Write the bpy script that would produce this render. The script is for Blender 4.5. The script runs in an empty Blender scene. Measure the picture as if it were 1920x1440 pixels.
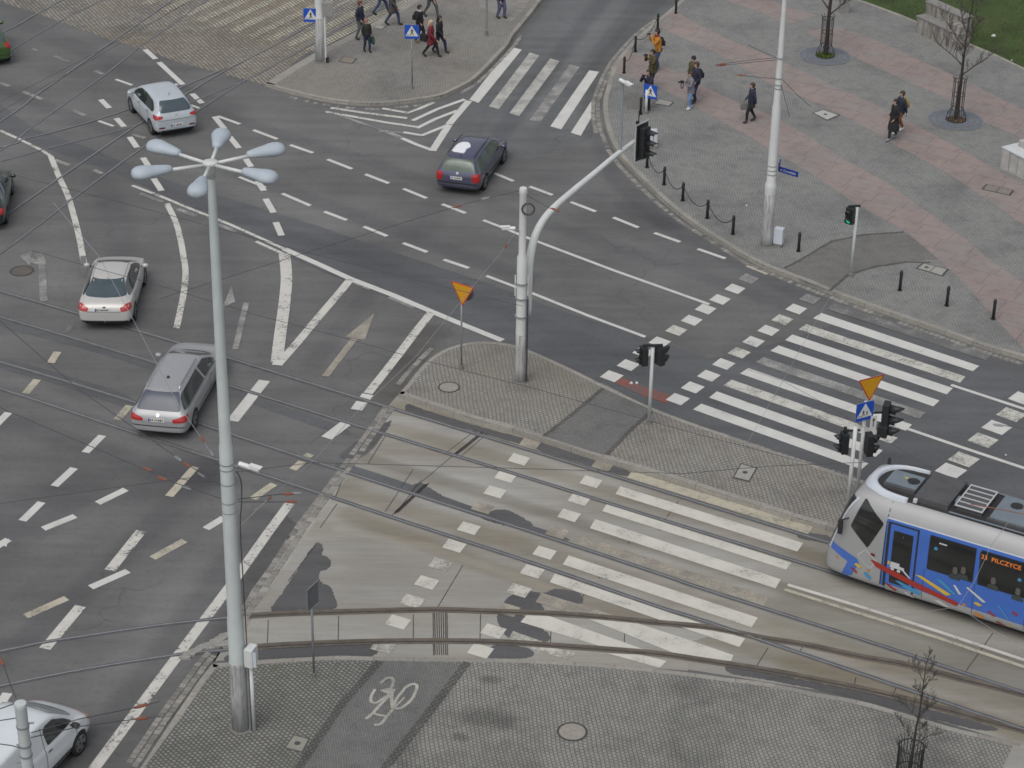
import bpy, bmesh, math, random
from mathutils import Vector, Matrix
from mathutils.bvhtree import BVHTree
from mathutils.geometry import tessellate_polygon
random.seed(7)
R = math.radians
S = bpy.context.scene
C = S.collection

# ------------------------------------------------------------------ camera
CF, CT, CR, CH = 4242.257, 0.49838836, 0.0153257, 34.63978     # focal (px of 1920), pitch, roll, height
_F = Vector((0, math.cos(CT), -math.sin(CT)))
_R0 = Vector((1, 0, 0)); _U0 = Vector((0, math.sin(CT), math.cos(CT)))
_R = _R0 * math.cos(CR) + _U0 * math.sin(CR)
_U = _U0 * math.cos(CR) - _R0 * math.sin(CR)
cam = bpy.data.objects.new('camera', bpy.data.cameras.new('camera'))
C.objects.link(cam)
cam.matrix_world = Matrix(((_R.x, _U.x, -_F.x, 0), (_R.y, _U.y, -_F.y, 0), (_R.z, _U.z, -_F.z, CH), (0, 0, 0, 1)))
cam.data.sensor_width = 36; cam.data.sensor_fit = 'HORIZONTAL'
cam.data.lens = CF / 1920 * 36
cam.data.clip_start = 1; cam.data.clip_end = 4000
S.camera = cam
# ------------------------------------------------------------------ light (overcast)
SUN_EL, SUN_AZ = R(58), R(205)
w = bpy.data.worlds.new('World'); S.world = w; w.use_nodes = True
wn = w.node_tree; wn.nodes.clear()
sky = wn.nodes.new('ShaderNodeTexSky'); sky.sky_type = 'NISHITA'; sky.sun_disc = False
sky.sun_elevation = SUN_EL; sky.sun_rotation = SUN_AZ; sky.dust_density = 4; sky.air_density = 1.2
hs = wn.nodes.new('ShaderNodeHueSaturation'); hs.inputs['Saturation'].default_value = 0.32
bg = wn.nodes.new('ShaderNodeBackground'); bg.inputs['Strength'].default_value = 0.115
wo = wn.nodes.new('ShaderNodeOutputWorld')
wn.links.new(sky.outputs[0], hs.inputs['Color']); wn.links.new(hs.outputs[0], bg.inputs[0]); wn.links.new(bg.outputs[0], wo.inputs[0])
sun = bpy.data.lights.new('sun', 'SUN'); sun.energy = 0.8; sun.angle = R(50); sun.color = (1, .97, .93)
so = bpy.data.objects.new('sun', sun); C.objects.link(so)
so.rotation_euler = Vector((-math.sin(SUN_AZ) * math.cos(SUN_EL), -math.cos(SUN_AZ) * math.cos(SUN_EL), -math.sin(SUN_EL))).to_track_quat('-Z', 'Y').to_euler()
S.view_settings.view_transform = 'Standard'; S.view_settings.look = 'None'
S.cycles.filter_width = 1.6
S.view_settings.exposure = 0.0; S.view_settings.gamma = 1

# ------------------------------------------------------------------ helpers
def G(u, v, z=0.0):
    "the point at height z that the photograph shows at pixel u, v (used to survey the place)"
    d = _F * CF + _R * (u - 960) - _U * (v - 720)
    t = (z - CH) / d.z
    return Vector((d.x * t, d.y * t, z))

def tag(o, label=None, cat=None, group=None, kind=None):
    if label: o['label'] = label
    if cat: o['category'] = cat
    if group: o['group'] = group
    if kind: o['kind'] = kind
    return o

def empty(name, loc, rz=0, label=None, cat=None, group=None):
    o = bpy.data.objects.new(name, None); C.objects.link(o)
    o.location = loc; o.rotation_euler = (0, 0, rz); o.empty_display_size = .2
    return tag(o, label, cat, group)

def link_mesh(name, me, m, parent=None, smooth=False):
    if m is not None:
        for q in (m if isinstance(m, (list, tuple)) else [m]): me.materials.append(q)
    if smooth:
        for p in me.polygons: p.use_smooth = True
    o = bpy.data.objects.new(name, me); C.objects.link(o)
    if parent is not None: o.parent = parent
    return o

def copy_tree(o, parent=None):
    c = o.copy(); C.objects.link(c); c.parent = parent
    for ch in [x for x in bpy.data.objects if x.parent == o]: copy_tree(ch, c)
    return c

class MB:
    def __init__(s): s.v = []; s.f = []; s.mi = []
    def add(s, vs, fs, mi=0):
        b = len(s.v); s.v += [tuple(q) for q in vs]
        for f in fs: s.f.append([i + b for i in f]); s.mi.append(mi)
        return s
    def box(s, c, d, rz=0, mi=0, M=None):
        hx, hy, hz = d[0] / 2, d[1] / 2, d[2] / 2
        vs = [Vector((x, y, z)) for z in (-hz, hz) for x, y in ((-hx, -hy), (hx, -hy), (hx, hy), (-hx, hy))]
        m = M if M is not None else Matrix.Rotation(rz, 3, 'Z')
        vs = [m @ q + Vector(c) for q in vs]
        return s.add(vs, [(3, 2, 1, 0), (4, 5, 6, 7), (0, 1, 5, 4), (1, 2, 6, 5), (2, 3, 7, 6), (3, 0, 4, 7)], mi)
    def tube(s, pts, r, n=8, cap=True, mi=0):
        pts = [Vector(p) for p in pts]; k = len(pts)
        rs = r if isinstance(r, (list, tuple)) else [r] * k
        base = len(s.v); prev = None
        for i, p in enumerate(pts):
            t = (pts[min(i + 1, k - 1)] - pts[max(i - 1, 0)]).normalized()
            if prev is None:
                a = Vector((0, 0, 1)) if abs(t.z) < .9 else Vector((1, 0, 0))
                x = t.cross(a).normalized()
            else:
                x = (prev - t * prev.dot(t)).normalized()
            prev = x; y = t.cross(x)
            for j in range(n):
                an = 2 * math.pi * j / n
                s.v.append(tuple(p + (x * math.cos(an) + y * math.sin(an)) * rs[i]))
        for i in range(k - 1):
            for j in range(n):
                a = base + i * n + j; b = base + i * n + (j + 1) % n
                s.f.append([a, b, b + n, a + n]); s.mi.append(mi)
        if cap:
            s.f.append([base + j for j in range(n)][::-1]); s.mi.append(mi)
            s.f.append([base + (k - 1) * n + j for j in range(n)]); s.mi.append(mi)
        return s
    def lathe(s, prof, c=(0, 0, 0), n=24, mi=0, axis='Z'):
        base = len(s.v); k = len(prof)
        for r, z in prof:
            for j in range(n):
                a = 2 * math.pi * j / n
                s.v.append((c[0] + r * math.cos(a), c[1] + r * math.sin(a), c[2] + z))
        for i in range(k - 1):
            for j in range(n):
                a = base + i * n + j; b = base + i * n + (j + 1) % n
                s.f.append([a, b, b + n, a + n]); s.mi.append(mi)
        s.f.append([base + j for j in range(n)][::-1]); s.mi.append(mi)
        s.f.append([base + (k - 1) * n + j for j in range(n)]); s.mi.append(mi)
        return s
    def prism(s, poly, z0, z1, mi=0, bottom=False):
        "poly: list of (x, y); capped prism"
        p3 = [Vector((q[0], q[1], z1)) for q in poly]; n = len(p3)
        tris = tessellate_polygon([p3])
        area = sum(poly[i][0] * poly[(i + 1) % n][1] - poly[(i + 1) % n][0] * poly[i][1] for i in range(n))
        b = len(s.v); s.v += [tuple(q) for q in p3]
        for t in tris:
            a_, b_, c_ = t
            nn = (p3[b_] - p3[a_]).cross(p3[c_] - p3[a_]).z
            s.f.append([b + a_, b + b_, b + c_] if nn > 0 else [b + c_, b + b_, b + a_]); s.mi.append(mi)
        if z0 is not None:
            s.v += [(q[0], q[1], z0) for q in poly]
            for i in range(n):
                j = (i + 1) % n
                f = [b + i, b + n + i, b + n + j, b + j]
                s.f.append(f if area > 0 else f[::-1]); s.mi.append(mi)
        return s
    def build(s, name, m, parent=None, smooth=False, bevel=0):
        me = bpy.data.meshes.new(name); me.from_pydata(s.v, [], s.f)
        for p, i in zip(me.polygons, s.mi): p.material_index = i
        if bevel:
            bm = bmesh.new(); bm.from_mesh(me)
            bmesh.ops.bevel(bm, geom=[e for e in bm.edges if len(e.link_faces) == 2 and e.calc_face_angle(0) > .5], offset=bevel, segments=2, affect='EDGES', profile=.6)
            bm.to_mesh(me); bm.free()
        me.validate()
        o = link_mesh(name, me, m, parent, smooth)
        if smooth == 'auto':
            try: me.set_sharp_from_angle(angle=R(35))
            except Exception: pass
        return o

def catmull(pts, n=6, closed=False):
    P_ = [Vector(p) for p in pts]; out = []; k = len(P_)
    for i in range(k if closed else k - 1):
        p0 = P_[(i - 1) % k] if closed or i > 0 else P_[0] * 2 - P_[1]
        p1 = P_[i]; p2 = P_[(i + 1) % k]
        p3 = P_[(i + 2) % k] if closed or i + 2 < k else P_[-1] * 2 - P_[-2]
        for j in range(n):
            t = j / n
            out.append(.5 * ((2 * p1) + (p2 - p0) * t + (2 * p0 - 5 * p1 + 4 * p2 - p3) * t * t + (3 * p1 - p0 - 3 * p2 + p3) * t ** 3))
    if not closed: out.append(P_[-1])
    return out

def resample(pts, step):
    out = [pts[0].copy()]; need = step
    for a, b in zip(pts, pts[1:]):
        L = (b - a).length
        pos = 0
        while L - pos >= need:
            pos += need; out.append(a.lerp(b, pos / L)); need = step
        need -= (L - pos)
    out.append(pts[-1].copy())
    return out

def offset_pt(pts, i, d):
    a = pts[max(i - 1, 0)]; b = pts[min(i + 1, len(pts) - 1)]
    t = (b - a); t = Vector((t.x, t.y, 0)).normalized()
    return pts[i] + Vector((-t.y, t.x, 0)) * d

def ribbon(mb, pts, w0, w1, z, mi=0):
    "flat strip between lateral offsets w0 and w1 along ground path"
    for i in range(len(pts) - 1):
        a, b = offset_pt(pts, i, w0), offset_pt(pts, i, w1)
        c, d = offset_pt(pts, i + 1, w1), offset_pt(pts, i + 1, w0)
        vs = [(q.x, q.y, z) for q in (a, b, c, d)]
        mb.add(vs, [(0, 3, 2, 1)] if w1 > w0 else [(0, 1, 2, 3)], mi)

def gp(lst, z=0): return [G(u, v, z) for u, v in lst]

# ------------------------------------------------------------------ materials
class NT:
    def __init__(s, name):
        s.m = bpy.data.materials.new(name); s.m.use_nodes = True
        s.t = s.m.node_tree; s.b = s.t.nodes['Principled BSDF']
    def n(s, typ, **k):
        q = s.t.nodes.new(typ)
        for a, b in k.items():
            if a in q.inputs: q.inputs[a].default_value = b
            else: setattr(q, a, b)
        return q
    def l(s, a, b): s.t.links.new(a, b)
    def pos(s, rot=0, scale=(1, 1, 1), warp=0, wscale=1):
        g = s.n('ShaderNodeNewGeometry'); src = g.outputs['Position']
        if warp:
            nz = s.n('ShaderNodeTexNoise'); nz.inputs['Scale'].default_value = wscale; nz.inputs['Detail'].default_value = 1
            s.l(src, nz.inputs['Vector'])
            vm = s.n('ShaderNodeVectorMath', operation='MULTIPLY_ADD')
            s.l(nz.outputs['Color'], vm.inputs[0]); vm.inputs[1].default_value = (warp, warp, 0); s.l(src, vm.inputs[2])
            src = vm.outputs[0]
        mp = s.n('ShaderNodeMapping'); mp.inputs['Rotation'].default_value = (0, 0, rot); mp.inputs['Scale'].default_value = scale
        s.l(src, mp.inputs['Vector'])
        return mp.outputs[0]
    def noise(s, vec, scale, detail=3, rough=.55):
        q = s.n('ShaderNodeTexNoise'); q.inputs['Scale'].default_value = scale; q.inputs['Detail'].default_value = detail
        q.inputs['Roughness'].default_value = rough; s.l(vec, q.inputs['Vector']); return q.outputs['Fac']
    def ramp(s, fac, stops):
        q = s.n('ShaderNodeValToRGB'); e = q.color_ramp.elements
        while len(e) < len(stops): e.new(.5)
        for a, (p, c) in zip(e, stops): a.position = p; a.color = (*c, 1) if len(c) == 3 else c
        s.l(fac, q.inputs['Fac']); return q.outputs['Color']
    def mix(s, fac, a, b, mode='MIX'):
        q = s.n('ShaderNodeMix'); q.data_type = 'RGBA'; q.blend_type = mode
        for i, x in ((0, fac), (6, a), (7, b)):
            if hasattr(x, 'links') or hasattr(x, 'is_linked'): s.l(x, q.inputs[i])
            else: q.inputs[i].default_value = x if i == 0 else (*x, 1)
        return q.outputs[2]
    def bump(s, h, strength=.4, dist=.01):
        q = s.n('ShaderNodeBump'); q.inputs['Strength'].default_value = strength; q.inputs['Distance'].default_value = dist
        s.l(h, q.inputs['Height']); s.l(q.outputs[0], s.b.inputs['Normal'])
    def col(s, c): 
        if hasattr(c, 'links') or hasattr(c, 'is_linked'): s.l(c, s.b.inputs['Base Color'])
        else: s.b.inputs['Base Color'].default_value = (*c, 1)
    def rough(s, r): s.b.inputs['Roughness'].default_value = r

def band(t, c, pts, w, mult, amt=1.0, soft=.6, nz=.35):
    "a soft worn or stained strip on the ground along pts (world x, y), multiplying the colour by mult"
    g = t.n('ShaderNodeNewGeometry').outputs['Position']; sx = t.n('ShaderNodeSeparateXYZ'); 
    wv = t.n('ShaderNodeTexNoise'); wv.inputs['Scale'].default_value = .8; wv.inputs['Detail'].default_value = 3; t.l(g, wv.inputs['Vector'])
    va = t.n('ShaderNodeVectorMath', operation='MULTIPLY_ADD'); t.l(wv.outputs['Color'], va.inputs[0]); va.inputs[1].default_value = (w * nz, w * nz, 0); t.l(g, va.inputs[2])
    t.l(va.outputs[0], sx.inputs[0]); X, Y = sx.outputs[0], sx.outputs[1]
    def M(op, a, b=None, c_=None):
        q = t.n('ShaderNodeMath', operation=op)
        for i, v in enumerate((a, b, c_)):
            if v is None: continue
            if hasattr(v, 'is_linked'): t.l(v, q.inputs[i])
            else: q.inputs[i].default_value = v
        return q.outputs[0]
    dist = None
    for (ax, ay), (bx, by) in zip(pts, pts[1:]):
        L = math.hypot(bx - ax, by - ay); ux, uy = (bx - ax) / L, (by - ay) / L
        px, py = M('SUBTRACT', X, ax), M('SUBTRACT', Y, ay)
        al = M('ADD', M('MULTIPLY', px, ux), M('MULTIPLY', py, uy)); cl = M('MINIMUM', M('MAXIMUM', al, 0.0), L)
        dx = M('SUBTRACT', px, M('MULTIPLY', cl, ux)); dy = M('SUBTRACT', py, M('MULTIPLY', cl, uy))
        d = M('SQRT', M('ADD', M('MULTIPLY', dx, dx), M('MULTIPLY', dy, dy)))
        dist = d if dist is None else M('MINIMUM', dist, d)
    mr = t.n('ShaderNodeMapRange'); mr.interpolation_type = 'SMOOTHSTEP'
    t.l(dist, mr.inputs['Value']); mr.inputs['From Min'].default_value = w / 2 * (1 - soft); mr.inputs['From Max'].default_value = w / 2 * (1 + soft); mr.inputs['To Min'].default_value = amt; mr.inputs['To Max'].default_value = 0
    return t.mix(mr.outputs[0], c, t.mix(1, c, mult, 'MULTIPLY'))
def gxy(l): return [tuple(G(u, v)[:2]) for u, v in l]

MATS = {}
def mat(name, c, rough=.6, metal=0, var=.12, vs=6, coat=0, emis=None, es=1):
    if name in MATS: return MATS[name]
    t = NT(name); t.rough(rough); t.b.inputs['Metallic'].default_value = metal
    if var:
        tc = t.n('ShaderNodeTexCoord').outputs['Object']
        n = t.noise(tc, vs, 4)
        t.col(t.ramp(n, [(.3, tuple(x * (1 - var) for x in c)), (.7, tuple(min(1, x * (1 + var)) for x in c))]))
    else: t.col(c)
    if coat: t.b.inputs['Coat Weight'].default_value = coat; t.b.inputs['Coat Roughness'].default_value = .06
    if emis: t.b.inputs['Emission Color'].default_value = (*emis, 1); t.b.inputs['Emission Strength'].default_value = es
    MATS[name] = t.m
    return t.m

LANE = R(-30.2)     # direction of the tram tracks
def asphalt(name, base, streak_rot, tint=(1, 1, 1), patch=.22, crack=True, bands=()):
    t = NT(name); t.rough(.85)
    p = t.pos(); 
    big = t.noise(p, .16, 5, .6)
    mid = t.noise(t.pos(streak_rot, (.18, 1.6, 1)), .9, 5, .65)
    fine = t.noise(p, 38, 3, .75)
    spots = t.noise(p, 5.5, 4, .7)
    b = [base * x for x in tint]
    c = t.ramp(big, [(.32, tuple(x * (1 - patch) for x in b)), (.68, tuple(x * (1 + patch) for x in b))])
    c = t.mix(1, c, t.ramp(mid, [(.3, (.84, .84, .845)), (.5, (1, 1, 1)), (.72, (1.13, 1.13, 1.12))]), 'MULTIPLY')
    c = t.mix(1, c, t.ramp(fine, [(.25, (.78, .78, .78)), (.75, (1.2, 1.2, 1.2))]), 'MULTIPLY')
    c = t.mix(1, c, t.ramp(spots, [(.3, (.82, .82, .82)), (.45, (1, 1, 1)), (.8, (1.05, 1.05, 1.05))]), 'MULTIPLY')
    if crack:
        v = t.n('ShaderNodeTexVoronoi'); v.feature = 'DISTANCE_TO_EDGE'; v.inputs['Scale'].default_value = .17
        t.l(t.pos(.5, (1, 1, 1), 1.6, .9), v.inputs['Vector'])
        c = t.mix(1, c, t.ramp(v.outputs['Distance'], [(0, (.45, .45, .45)), (.004, (.6, .6, .6)), (.008, (1, 1, 1))]), 'MULTIPLY') if False else t.mix(t.ramp(t.noise(p, .11, 2), [(.52, (0, 0, 0)), (.6, (.55, .55, .55))]), c, t.mix(1, c, t.ramp(v.outputs['Distance'], [(0, (.6, .6, .6)), (.007, (1, 1, 1))]), 'MULTIPLY'))
    for b_ in bands: c = band(t, c, gxy(b_[0]), *b_[1:])
    t.col(c); t.bump(fine, .35, .004)
    return t.m

def concrete(name, base, rot, stain=(.68, .63, .55), bands=()):
    t = NT(name); t.rough(.8)
    p = t.pos()
    big = t.noise(p, .22, 5, .6)
    st = t.noise(t.pos(rot, (.22, 1.2, 1)), .7, 4, .6)
    cr = t.noise(t.pos(rot + 1.57, (.25, 3, 1)), 2.2, 4, .6)
    fine = t.noise(p, 30, 3, .7)
    c = t.ramp(big, [(.3, tuple(x * .84 for x in base)), (.7, tuple(x * 1.12 for x in base))])
    c = t.mix(t.ramp(st, [(.40, (0, 0, 0)), (.7, (.65, .65, .65))]), c, tuple(base[i] * stain[i] for i in range(3)))
    c = t.mix(1, c, t.ramp(cr, [(.3, (.93, .93, .93)), (.7, (1.06, 1.06, 1.06))]), 'MULTIPLY')
    c = t.mix(1, c, t.ramp(fine, [(.25, (.88, .88, .88)), (.75, (1.1, 1.1, 1.1))]), 'MULTIPLY')
    for b_ in bands: c = band(t, c, gxy(b_[0]), *b_[1:])
    t.col(c); t.bump(fine, .25, .003)
    return t.m

def setts(name, rot, bw, rh, mortar, c1, c2, cm, warp=.06, wscale=1.2, stains=.3, moss=None, tint=None, off=.5, bands=()):
    t = NT(name); t.rough(.85)
    b = t.n('ShaderNodeTexBrick'); b.offset = off; b.squash = 1
    t.l(t.pos(rot, (1, 1, 1), warp, wscale), b.inputs['Vector'])
    b.inputs['Scale'].default_value = 1; b.inputs['Brick Width'].default_value = bw; b.inputs['Row Height'].default_value = rh
    b.inputs['Mortar Size'].default_value = mortar; b.inputs['Mortar Smooth'].default_value = .25
    b.inputs['Color1'].default_value = (*c1, 1); b.inputs['Color2'].default_value = (*c2, 1); b.inputs['Mortar'].default_value = (*cm, 1)
    p = t.pos()
    c = b.outputs['Color']
    big = t.noise(p, .33, 5, .62)
    c = t.mix(1, c, t.ramp(big, [(.32, (1 - stains,) * 3), (.5, (1, 1, 1)), (.7, (1.08, 1.08, 1.07))]), 'MULTIPLY')
    md = t.noise(p, 2.2, 4, .7)
    c = t.mix(1, c, t.ramp(md, [(.28, (.8, .8, .8)), (.5, (1, 1, 1)), (.75, (1.08, 1.08, 1.08))]), 'MULTIPLY')
    if moss:
        mn = t.noise(p, 1.1, 5, .75)
        c = t.mix(t.ramp(mn, [(.56, (0, 0, 0)), (.74, (.7, .7, .7))]), c, moss)
    if tint:
        tn = t.noise(p, .12, 3, .5)
        c = t.mix(t.ramp(tn, [(.42, (0, 0, 0)), (.66, (.38, .38, .38))]), c, tint)
    for b_ in bands: c = band(t, c, gxy(b_[0]), *b_[1:])
    t.col(c); t.bump(b.outputs['Fac'], -.5, .01)
    return t.m

def paint(name, c, lo=.62, wd=.05, wscale=14, under=(.125, .125, .125)):
    "road paint; below lo (of a noise) the surface underneath shows: small wd = sharp chips, large wd = rubbed thin"
    t = NT(name); t.rough(.7)
    p = t.pos()
    n = t.noise(p, wscale, 5, .75); n2 = t.noise(p, 1.3, 4, .65)
    col = t.ramp(n2, [(.3, tuple(x * .84 for x in c)), (.7, c)])
    s = t.n('ShaderNodeMath', operation='ADD'); t.l(n, s.inputs[0])
    h = t.n('ShaderNodeMath', operation='MULTIPLY'); t.l(n2, h.inputs[0]); h.inputs[1].default_value = .8; t.l(h.outputs[0], s.inputs[1])
    h2 = t.n('ShaderNodeMath', operation='MULTIPLY'); t.l(s.outputs[0], h2.inputs[0]); h2.inputs[1].default_value = .5556
    m = t.ramp(h2.outputs[0], [(max(0, lo - wd), (1, 1, 1)), (min(1, lo + wd), (0, 0, 0))])
    t.col(t.mix(m, col, under))
    return t.m

def rand_stone(name, c, var=.3):
    t = NT(name); t.rough(.85)
    g = t.n('ShaderNodeNewGeometry')
    n = t.noise(t.pos(), 9, 4, .7)
    c1 = t.ramp(g.outputs['Random Per Island'], [(0, tuple(x * (1 - var) for x in c)), (1, tuple(x * (1 + var) for x in c))])
    t.col(t.mix(1, c1, t.ramp(n, [(.3, (.8, .8, .8)), (.7, (1.12, 1.12, 1.12))]), 'MULTIPLY'))
    t.bump(n, .3, .005)
    return t.m

DK, LT = (.78, .785, .80), (1.16, 1.155, 1.14)
m_asph = asphalt('asphalt_worn', .138, R(-20), bands=[([(-100, 130), (300, 270), (620, 380), (1000, 520)], .9, DK, .8), ([(380, 200), (700, 300), (1100, 440), (1500, 575)], .8, DK, .65), ([(300, 290), (620, 410), (900, 520)], 1.0, LT, .7), ([(1050, 330), (1250, 440), (1480, 560)], 1.6, DK, .5),
    ([(1130, 250), (1160, 330), (1260, 420)], .9, DK, .9), ([(860, 330), (800, 430), (700, 470)], 1.3, DK, .7), ([(0, 120), (200, 190), (420, 300)], 2.0, LT, .5), ([(60, 40), (250, 130), (450, 200)], 1.2, DK, .6), ([(80, 320), (110, 400), (125, 520)], 1.2, LT, .6), ([(200, 330), (240, 430), (245, 560)], 1.1, DK, .7), ([(430, 420), (440, 520), (430, 640)], 1.3, DK, .6), ([(740, 600), (640, 720)], 1.4, LT, .6), ([(700, 545), (590, 680)], .7, DK, .6), ([(560, 600), (500, 700)], 1.0, DK, .5), ([(820, 620), (760, 690), (735, 745)], 1.0, (.74, .71, .67), .9), ([(1180, 380), (1340, 460), (1500, 545), (1750, 640), (1920, 690)], .9, DK, .9)])
m_asph_l = asphalt('asphalt_left', .136, R(-72), bands=[([(-40, 1010), (150, 920), (330, 880), (560, 850)], 2.4, (.74, .745, .76), .85), ([(0, 1240), (220, 1060), (400, 880), (520, 760)], .9, DK, .8), ([(60, 1440), (250, 1230), (420, 1000), (540, 840)], .9, LT, .7), ([(150, 1440), (330, 1200), (500, 960)], .8, DK, .6), ([(0, 1110), (160, 980), (300, 850)], .8, LT, .6),
    ([(300, 1440), (390, 1280), (470, 1120), (560, 960), (640, 850)], .9, (.66, .655, .65), .9), ([(-60, 760), (200, 840), (400, 900)], 1.0, DK, .8), ([(0, 700), (240, 780), (480, 860)], .6, LT, .5)])
m_dark = asphalt('asphalt_dark', .110, LANE, (.97, 1, 1.05), .18, bands=[([(300, 350), (600, 455), (900, 560), (1180, 660)], .8, (.84, .84, .86), .8), ([(1050, 640), (1300, 720), (1600, 830), (1900, 940)], 1.0, DK, .5), ([(1250, 640), (1500, 720), (1800, 820)], .9, LT, .5)])
m_patch = asphalt('asphalt_patch', .10, LANE, (1, 1, 1.02), .12, False)
m_street = asphalt('asphalt_street', .135, R(-62), (.97, 1, 1.03), .2, bands=[([(1180, -60), (1070, 80), (930, 270)], .8, DK, .9), ([(1250, -60), (1140, 80), (1030, 230)], .7, DK, .7), ([(1215, -60), (1105, 80), (985, 250)], .7, LT, .7), ([(1300, -60), (1190, 50), (1125, 130), (1110, 250)], .9, (.72, .72, .71), .9), ([(1080, -80), (1000, 30), (930, 130)], .8, (.78, .77, .74), .8)])
BR, DB = (.80, .76, .68), (.68, .665, .63)
m_conc = concrete('concrete_track', (.335, .324, .298), LANE, bands=[([(640, 910), (900, 990), (1240, 1100), (1600, 1215), (2100, 1380)], .8, BR, .9), ([(640, 840), (860, 905), (1000, 950), (1300, 1045), (1700, 1170), (2100, 1300)], .55, DB, .85), ([(750, 800), (1000, 872), (1240, 945), (1600, 1060)], .6, BR, .8), ([(700, 850), (900, 905), (1100, 965), (1400, 1055)], .7, (1.10, 1.12, 1.14), .9),
    ([(660, 960), (900, 1050), (1200, 1150), (1500, 1235), (2000, 1390)], .7, BR, .9), ([(640, 990), (800, 1020), (960, 1075), (1060, 1110)], .35, (1.16, 1.16, 1.15), .9), ([(1500, 1130), (1750, 1210), (2100, 1330)], 1.4, (.74, .74, .69), .9), ([(1300, 1130), (1500, 1190), (1620, 1230)], .7, LT, .7), ([(1500, 1245), (1750, 1310), (2000, 1390)], .8, (.84, .82, .74), .8),
    ([(760, 757), (900, 790), (1010, 825), (1200, 888), (1560, 1000)], .9, (.78, .74, .66), .9), ([(1540, 1030), (1700, 1080), (2000, 1180)], 1.5, (.80, .78, .74), .9), ([(700, 780), (650, 860), (560, 990), (480, 1120)], .5, (.84, .82, .76), .7)])
m_conc2 = concrete('concrete_track_curve', (.36, .35, .32), R(4), (.75, .7, .62))
m_kerb = rand_stone('kerb_stone', (.30, .285, .255), .12)
m_gutter = rand_stone('gutter_sett', (.25, .24, .22), .28)
CS = ((.285, .282, .262), (.235, .232, .216), (.135, .133, .12))
m_set_bot = setts('setts_front', R(84), .12, .105, .017, *CS, warp=.24, wscale=.45, stains=.3, bands=[([(905, 1342), (950, 1350)], .75, (.62, .62, .62), .9), ([(918, 1277), (932, 1278)], .35, (.62, .62, .62), .9), ([(862, 1383), (872, 1388)], .3, (.66, .66, .66), .9), ([(840, 1290), (790, 1370), (760, 1440)], .35, (.75, .75, .75), .8)])
m_set_botl = setts('setts_front_diagonal', R(48), .12, .11, .02, (.28, .275, .26), (.21, .207, .195), (.09, .092, .075), warp=.10, wscale=1.0, moss=(.10, .105, .055), stains=.2)
m_mosaic = setts('mosaic_bike_path', R(80), .062, .06, .009, (.215, .212, .205), (.165, .163, .158), (.105, .103, .1), warp=.05, wscale=1.5, stains=.18)
m_set_isl = setts('setts_island', R(84), .135, .125, .018, (.305, .295, .272), (.25, .242, .222), (.14, .133, .12), warp=.14, wscale=.7, tint=(.20, .17, .13))
m_set_tl = setts('setts_corner', R(32), .12, .105, .018, (.29, .283, .265), (.24, .234, .22), (.15, .143, .13), warp=.12, wscale=.6, tint=(.27, .225, .165), stains=.2)
m_set_pl = setts('setts_plaza', R(-30), .11, .10, .016, (.285, .285, .275), (.235, .236, .228), (.15, .15, .145), warp=.2, wscale=.45, stains=.25)
m_mos_pl = setts('mosaic_plaza', R(30), .07, .065, .01, (.225, .22, .205), (.18, .176, .165), (.12, .118, .11), warp=.1, wscale=1, stains=.2)
m_cob = setts('old_cobbles', R(62), .21, .17, .03, (.35, .33, .295), (.23, .218, .195), (.10, .094, .084), warp=.16, wscale=.9, tint=(.25, .185, .115), stains=.3)
m_rail = mat('rail_steel', (.36, .37, .39), .4, .5, .1)
m_rail_rust = mat('rail_rusty', (.125, .105, .088), .7, .2, .25)
m_groove = mat('rail_groove', (.035, .034, .034), .9, 0, .2)
m_bed = mat('rail_bitumen', (.125, .123, .12), .9, 0, .25, 2)
m_bedr = mat('rail_rust_stain', (.135, .115, .093), .9, 0, .3, 2)
m_w = paint('paint_white', (.64, .635, .605), .36, .05)
m_wc = paint('paint_white_chipped', (.62, .605, .56), .44, .03, 9)
m_wf = paint('paint_white_faded', (.42, .415, .39), .52, .10, 20, (.15, .15, .148))
m_wff = paint('paint_white_very_faded', (.36, .355, .34), .58, .10, 20, (.13, .13, .13))
m_ww = paint('paint_white_worn', (.54, .53, .495), .47, .12, 18, (.2, .2, .19))
m_wp = paint('paint_white_part', (.58, .57, .52), .45, .06, 12, (.16, .16, .15))
m_cream = paint('paint_cream', (.50, .465, .37), .43, .06, 14, (.2, .19, .16))
m_creamf = paint('paint_cream_faded', (.45, .41, .34), .52, .10, 14, (.23, .21, .18))
m_tw = paint('paint_on_concrete', (.63, .61, .55), .40, .06, 12, (.30, .29, .26))
m_tww = paint('paint_on_concrete_worn', (.58, .56, .50), .50, .06, 9, (.28, .265, .24))
m_redp = paint('paint_red', (.28, .08, .05), .50, .08, 7, (.13, .11, .11))

# ------------------------------------------------------------------ the ground
def sheet(name, pts, z, m, kind='structure', smooth=0, parent=None):
    P_ = gp(pts) if not isinstance(pts[0], Vector) else pts
    if smooth: P_ = catmull(P_, smooth, True)
    o = MB().prism([(q.x, q.y) for q in P_], None, z).build(name, m, parent)
    if parent is None: tag(o, kind=kind)
    return o
g_ = [(-1500, -400), (1500, -400), (1500, 2600), (-1500, 2600)]
tag(MB().prism(g_, None, -.08).build('ground', asphalt('ground_far', .12, 0, (1, 1, 1), .2, False)), kind='structure')
tag(MB().prism([(-75, 22), (75, 22), (75, 170), (-75, 170)], None, 0).build('road', m_asph), kind='structure')
L1 = .004
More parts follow.
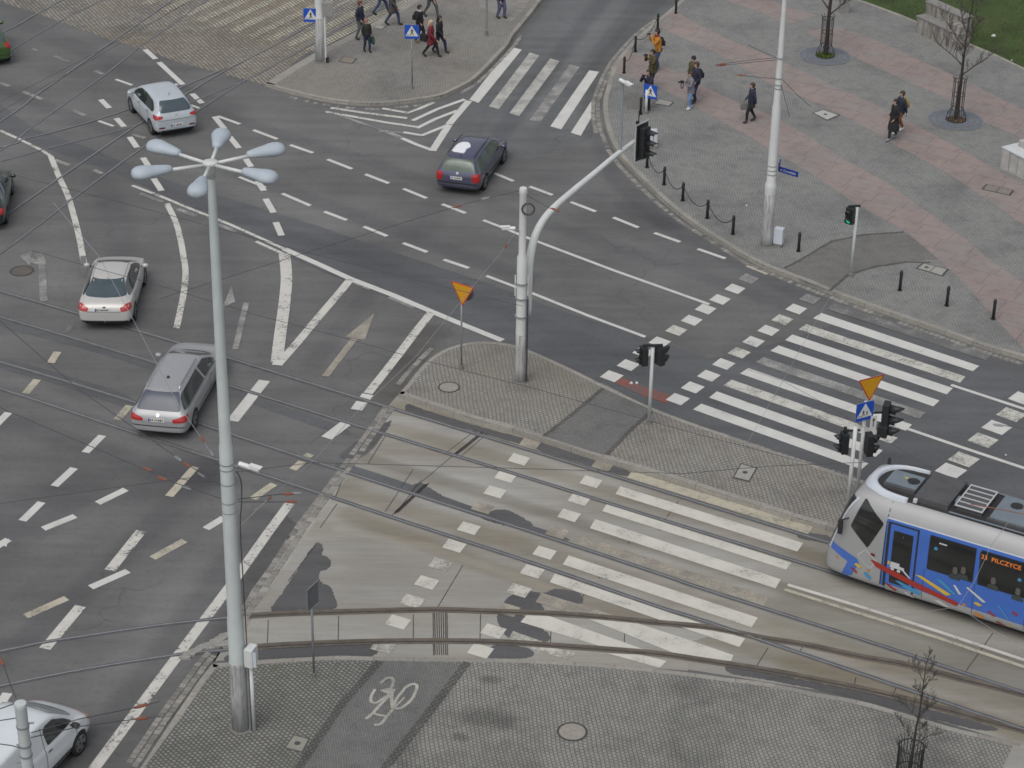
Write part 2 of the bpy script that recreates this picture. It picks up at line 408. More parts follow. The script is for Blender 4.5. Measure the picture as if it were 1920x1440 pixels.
# lower left carriageway, darker lanes, side street
sheet('carriageway', [(-300, 560), (0, 690), (400, 860), (560, 985), (400, 1245), (250, 1440), (60, 1800), (-700, 1800), (-700, 700)], L1, m_asph_l)
sheet('asphalt_band', [(-60, 150), (63, 242), (167, 277), (250, 312), (320, 340), (430, 372), (600, 425), (760, 480), (912, 530), (1050, 582), (1210, 632), (1330, 672), (1470, 640), (1590, 600), (1700, 625), (2200, 800), (2200, 1150), (1700, 930), (1480, 858), (1205, 760), (1100, 716), (1010, 668), (930, 640), (808, 590), (655, 530), (533, 480), (320, 372), (200, 318), (75, 275), (-60, 225)], L1, m_dark)
sheet('side_street', [(1016, -5), (1100, -120), (1340, -120), (1250, 22), (1168, 95), (1140, 140), (1128, 200), (1110, 260), (900, 330), (820, 280), (905, 140), (962, 65)], L1, m_street)
# old cobbled junction top left
sheet('cobbled_road', [(-400, -200), (-60, -22), (27, 12), (75, 27), (140, 50), (200, 72), (262, 90), (330, 115), (405, 135), (430, 142), (500, 160), (560, 110), (800, -40), (1000, -200), (300, -420)], L1, m_cob)
# concrete of the tram tracks
TC = [(745, 742), (722, 768), (680, 822), (636, 880), (585, 950), (556, 995), (512, 1060), (478, 1110), (440, 1172), (400, 1240), (600, 1226), (900, 1232), (1280, 1254), (1600, 1305), (2200, 1480), (2600, 1600), (2600, 1330), (1920, 1100), (1640, 1012), (1440, 955), (1240, 893), (1107, 857), (1010, 823), (860, 775)]
sheet('track_concrete', TC, L1, m_conc)
sheet('curve_concrete', [(478, 1152), (640, 1150), (808, 1146), (920, 1149), (1067, 1155), (1220, 1169), (1345, 1190), (1220, 1222), (1050, 1212), (920, 1204), (750, 1203), (600, 1207), (438, 1222)], .0052, m_conc2)
sheet('curve_concrete_edge', [(700, 1206), (900, 1206), (1050, 1214), (1220, 1228), (1290, 1240), (1290, 1258), (1130, 1246), (1000, 1238), (860, 1234), (700, 1233)], .0054, m_conc2)
sheet('concrete_strip', [(560, 985), (600, 940), (640, 885), (655, 890), (600, 965), (545, 1050), (500, 1110), (478, 1146), (440, 1170), (470, 1110), (520, 1040)], .0050, m_conc2)
DP = [[(593, 1018), (607, 1030), (603, 1040), (617, 1047), (621, 1058), (614, 1068), (599, 1073), (601, 1090), (618, 1100), (628, 1120), (627, 1142), (560, 1144), (508, 1146), (530, 1110), (560, 1065)],
      [(440, 1224), (600, 1209), (640, 1208), (705, 1208), (700, 1230), (640, 1230), (520, 1234), (430, 1242)],
      [(945, 1140), (955, 1118), (985, 1108), (1020, 1112), (1045, 1104), (1085, 1112), (1092, 1130), (1060, 1133), (1015, 1128), (1020, 1145), (985, 1150)],
      [(933, 1152), (975, 1152), (1000, 1168), (1030, 1190), (1022, 1204), (960, 1200), (940, 1180)],
      [(915, 1234), (925, 1210), (975, 1212), (1000, 1222), (990, 1234)],
      [(1370, 1245), (1440, 1262), (1540, 1282), (1640, 1302), (1780, 1340), (1870, 1366), (1830, 1368), (1700, 1336), (1560, 1300), (1437, 1275), (1365, 1262)],
      [(770, 912), (790, 905), (800, 912), (830, 930), (820, 938), (780, 930), (762, 925)],
      [(900, 970), (940, 955), (975, 968), (1000, 985), (960, 988)],
      [(1015, 828), (1100, 852), (1175, 880), (1168, 893), (1085, 868), (1010, 845)],
      [(700, 808), (735, 790), (690, 850), (648, 862), (640, 850)],
      [(765, 758), (800, 770), (900, 800), (1000, 828), (990, 836), (880, 806), (770, 776)],
      [(1500, 998), (1545, 1003), (1560, 1010), (1555, 1018), (1500, 1010)]]
mb = MB()
for i, d in enumerate(DP):
    q = catmull(gp(d), 4, True); q = resample(q + [q[0]], .07)[:-1]; q = [p + Vector((random.gauss(0, .012), random.gauss(0, .012), 0)) for p in q]; mb.prism([(p.x, p.y) for p in q], None, .0062 + i * .0001)
tag(mb.build('asphalt_patches', m_patch), kind='structure')
mb = MB()
for d in ([(0, 600), (160, 640), (320, 690), (480, 745), (640, 800), (640, 815), (480, 760), (320, 706), (160, 655), (0, 612)],
          [(0, 672), (110, 700), (240, 742), (240, 765), (110, 722), (0, 690)], [(640, 868), (760, 905), (900, 955), (1050, 1003), (1050, 1012), (900, 968), (740, 915), (640, 885)]):
    q = catmull(gp(d), 4, True); mb.prism([(p.x, p.y) for p in q], None, .0055)
tag(mb.build('asphalt_seam', m_dark), kind='structure')
# slab joints
mb = MB()
def seg(a, b, w, z, m_=0, mb_=None, z0=0):
    p = [G(*a), G(*b)]; ribbon(mb_ if mb_ is not None else mb, p, -w / 2, w / 2, z, m_)
for a, b in [((905, 808), (845, 858)), ((893, 806), (833, 852)), ((915, 812), (862, 858)), ((845, 858), (765, 925)), ((805, 905), (733, 968)), ((790, 900), (740, 965)), ((775, 880), (722, 960)),
             ((724, 815), (690, 870)), ((650, 880), (628, 935)), ((632, 945), (600, 990)), ((1272, 940), (1250, 970)), ((1248, 972), (1235, 995)), ((1186, 1000), (1178, 1020)), ((1135, 1067), (1122, 1085)), ((1108, 1098), (1090, 1122)),
             ((1862, 1187), (1810, 1260)), ((1034, 1160), (1032, 1208)), ((1172, 1168), (1170, 1220)), ((1605, 1270), (1600, 1292)), ((1680, 1290), (1674, 1304)), ((1505, 1212), (1500, 1222)), ((1440, 1215), (1418, 1250)),
             ((503, 1163), (501, 1212)), ((635, 1155), (634, 1203)), ((775, 1152), (775, 1200)), ((901, 1152), (900, 1200)), ((1705, 1236), (1702, 1246)), ((592, 1022), (540, 1090)), ((868, 1060), (820, 1140))]:
    seg(a, b, .022, .0080)
tag(mb.build('slab_joints', m_groove), kind='structure')
mb = MB()   # steel drain gratings across the curved track
for x in (815, 819, 823, 827, 831, 835):
    seg((x, 1150), (x + 1, 1203), .022, .016)
    seg((x, 1208), (x + 1, 1229), .022, .016)
o = mb.build('drain_grating', m_groove); tag(o, 'long slotted drain grating set across the curved track', 'drain')
mb = MB(); seg((812, 1150), (813, 1229), .03, .0165, mb_=mb); seg((838, 1150), (839, 1229), .03, .0165, mb_=mb)
mb.build('grating_frame', m_rail_rust, o)
mb = MB()
for k in (-3, 0, 3): seg((905 + k, 812), (853 + k, 853), .025, .0165)
o = mb.build('drain_grating', m_groove); tag(o, 'dark drain slot across the track nearest the traffic island', 'drain')
mb = MB()
for k in (-3, 0, 3): seg((800 + k, 908), (742 + k, 962), .03, .0165)
o = mb.build('drain_grating', m_groove); tag(o, 'dark drain slot across the middle tram track', 'drain')

# ------------------------------------------------------------------ rails
RC = [0]
def rail(name, pts, n=6, rust=False, bright=True, bed=.2, side=1, parent=None):
    P_ = catmull(gp(pts), n)
    mb = MB()
    ribbon(mb, P_, -bed, bed, .0185 + RC[0], 2)
    ribbon(mb, P_, -.022, .022, .0205 + RC[0], 0)
    ribbon(mb, P_, .022 * side, .052 * side, .0200 + RC[0], 1)
    ribbon(mb, P_, .052 * side, .064 * side, .0205 + RC[0], 0); RC[0] += .00008
    return mb.build(name, [m_rail_rust if rust else m_rail, m_groove, m_bedr if rust else m_bed], parent)
def track(label, rails, **k):
    for i, r_ in enumerate(rails):
        o = rail('tram_rail', r_, side=1 if i % 2 else -1, **k); tag(o, kind='structure')
track('A', [[(-240, 480), (0, 546.5), (160, 592.5), (320, 639), (480, 687.5), (685, 751), (1000, 847), (1240, 921), (1440, 983.7), (1550, 1017), (1920, 1130), (2300, 1248)],
            [(-240, 530), (0, 594.5), (240, 665), (480, 739), (720, 814), (1000, 900), (1240, 975), (1440, 1036.5), (1560, 1074), (1920, 1186), (2300, 1306)]], bed=.09)
track('B', [[(-240, 610), (0, 679), (240, 751), (520, 843), (760, 922), (1000, 999), (1240, 1078), (1320, 1105.5), (1620, 1201), (1920, 1300), (2300, 1425)],
            [(-240, 658), (0, 729), (240, 808), (520, 899), (760, 979), (1000, 1057), (1230, 1137), (1320, 1165), (1620, 1266), (1920, 1368), (2300, 1496)]], bed=.09)
F1 = [(-300, 1284), (0, 1222), (83, 1205), (200, 1187), (320, 1170), (437, 1158), (520, 1152), (640, 1148), (808, 1144), (920, 1147), (1067, 1153), (1220, 1167), (1320, 1176), (1382, 1187), (1430, 1197), (1507, 1209), (1620, 1233), (1700, 1247), (1800, 1273), (1920, 1303), (2200, 1380)]
F2 = [(-300, 1352), (0, 1287), (150, 1257), (320, 1230), (428, 1219), (487, 1213), (600, 1207), (750, 1203), (920, 1204), (1050, 1212), (1220, 1225), (1320, 1239), (1430, 1256), (1507, 1270), (1620, 1293), (1717, 1316), (1833, 1347), (1930, 1374), (2200, 1450)]
for q in (F1, F2):
    i = [k for k, p in enumerate(q) if p[0] <= 440][-1]
    tag(rail('tram_rail', q[:i + 1], side=-1, bed=.07), kind='structure')
    tag(rail('tram_rail', q[i:], side=-1, bed=.13, rust=True), kind='structure')
track('C', [[(-400, 480), (0, 228), (63, 182), (133, 133), (208, 80), (320, 2), (460, -96)], [(-300, 476), (0, 283), (58, 240), (142, 180), (208, 132), (260, 90), (320, 48), (390, 0), (520, -90)]], bed=.035)
track('D', [[(-300, 200), (0, 63), (58, 32), (117, 0), (300, -100)], [(-300, 262), (0, 117), (17, 97), (117, 38), (192, 0), (380, -104)]], bed=.035)
track('E', [[(-300, 620), (17, 400), (158, 302), (267, 228), (348, 177), (423, 132), (520, 82), (587, 43), (640, 12), (760, -54)], [(-300, 690), (22, 460), (143, 368), (270, 275), (378, 203), (450, 157), (487, 137), (587, 82), (640, 52), (820, -50)]], bed=.045)
track('F', [[(-300, 345), (0, 277), (42, 262), (100, 248), (197, 220), (300, 183), (342, 163), (423, 128)], [(-300, 372), (0, 303), (67, 285), (145, 265), (200, 252), (250, 237), (310, 214), (360, 192), (450, 155)]], bed=.03)

# ------------------------------------------------------------------ pavements, kerbs, gutters
def kerb(path, h, name='kerb', inward=1, wd=.18, step=1.05, z0=-.03):
    "path: outer edge at the kerb's top; stones with open joints"
    P_ = resample(path, .35); mb = MB(); per = 3
    for i in range(0, len(P_) - 1, per):
        j = min(i + per, len(P_) - 1)
        lo, hi = [], []
        for k in range(i, j + 1):
            q = P_[k]
            if k == i and j > i: q = q.lerp(P_[k + 1], .03)
            if k == j and j > i: q = q.lerp(P_[k - 1], .03)
            o_ = offset_pt(P_, k, 0) - P_[k] + q
            n_ = (offset_pt(P_, k, inward * wd) - P_[k]) + q
            lo.append(o_); hi.append(n_)
        zt = h
        b = len(mb.v)
        for a_, c_ in zip(lo, hi):
            ou = (a_ - c_).normalized() * .015
            mb.v += [(a_.x + ou.x, a_.y + ou.y, z0), (a_.x, a_.y, zt - .015), (a_.x - ou.x * 1, a_.y - ou.y * 1, zt), (c_.x, c_.y, zt), (c_.x, c_.y, z0)]
        m = len(lo)
        for k in range(m - 1):
            for e in range(4):
                f = [b + k * 5 + e, b + (k + 1) * 5 + e, b + (k + 1) * 5 + e + 1, b + k * 5 + e + 1]
                mb.f.append(f if inward > 0 else f[::-1]); mb.mi.append(0)
        for k in (0, m - 1):
            f = [b + k * 5 + e for e in range(5)]; mb.f.append(f if k == 0 else f[::-1]); mb.mi.append(0)
    o = mb.build(name, m_kerb); tag(o, kind='structure'); return o

def gutter(path, rows, off0, out=-1, size=.17, z=.02, name='gutter_setts', skip=0):
    P_ = resample(path, size); mb = MB()
    for r in range(rows):
        for i in range(len(P_) - 1):
            if random.random() < skip: continue
            d0 = (off0 + r * size + .008) * out; d1 = (off0 + (r + 1) * size - .008) * out
            sh = .5 if r % 2 else 0
            a = offset_pt(P_, i, d0); b = offset_pt(P_, i, d1); c = offset_pt(P_, i + 1, d1); d = offset_pt(P_, i + 1, d0)
            e = (c - b) * sh; a, b, c, d = a + e, b + e, c + e, d + e
            t = (d - a); a = a + t * .06; d = d - t * .06; t = (c - b); b = b + t * .06; c = c - t * .06
            ce = (a + b + c + d) / 4
            j = [Vector((random.uniform(-.01, .01), random.uniform(-.01, .01), 0)) for _ in range(4)]
            lo = [a + j[0], b + j[1], c + j[2], d + j[3]]
            hi = [q.lerp(ce, .12) for q in lo]; zz = z + random.uniform(-.003, .004)
            vs = [(q.x, q.y, 0) for q in lo] + [(q.x, q.y, zz) for q in hi]
            fs = [(4, 5, 6, 7), (0, 1, 5, 4), (1, 2, 6, 5), (2, 3, 7, 6), (3, 0, 4, 7)]
            if out < 0: fs = fs
            mb.add(vs, fs)
    bm_o = mb.build(name, m_gutter); 
    bm = bmesh.new(); bm.from_mesh(bm_o.data); bmesh.ops.recalc_face_normals(bm, faces=bm.faces); bm.to_mesh(bm_o.data); bm.free()
    tag(bm_o, kind='structure'); return bm_o

HK = .10
# front pavement
E1 = [(60, 1760), (262, 1440), (330, 1338), (375, 1272), (398, 1244), (430, 1241), (520, 1235), (600, 1230.5), (640, 1229), (716, 1231), (800, 1232), (920, 1234), (1000, 1236), (1130, 1244), (1220, 1252), (1320, 1264), (1353, 1269), (1437, 1279), (1530, 1298), (1620, 1315), (1710, 1341), (1800, 1367), (1900, 1391), (2300, 1500)]
e1a = gp(E1[:5], HK); e1b = catmull(gp(E1[4:], HK), 5); e1 = e1a[:-1] + e1b
far = [G(2600, 2600, 0), G(-200, 2600, 0)]
tag(MB().prism([(q.x, q.y) for q in e1] + [(30, 15), (-20, 15)], -.03, HK - .006).build('pavement', m_set_bot), kind='structure')
kerb(e1a, HK, inward=-1); kerb(e1b, HK, inward=-1)
gutter(gp([(262, 1440), (330, 1338), (398, 1244), (410, 1232)]), 2, .04, 1, .19)
gutter(gp([(728, 762), (690, 815), (640, 885), (560, 990), (510, 1068), (470, 1128), (448, 1162)]), 2, -.15, 1, .2, skip=.04)
gutter(gp([(442, 1176), (425, 1205)]), 2, -.1, 1, .2, skip=.25)
sheet('pavement_paving_left', [G(*p, HK) for p in [(100, 1720), (276, 1432), (404, 1256), (430, 1250), (600, 1240), (706, 1240), (640, 1318), (556, 1440), (380, 1700)]], HK + .002, m_set_botl)
sheet('bike_path', [G(*p, HK) for p in [(716, 1240), (800, 1241), (872, 1243), (720, 1440), (520, 1700), (380, 1700), (562, 1440), (642, 1322)]], HK + .004, m_mosaic)
mb = MB()
for q in ([(712, 1240), (640, 1322), (560, 1440), (380, 1700)], [(876, 1242), (800, 1340), (722, 1440), (520, 1700)]):
    ribbon(mb, [G(*p, HK) for p in q], -.11, .11, HK + .007)
tag(mb.build('dark_sett_row', setts('setts_dark', R(-45), .12, .11, .02, (.15, .148, .14), (.115, .113, .108), (.07, .07, .065), warp=.05)), kind='structure')
tag(MB().prism([(q.x, q.y) for q in [G(*p, HK) for p in [(1900, 1397), (2100, 1450), (2050, 1560), (1880, 1440)]]], None, HK + .007).build('paving_slab', m_conc), kind='structure')
for c_, r_, a_ in (((920, 1345), 26, .6), ((925, 1277), 14, .5), ((868, 1385), 12, .6)):
    pass
# central traffic island
HI = .17
E2n = [(747, 738), (765, 718), (783, 695), (807, 671), (840, 652), (873, 643), (905, 640), (940, 642), (973, 649), (1007, 662), (1073, 692), (1133, 722), (1207, 757), (1280, 786), (1363, 815), (1447, 844), (1513, 866), (1580, 889), (1640, 907), (1750, 942), (1920, 998), (2300, 1115)]
E2s = [(747, 738), (803, 756), (868, 778), (912, 791), (963, 804), (1013, 820), (1060, 835), (1107, 851), (1200, 878), (1240, 890), (1280, 902), (1360, 928), (1440, 953), (1500, 972), (1562, 989), (1640, 1012), (1920, 1098), (2300, 1215)]
e2n = catmull(gp(E2n, HI), 4); e2s = catmull(gp(E2s, HI), 4)
tag(MB().prism([(q.x, q.y) for q in e2n] + [(q.x, q.y) for q in e2s[::-1][:-1]], -.03, HI - .006).build('traffic_island', m_set_isl), kind='structure')
kerb(e2n, HI, inward=-1, wd=.16); kerb(e2s, HI, inward=1, wd=.2)
gutter(gp([(1120, 722), (1160, 742), (1207, 766), (1280, 795), (1363, 822), (1447, 850), (1513, 872), (1600, 900)]), 1, 0, 1, .2, skip=.1)
gutter(gp([(752, 722), (775, 695), (800, 668), (815, 655)]), 1, .0, 1, .2, skip=.1)
sheet('island_bike_path', [G(*p, HI) for p in [(1134, 729), (1207, 762), (1222, 769), (1180, 808), (1135, 853), (1108, 846), (1022, 818), (1075, 775)]], HI + .001, m_mosaic)
mb = MB()
for q in ([(1131, 728), (1075, 775), (1020, 818)], [(1222, 771), (1180, 808), (1137, 853)]):
    ribbon(mb, [G(*p, HI) for p in q], -.07, .07, HI + .004)
tag(mb.build('dark_sett_row', MATS.get('x') or bpy.data.materials['setts_dark']), kind='structure')
# top left corner pavement
E3 = [(497, 156), (533, 167), (577, 178), (610, 185), (650, 190.5), (707, 193), (773, 187), (827, 178), (857, 165), (887, 149), (914, 124), (935, 102), (953, 82), (962, 65), (979, 45), (997, 23), (1014, 0), (1060, -62), (1120, -150)]
E3w = [(497, 156), (545, 125), (593, 97), (650, 68), (700, 42), (765, 2), (860, -55)]
e3 = catmull(gp(E3, .14), 5); e3w = gp(E3w, .14)
tag(MB().prism([(q.x, q.y) for q in e3] + [(q.x, q.y) for q in e3w[::-1][:-1]], -.03, .134).build('corner_pavement', m_set_tl), kind='structure')
kerb(e3, .14, inward=1); kerb(e3w, .14, inward=-1, wd=.45)
gutter(gp([(860, 173), (887, 158), (914, 133), (938, 108), (960, 84), (972, 66)]), 1, .03, -1, .2)
gutter(gp([(540, 178), (590, 191), (650, 200), (710, 203), (790, 195)]), 1, .03, -1, .2, skip=.4)
m_slab = setts('granite_slabs', R(30), 1.25, .9, .016, (.285, .228, .213), (.262, .232, .218), (.19, .16, .15), warp=.3, wscale=.06, stains=.1, off=.15)
m_slabg = setts('grey_slabs', R(35), .75, .6, .014, (.27, .255, .24), (.24, .23, .215), (.16, .15, .14), warp=.02, wscale=.3, stains=.1, off=.4)
sheet('slab_paving', [G(*p, .14) for p in [(890, -40), (1010, -40), (985, 14), (960, 42), (945, 38), (900, 12)]], .139, m_slabg)
# big plaza right
E4 = [(1345, -110), (1310, -38), (1275, 0), (1250, 22), (1226, 42), (1207, 58), (1189, 74), (1168, 97), (1151, 120), (1143, 141), (1137, 163), (1131, 187), (1132, 213), (1139, 245), (1153, 277), (1173, 303), (1207, 337), (1240, 370), (1280, 403), (1323, 433), (1363, 458), (1403, 482), (1440, 500), (1507, 525), (1563, 548), (1647, 578), (1713, 601), (1780, 624), (1847, 648), (1920, 669), (2010, 696), (2300, 780)]
e4 = catmull(gp(E4, .14), 5)
tag(MB().prism([(q.x, q.y) for q in e4] + [(75, 60), (75, 150), (10, 150)], -.03, .134).build('plaza_paving', m_set_pl), kind='structure')
kerb(e4, .14, inward=-1 if False else 1, wd=.2)
gutter(gp([(1250, 34), (1222, 54), (1200, 72), (1180, 94), (1160, 118), (1146, 143), (1137, 165), (1128, 190), (1127, 216), (1133, 248)]), 2, .04, -1, .2)
gutter(gp([(1133, 248), (1147, 283), (1168, 312), (1203, 347), (1240, 382), (1280, 414), (1340, 452), (1403, 492), (1507, 535), (1600, 570), (1713, 611), (1850, 658), (1920, 680)]), 1, .02, -1, .2, skip=.1)
def psheet(name, pts, z, m): return sheet(name, [G(*p, .14) for p in pts], z, m)
psheet('slab_band', [(1150, 136), (1165, 100), (1178, 92), (1207, 105), (1240, 120), (1290, 144), (1313, 158), (1375, 188), (1447, 217), (1510, 252), (1580, 297), (1663, 343), (1743, 400), (1813, 450), (1847, 480), (1900, 517), (1960, 560), (1960, 690), (1903, 637), (1863, 593), (1810, 533), (1753, 480), (1703, 437), (1597, 377), (1533, 333), (1440, 277), (1340, 220), (1286, 190), (1234, 163), (1198, 150)], .139, m_slab)
psheet('slab_band', [(1232, 50), (1262, 18), (1299, 40), (1373, 77), (1460, 113), (1563, 160), (1663, 207), (1780, 267), (1847, 307), (1920, 347), (2100, 450), (2100, 540), (1920, 423), (1847, 370), (1763, 317), (1680, 273), (1613, 233), (1540, 197), (1443, 157), (1347, 100), (1273, 68)], .139, m_slab)
psheet('slab_band', [(1290, -30), (1390, -30), (1437, -2), (1480, 14), (1533, 29), (1480, 45), (1420, 22), (1360, 0)], .139, m_slab)
psheet('slab_band', [(1507, 59), (1570, 49), (1630, 70), (1747, 123), (1830, 160), (1920, 207), (2100, 310), (2100, 380), (1897, 250), (1847, 230), (1780, 187), (1680, 143), (1580, 97)], .139, m_slab)
psheet('plaza_path', [(1470, 507), (1500, 492), (1560, 455), (1620, 442), (1700, 437), (1760, 486), (1700, 489), (1640, 498), (1590, 512), (1556, 545), (1507, 527)], .139, m_mos_pl)
psheet('plaza_path', [(1165, 180), (1185, 172), (1210, 176), (1235, 188), (1262, 190), (1230, 200), (1200, 205), (1175, 205)], .138, m_mos_pl)
mb = MB(); ribbon(mb, [G(*p, .14) for p in [(1470, 503), (1500, 488), (1560, 452), (1620, 440), (1695, 435)]], -.06, .06, .141)
ribbon(mb, [G(*p, .14) for p in [(1556, 545), (1590, 515), (1640, 500), (1700, 491), (1745, 492)]], -.06, .06, .141)
tag(mb.build('dark_sett_row', bpy.data.materials['setts_dark']), kind='structure')
# lawn
t = NT('grass_blades_soil'); t.rough(.95)
p_ = t.pos(); c_ = t.ramp(t.noise(p_, .5, 5, .65), [(.3, (.042, .058, .02)), (.55, (.06, .095, .024)), (.75, (.085, .085, .035))])
c_ = t.mix(1, c_, t.ramp(t.noise(p_, 14, 4, .7), [(.25, (.6, .6, .6)), (.75, (1.35, 1.35, 1.3))]), 'MULTIPLY')
t.col(c_); t.bump(t.noise(p_, 30, 3), .8, .04); m_grass = t.m
LW = [(1570, -14), (1606, 0), (1690, 31), (1714, 41), (1801, 78), (1864, 104), (1920, 131), (2200, 262)]
lw = gp(LW, .15)
tag(MB().prism([(q.x, q.y) for q in lw] + [(75, 110), (75, 150), (20, 150)], .1, .17).build('lawn', m_grass), kind='structure')
kerb(lw, .19, inward=1, wd=.1, z0=.1, name='lawn_edging')
mb = MB(); rr = random.Random(5)
gx = [q for q in lw]
for k in range(15000):
    u, v = rr.uniform(1600, 1930), rr.uniform(-30, 130)
    e = 0
    for (ua, va), (ub, vb) in zip(LW, LW[1:]):
        if ua <= u <= ub: e = va + (vb - va) * (u - ua) / (ub - ua)
    if v > e - 3: continue
    p = G(u, v, .17); a = rr.uniform(0, 6.28); h = rr.uniform(.03, .09); l = rr.uniform(.006, .014)
    d = Vector((math.cos(a) * l, math.sin(a) * l, 0)); q = Vector((rr.uniform(-.03, .03), rr.uniform(-.03, .03), h))
    mb.add([p - d, p + d, p + q], [(0, 1, 2)])
tag(mb.build('grass', mat('grass_blade', (.06, .10, .025), .9, 0, .5, 1)), kind='stuff')

# ------------------------------------------------------------------ painted markings
ZM = .0095
ZC = [0]
def zn(z, k=0):
    ZC[0] += 1
    return z + ZC[0] * .00003 + k * .0002
def z3(lst, ox, oy, s): return [(ox + a / s, oy + b / s) for a, b in lst]
def dashes(name, segs, m, w=.14, z=ZM, curve=0):
    mb = MB()
    for s_ in segs:
        P_ = gp(s_, 0)
        if curve and len(P_) > 2: P_ = catmull(P_, curve)
        ribbon(mb, P_, -w / 2, w / 2, zn(z))
    return tag(mb.build(name, m), kind='structure')
def quads(name, qs, m, z=ZM):
    mb = MB()
    for q in qs: mb.prism([(p.x, p.y) for p in gp(q, 0)], None, zn(z))
    return tag(mb.build(name, m), kind='structure')
dashes('lane_dashes', [
    [(408, 218), (450, 233)], [(475, 244), (520, 261)], [(544, 272), (587, 287)], [(614, 299), (660, 317)], [(685, 327), (729, 344)], [(756, 354), (800, 372)], [(829, 383), (873, 400)],
    [(529, 363), (582, 386)], [(608, 397), (650, 413)], [(682, 425), (726, 443)], [(756, 456), (801, 473)], [(832, 487), (879, 503)],
    [(927, 325), (963, 340)], [(993, 350), (1036, 366)], [(1070, 379), (1117, 397)], [(1150, 408), (1197, 427)], [(1227, 437), (1275, 454)], [(1308, 467), (1360, 485)]], m_w, .17)
dashes('lane_line', [[(906, 413), (950, 430)], [(950, 430), (986, 445), (1150, 507), (1330, 571)], [(912, 517.5), (1000, 551), (1100, 591), (1210, 632)], [(1783, 722), (1850, 744), (1920, 767), (2200, 860)], [(1698, 803), (1800, 838), (1920, 878), (2200, 972)]], m_w, .15)
dashes('turning_guide', [[(272, 93), (292, 111)], [(298, 117), (343, 159)], [(360, 176), (379, 194)], [(402, 219), (421, 242)], [(430, 256), (448, 278)], [(457, 293), (471, 313)], [(483, 340), (495, 358)], [(498, 373), (513, 399)], [(517, 417), (528, 442)],
    [(189, 187), (205, 203)], [(218, 222), (233, 238)], [(243, 257), (257, 277)], [(268, 296), (285, 322)], [(288, 335), (303, 358)]], m_w, .24)
dashes('lane_dashes', [[(217, 149), (248, 160)], [(185, 227), (213, 237)], [(448, 332), (498, 352)], [(357, 197), (376, 204)]], m_w, .15)
dashes('faded_dashes', [[(102, 105), (129, 116)], [(178, 133), (193, 139)], [(43, 172), (80, 187)], [(0, 155), (17, 162)], [(137, 207), (160, 217)], [(60, 92), (70, 95)], [(248, 252), (272, 259)], [(103, 300), (130, 310)], [(176, 319), (192, 326)], [(263, 363), (305, 379)], [(333, 392), (368, 406)], [(408, 420), (443, 435)], [(658, 527), (695, 542)], [(730, 557), (777, 577)]], m_wf, .2)
dashes('edge_line', [[(0, 245), (40, 263), (78, 282), (95, 293)], [(248, 348), (300, 368), (353, 390), (433, 422), (480, 443), (533, 467)], [(480, 453), (533, 477)]], m_wc, .15)
dashes('edge_line', [[(533, 467), (600, 497), (657, 523), (740, 555), (808, 584), (870, 610), (942, 639)]], m_w, .26)
dashes('curved_line', [[(95, 293), (110, 330), (127, 367), (138, 403), (148, 443), (156, 485), (158, 497)], [(313, 382), (328, 413), (337, 443), (344, 480), (348, 513), (344, 553), (338, 583), (331, 616)]], m_wc, .22, curve=5)
dashes('splitting_line', [[(533, 476), (536, 500), (537, 530), (532, 580), (525, 630), (519, 679)]], m_wc, .4, curve=4)
dashes('splitting_line', [[(657, 524), (640, 545), (600, 592), (560, 640), (524, 681)], [(809, 586), (783, 618), (750, 662), (718, 703), (690, 738)]], m_wc, .3, z=.0098)
dashes('stop_line', [[(512, 679.5), (532, 681)], [(690, 740), (681, 751)], [(679, 754), (668, 769)], [(653, 791), (612, 822)], [(496, 714), (436, 790)]], m_w, .38, z=.0125)
dashes('cream_dashes', [[(366, 876), (317, 931)], [(582, 852), (568, 862)], [(567, 866), (549, 881)], [(514, 908), (500, 917)], [(500, 917), (474, 936)], [(346, 1014), (286, 1047)], [(125, 1122), (48, 1156)], [(243, 761), (220, 787)], [(70, 712), (48, 738)], [(108, 660), (95, 681)]], m_cream, .26)
dashes('white_dashes', [[(236, 918), (183, 944)], [(139, 878), (102, 912)], [(192, 817), (160, 849)], [(16, 774), (-10, 800)], [(78, 942), (42, 977)], [(141, 968), (81, 992)], [(240, 1071), (170, 1102)], [(420, 971), (386, 992)], [(14, 1302), (-12, 1330)], [(16, 1012), (-20, 1034)], [(60, 772 + 240), (60, 1012)][:0] or [(14, 1300), (4, 1316)]], m_w, .26)
dashes('long_dashes', [[(265, 996), (206, 1070)], [(151, 1137), (84, 1217)]], m_wc, .32)
dashes('long_edge_line', [[(545, 942), (500, 1003), (440, 1088), (352, 1205), (262, 1326), (178, 1440), (60, 1600)]], m_wc, .3)
# arrows
def arrow(name, tri, tail, m, w=.22):
    mb = MB(); mb.prism([(p.x, p.y) for p in gp(tri)], None, zn(ZM))
    for t_ in tail: ribbon(mb, gp(t_), -w / 2, w / 2, zn(ZM))
    tag(mb.build(name, m), kind='structure')
arrow('lane_arrow', [(702, 588), (648, 632), (684, 638)], [[(664, 636), (610, 706)]], m_creamf, .24)
arrow('lane_arrow', [(434, 536), (417, 578), (441, 566)], [[(462, 568), (441, 655)]], m_wf, .2)
arrow('lane_arrow', [(36, 480), (60, 472), (56, 498)], [[(55, 486), (82, 497)], [(72, 476), (79, 490), (80, 520), (82, 565)]], m_wf, .26)
arrow('lane_arrow', [(0, 1020), (17, 1010), (12, 1026)], [], m_w, .2)
dashes('faded_dashes', [[(156, 480), (157, 520)], [(133, 610), (126, 625)]], m_wff, .2)
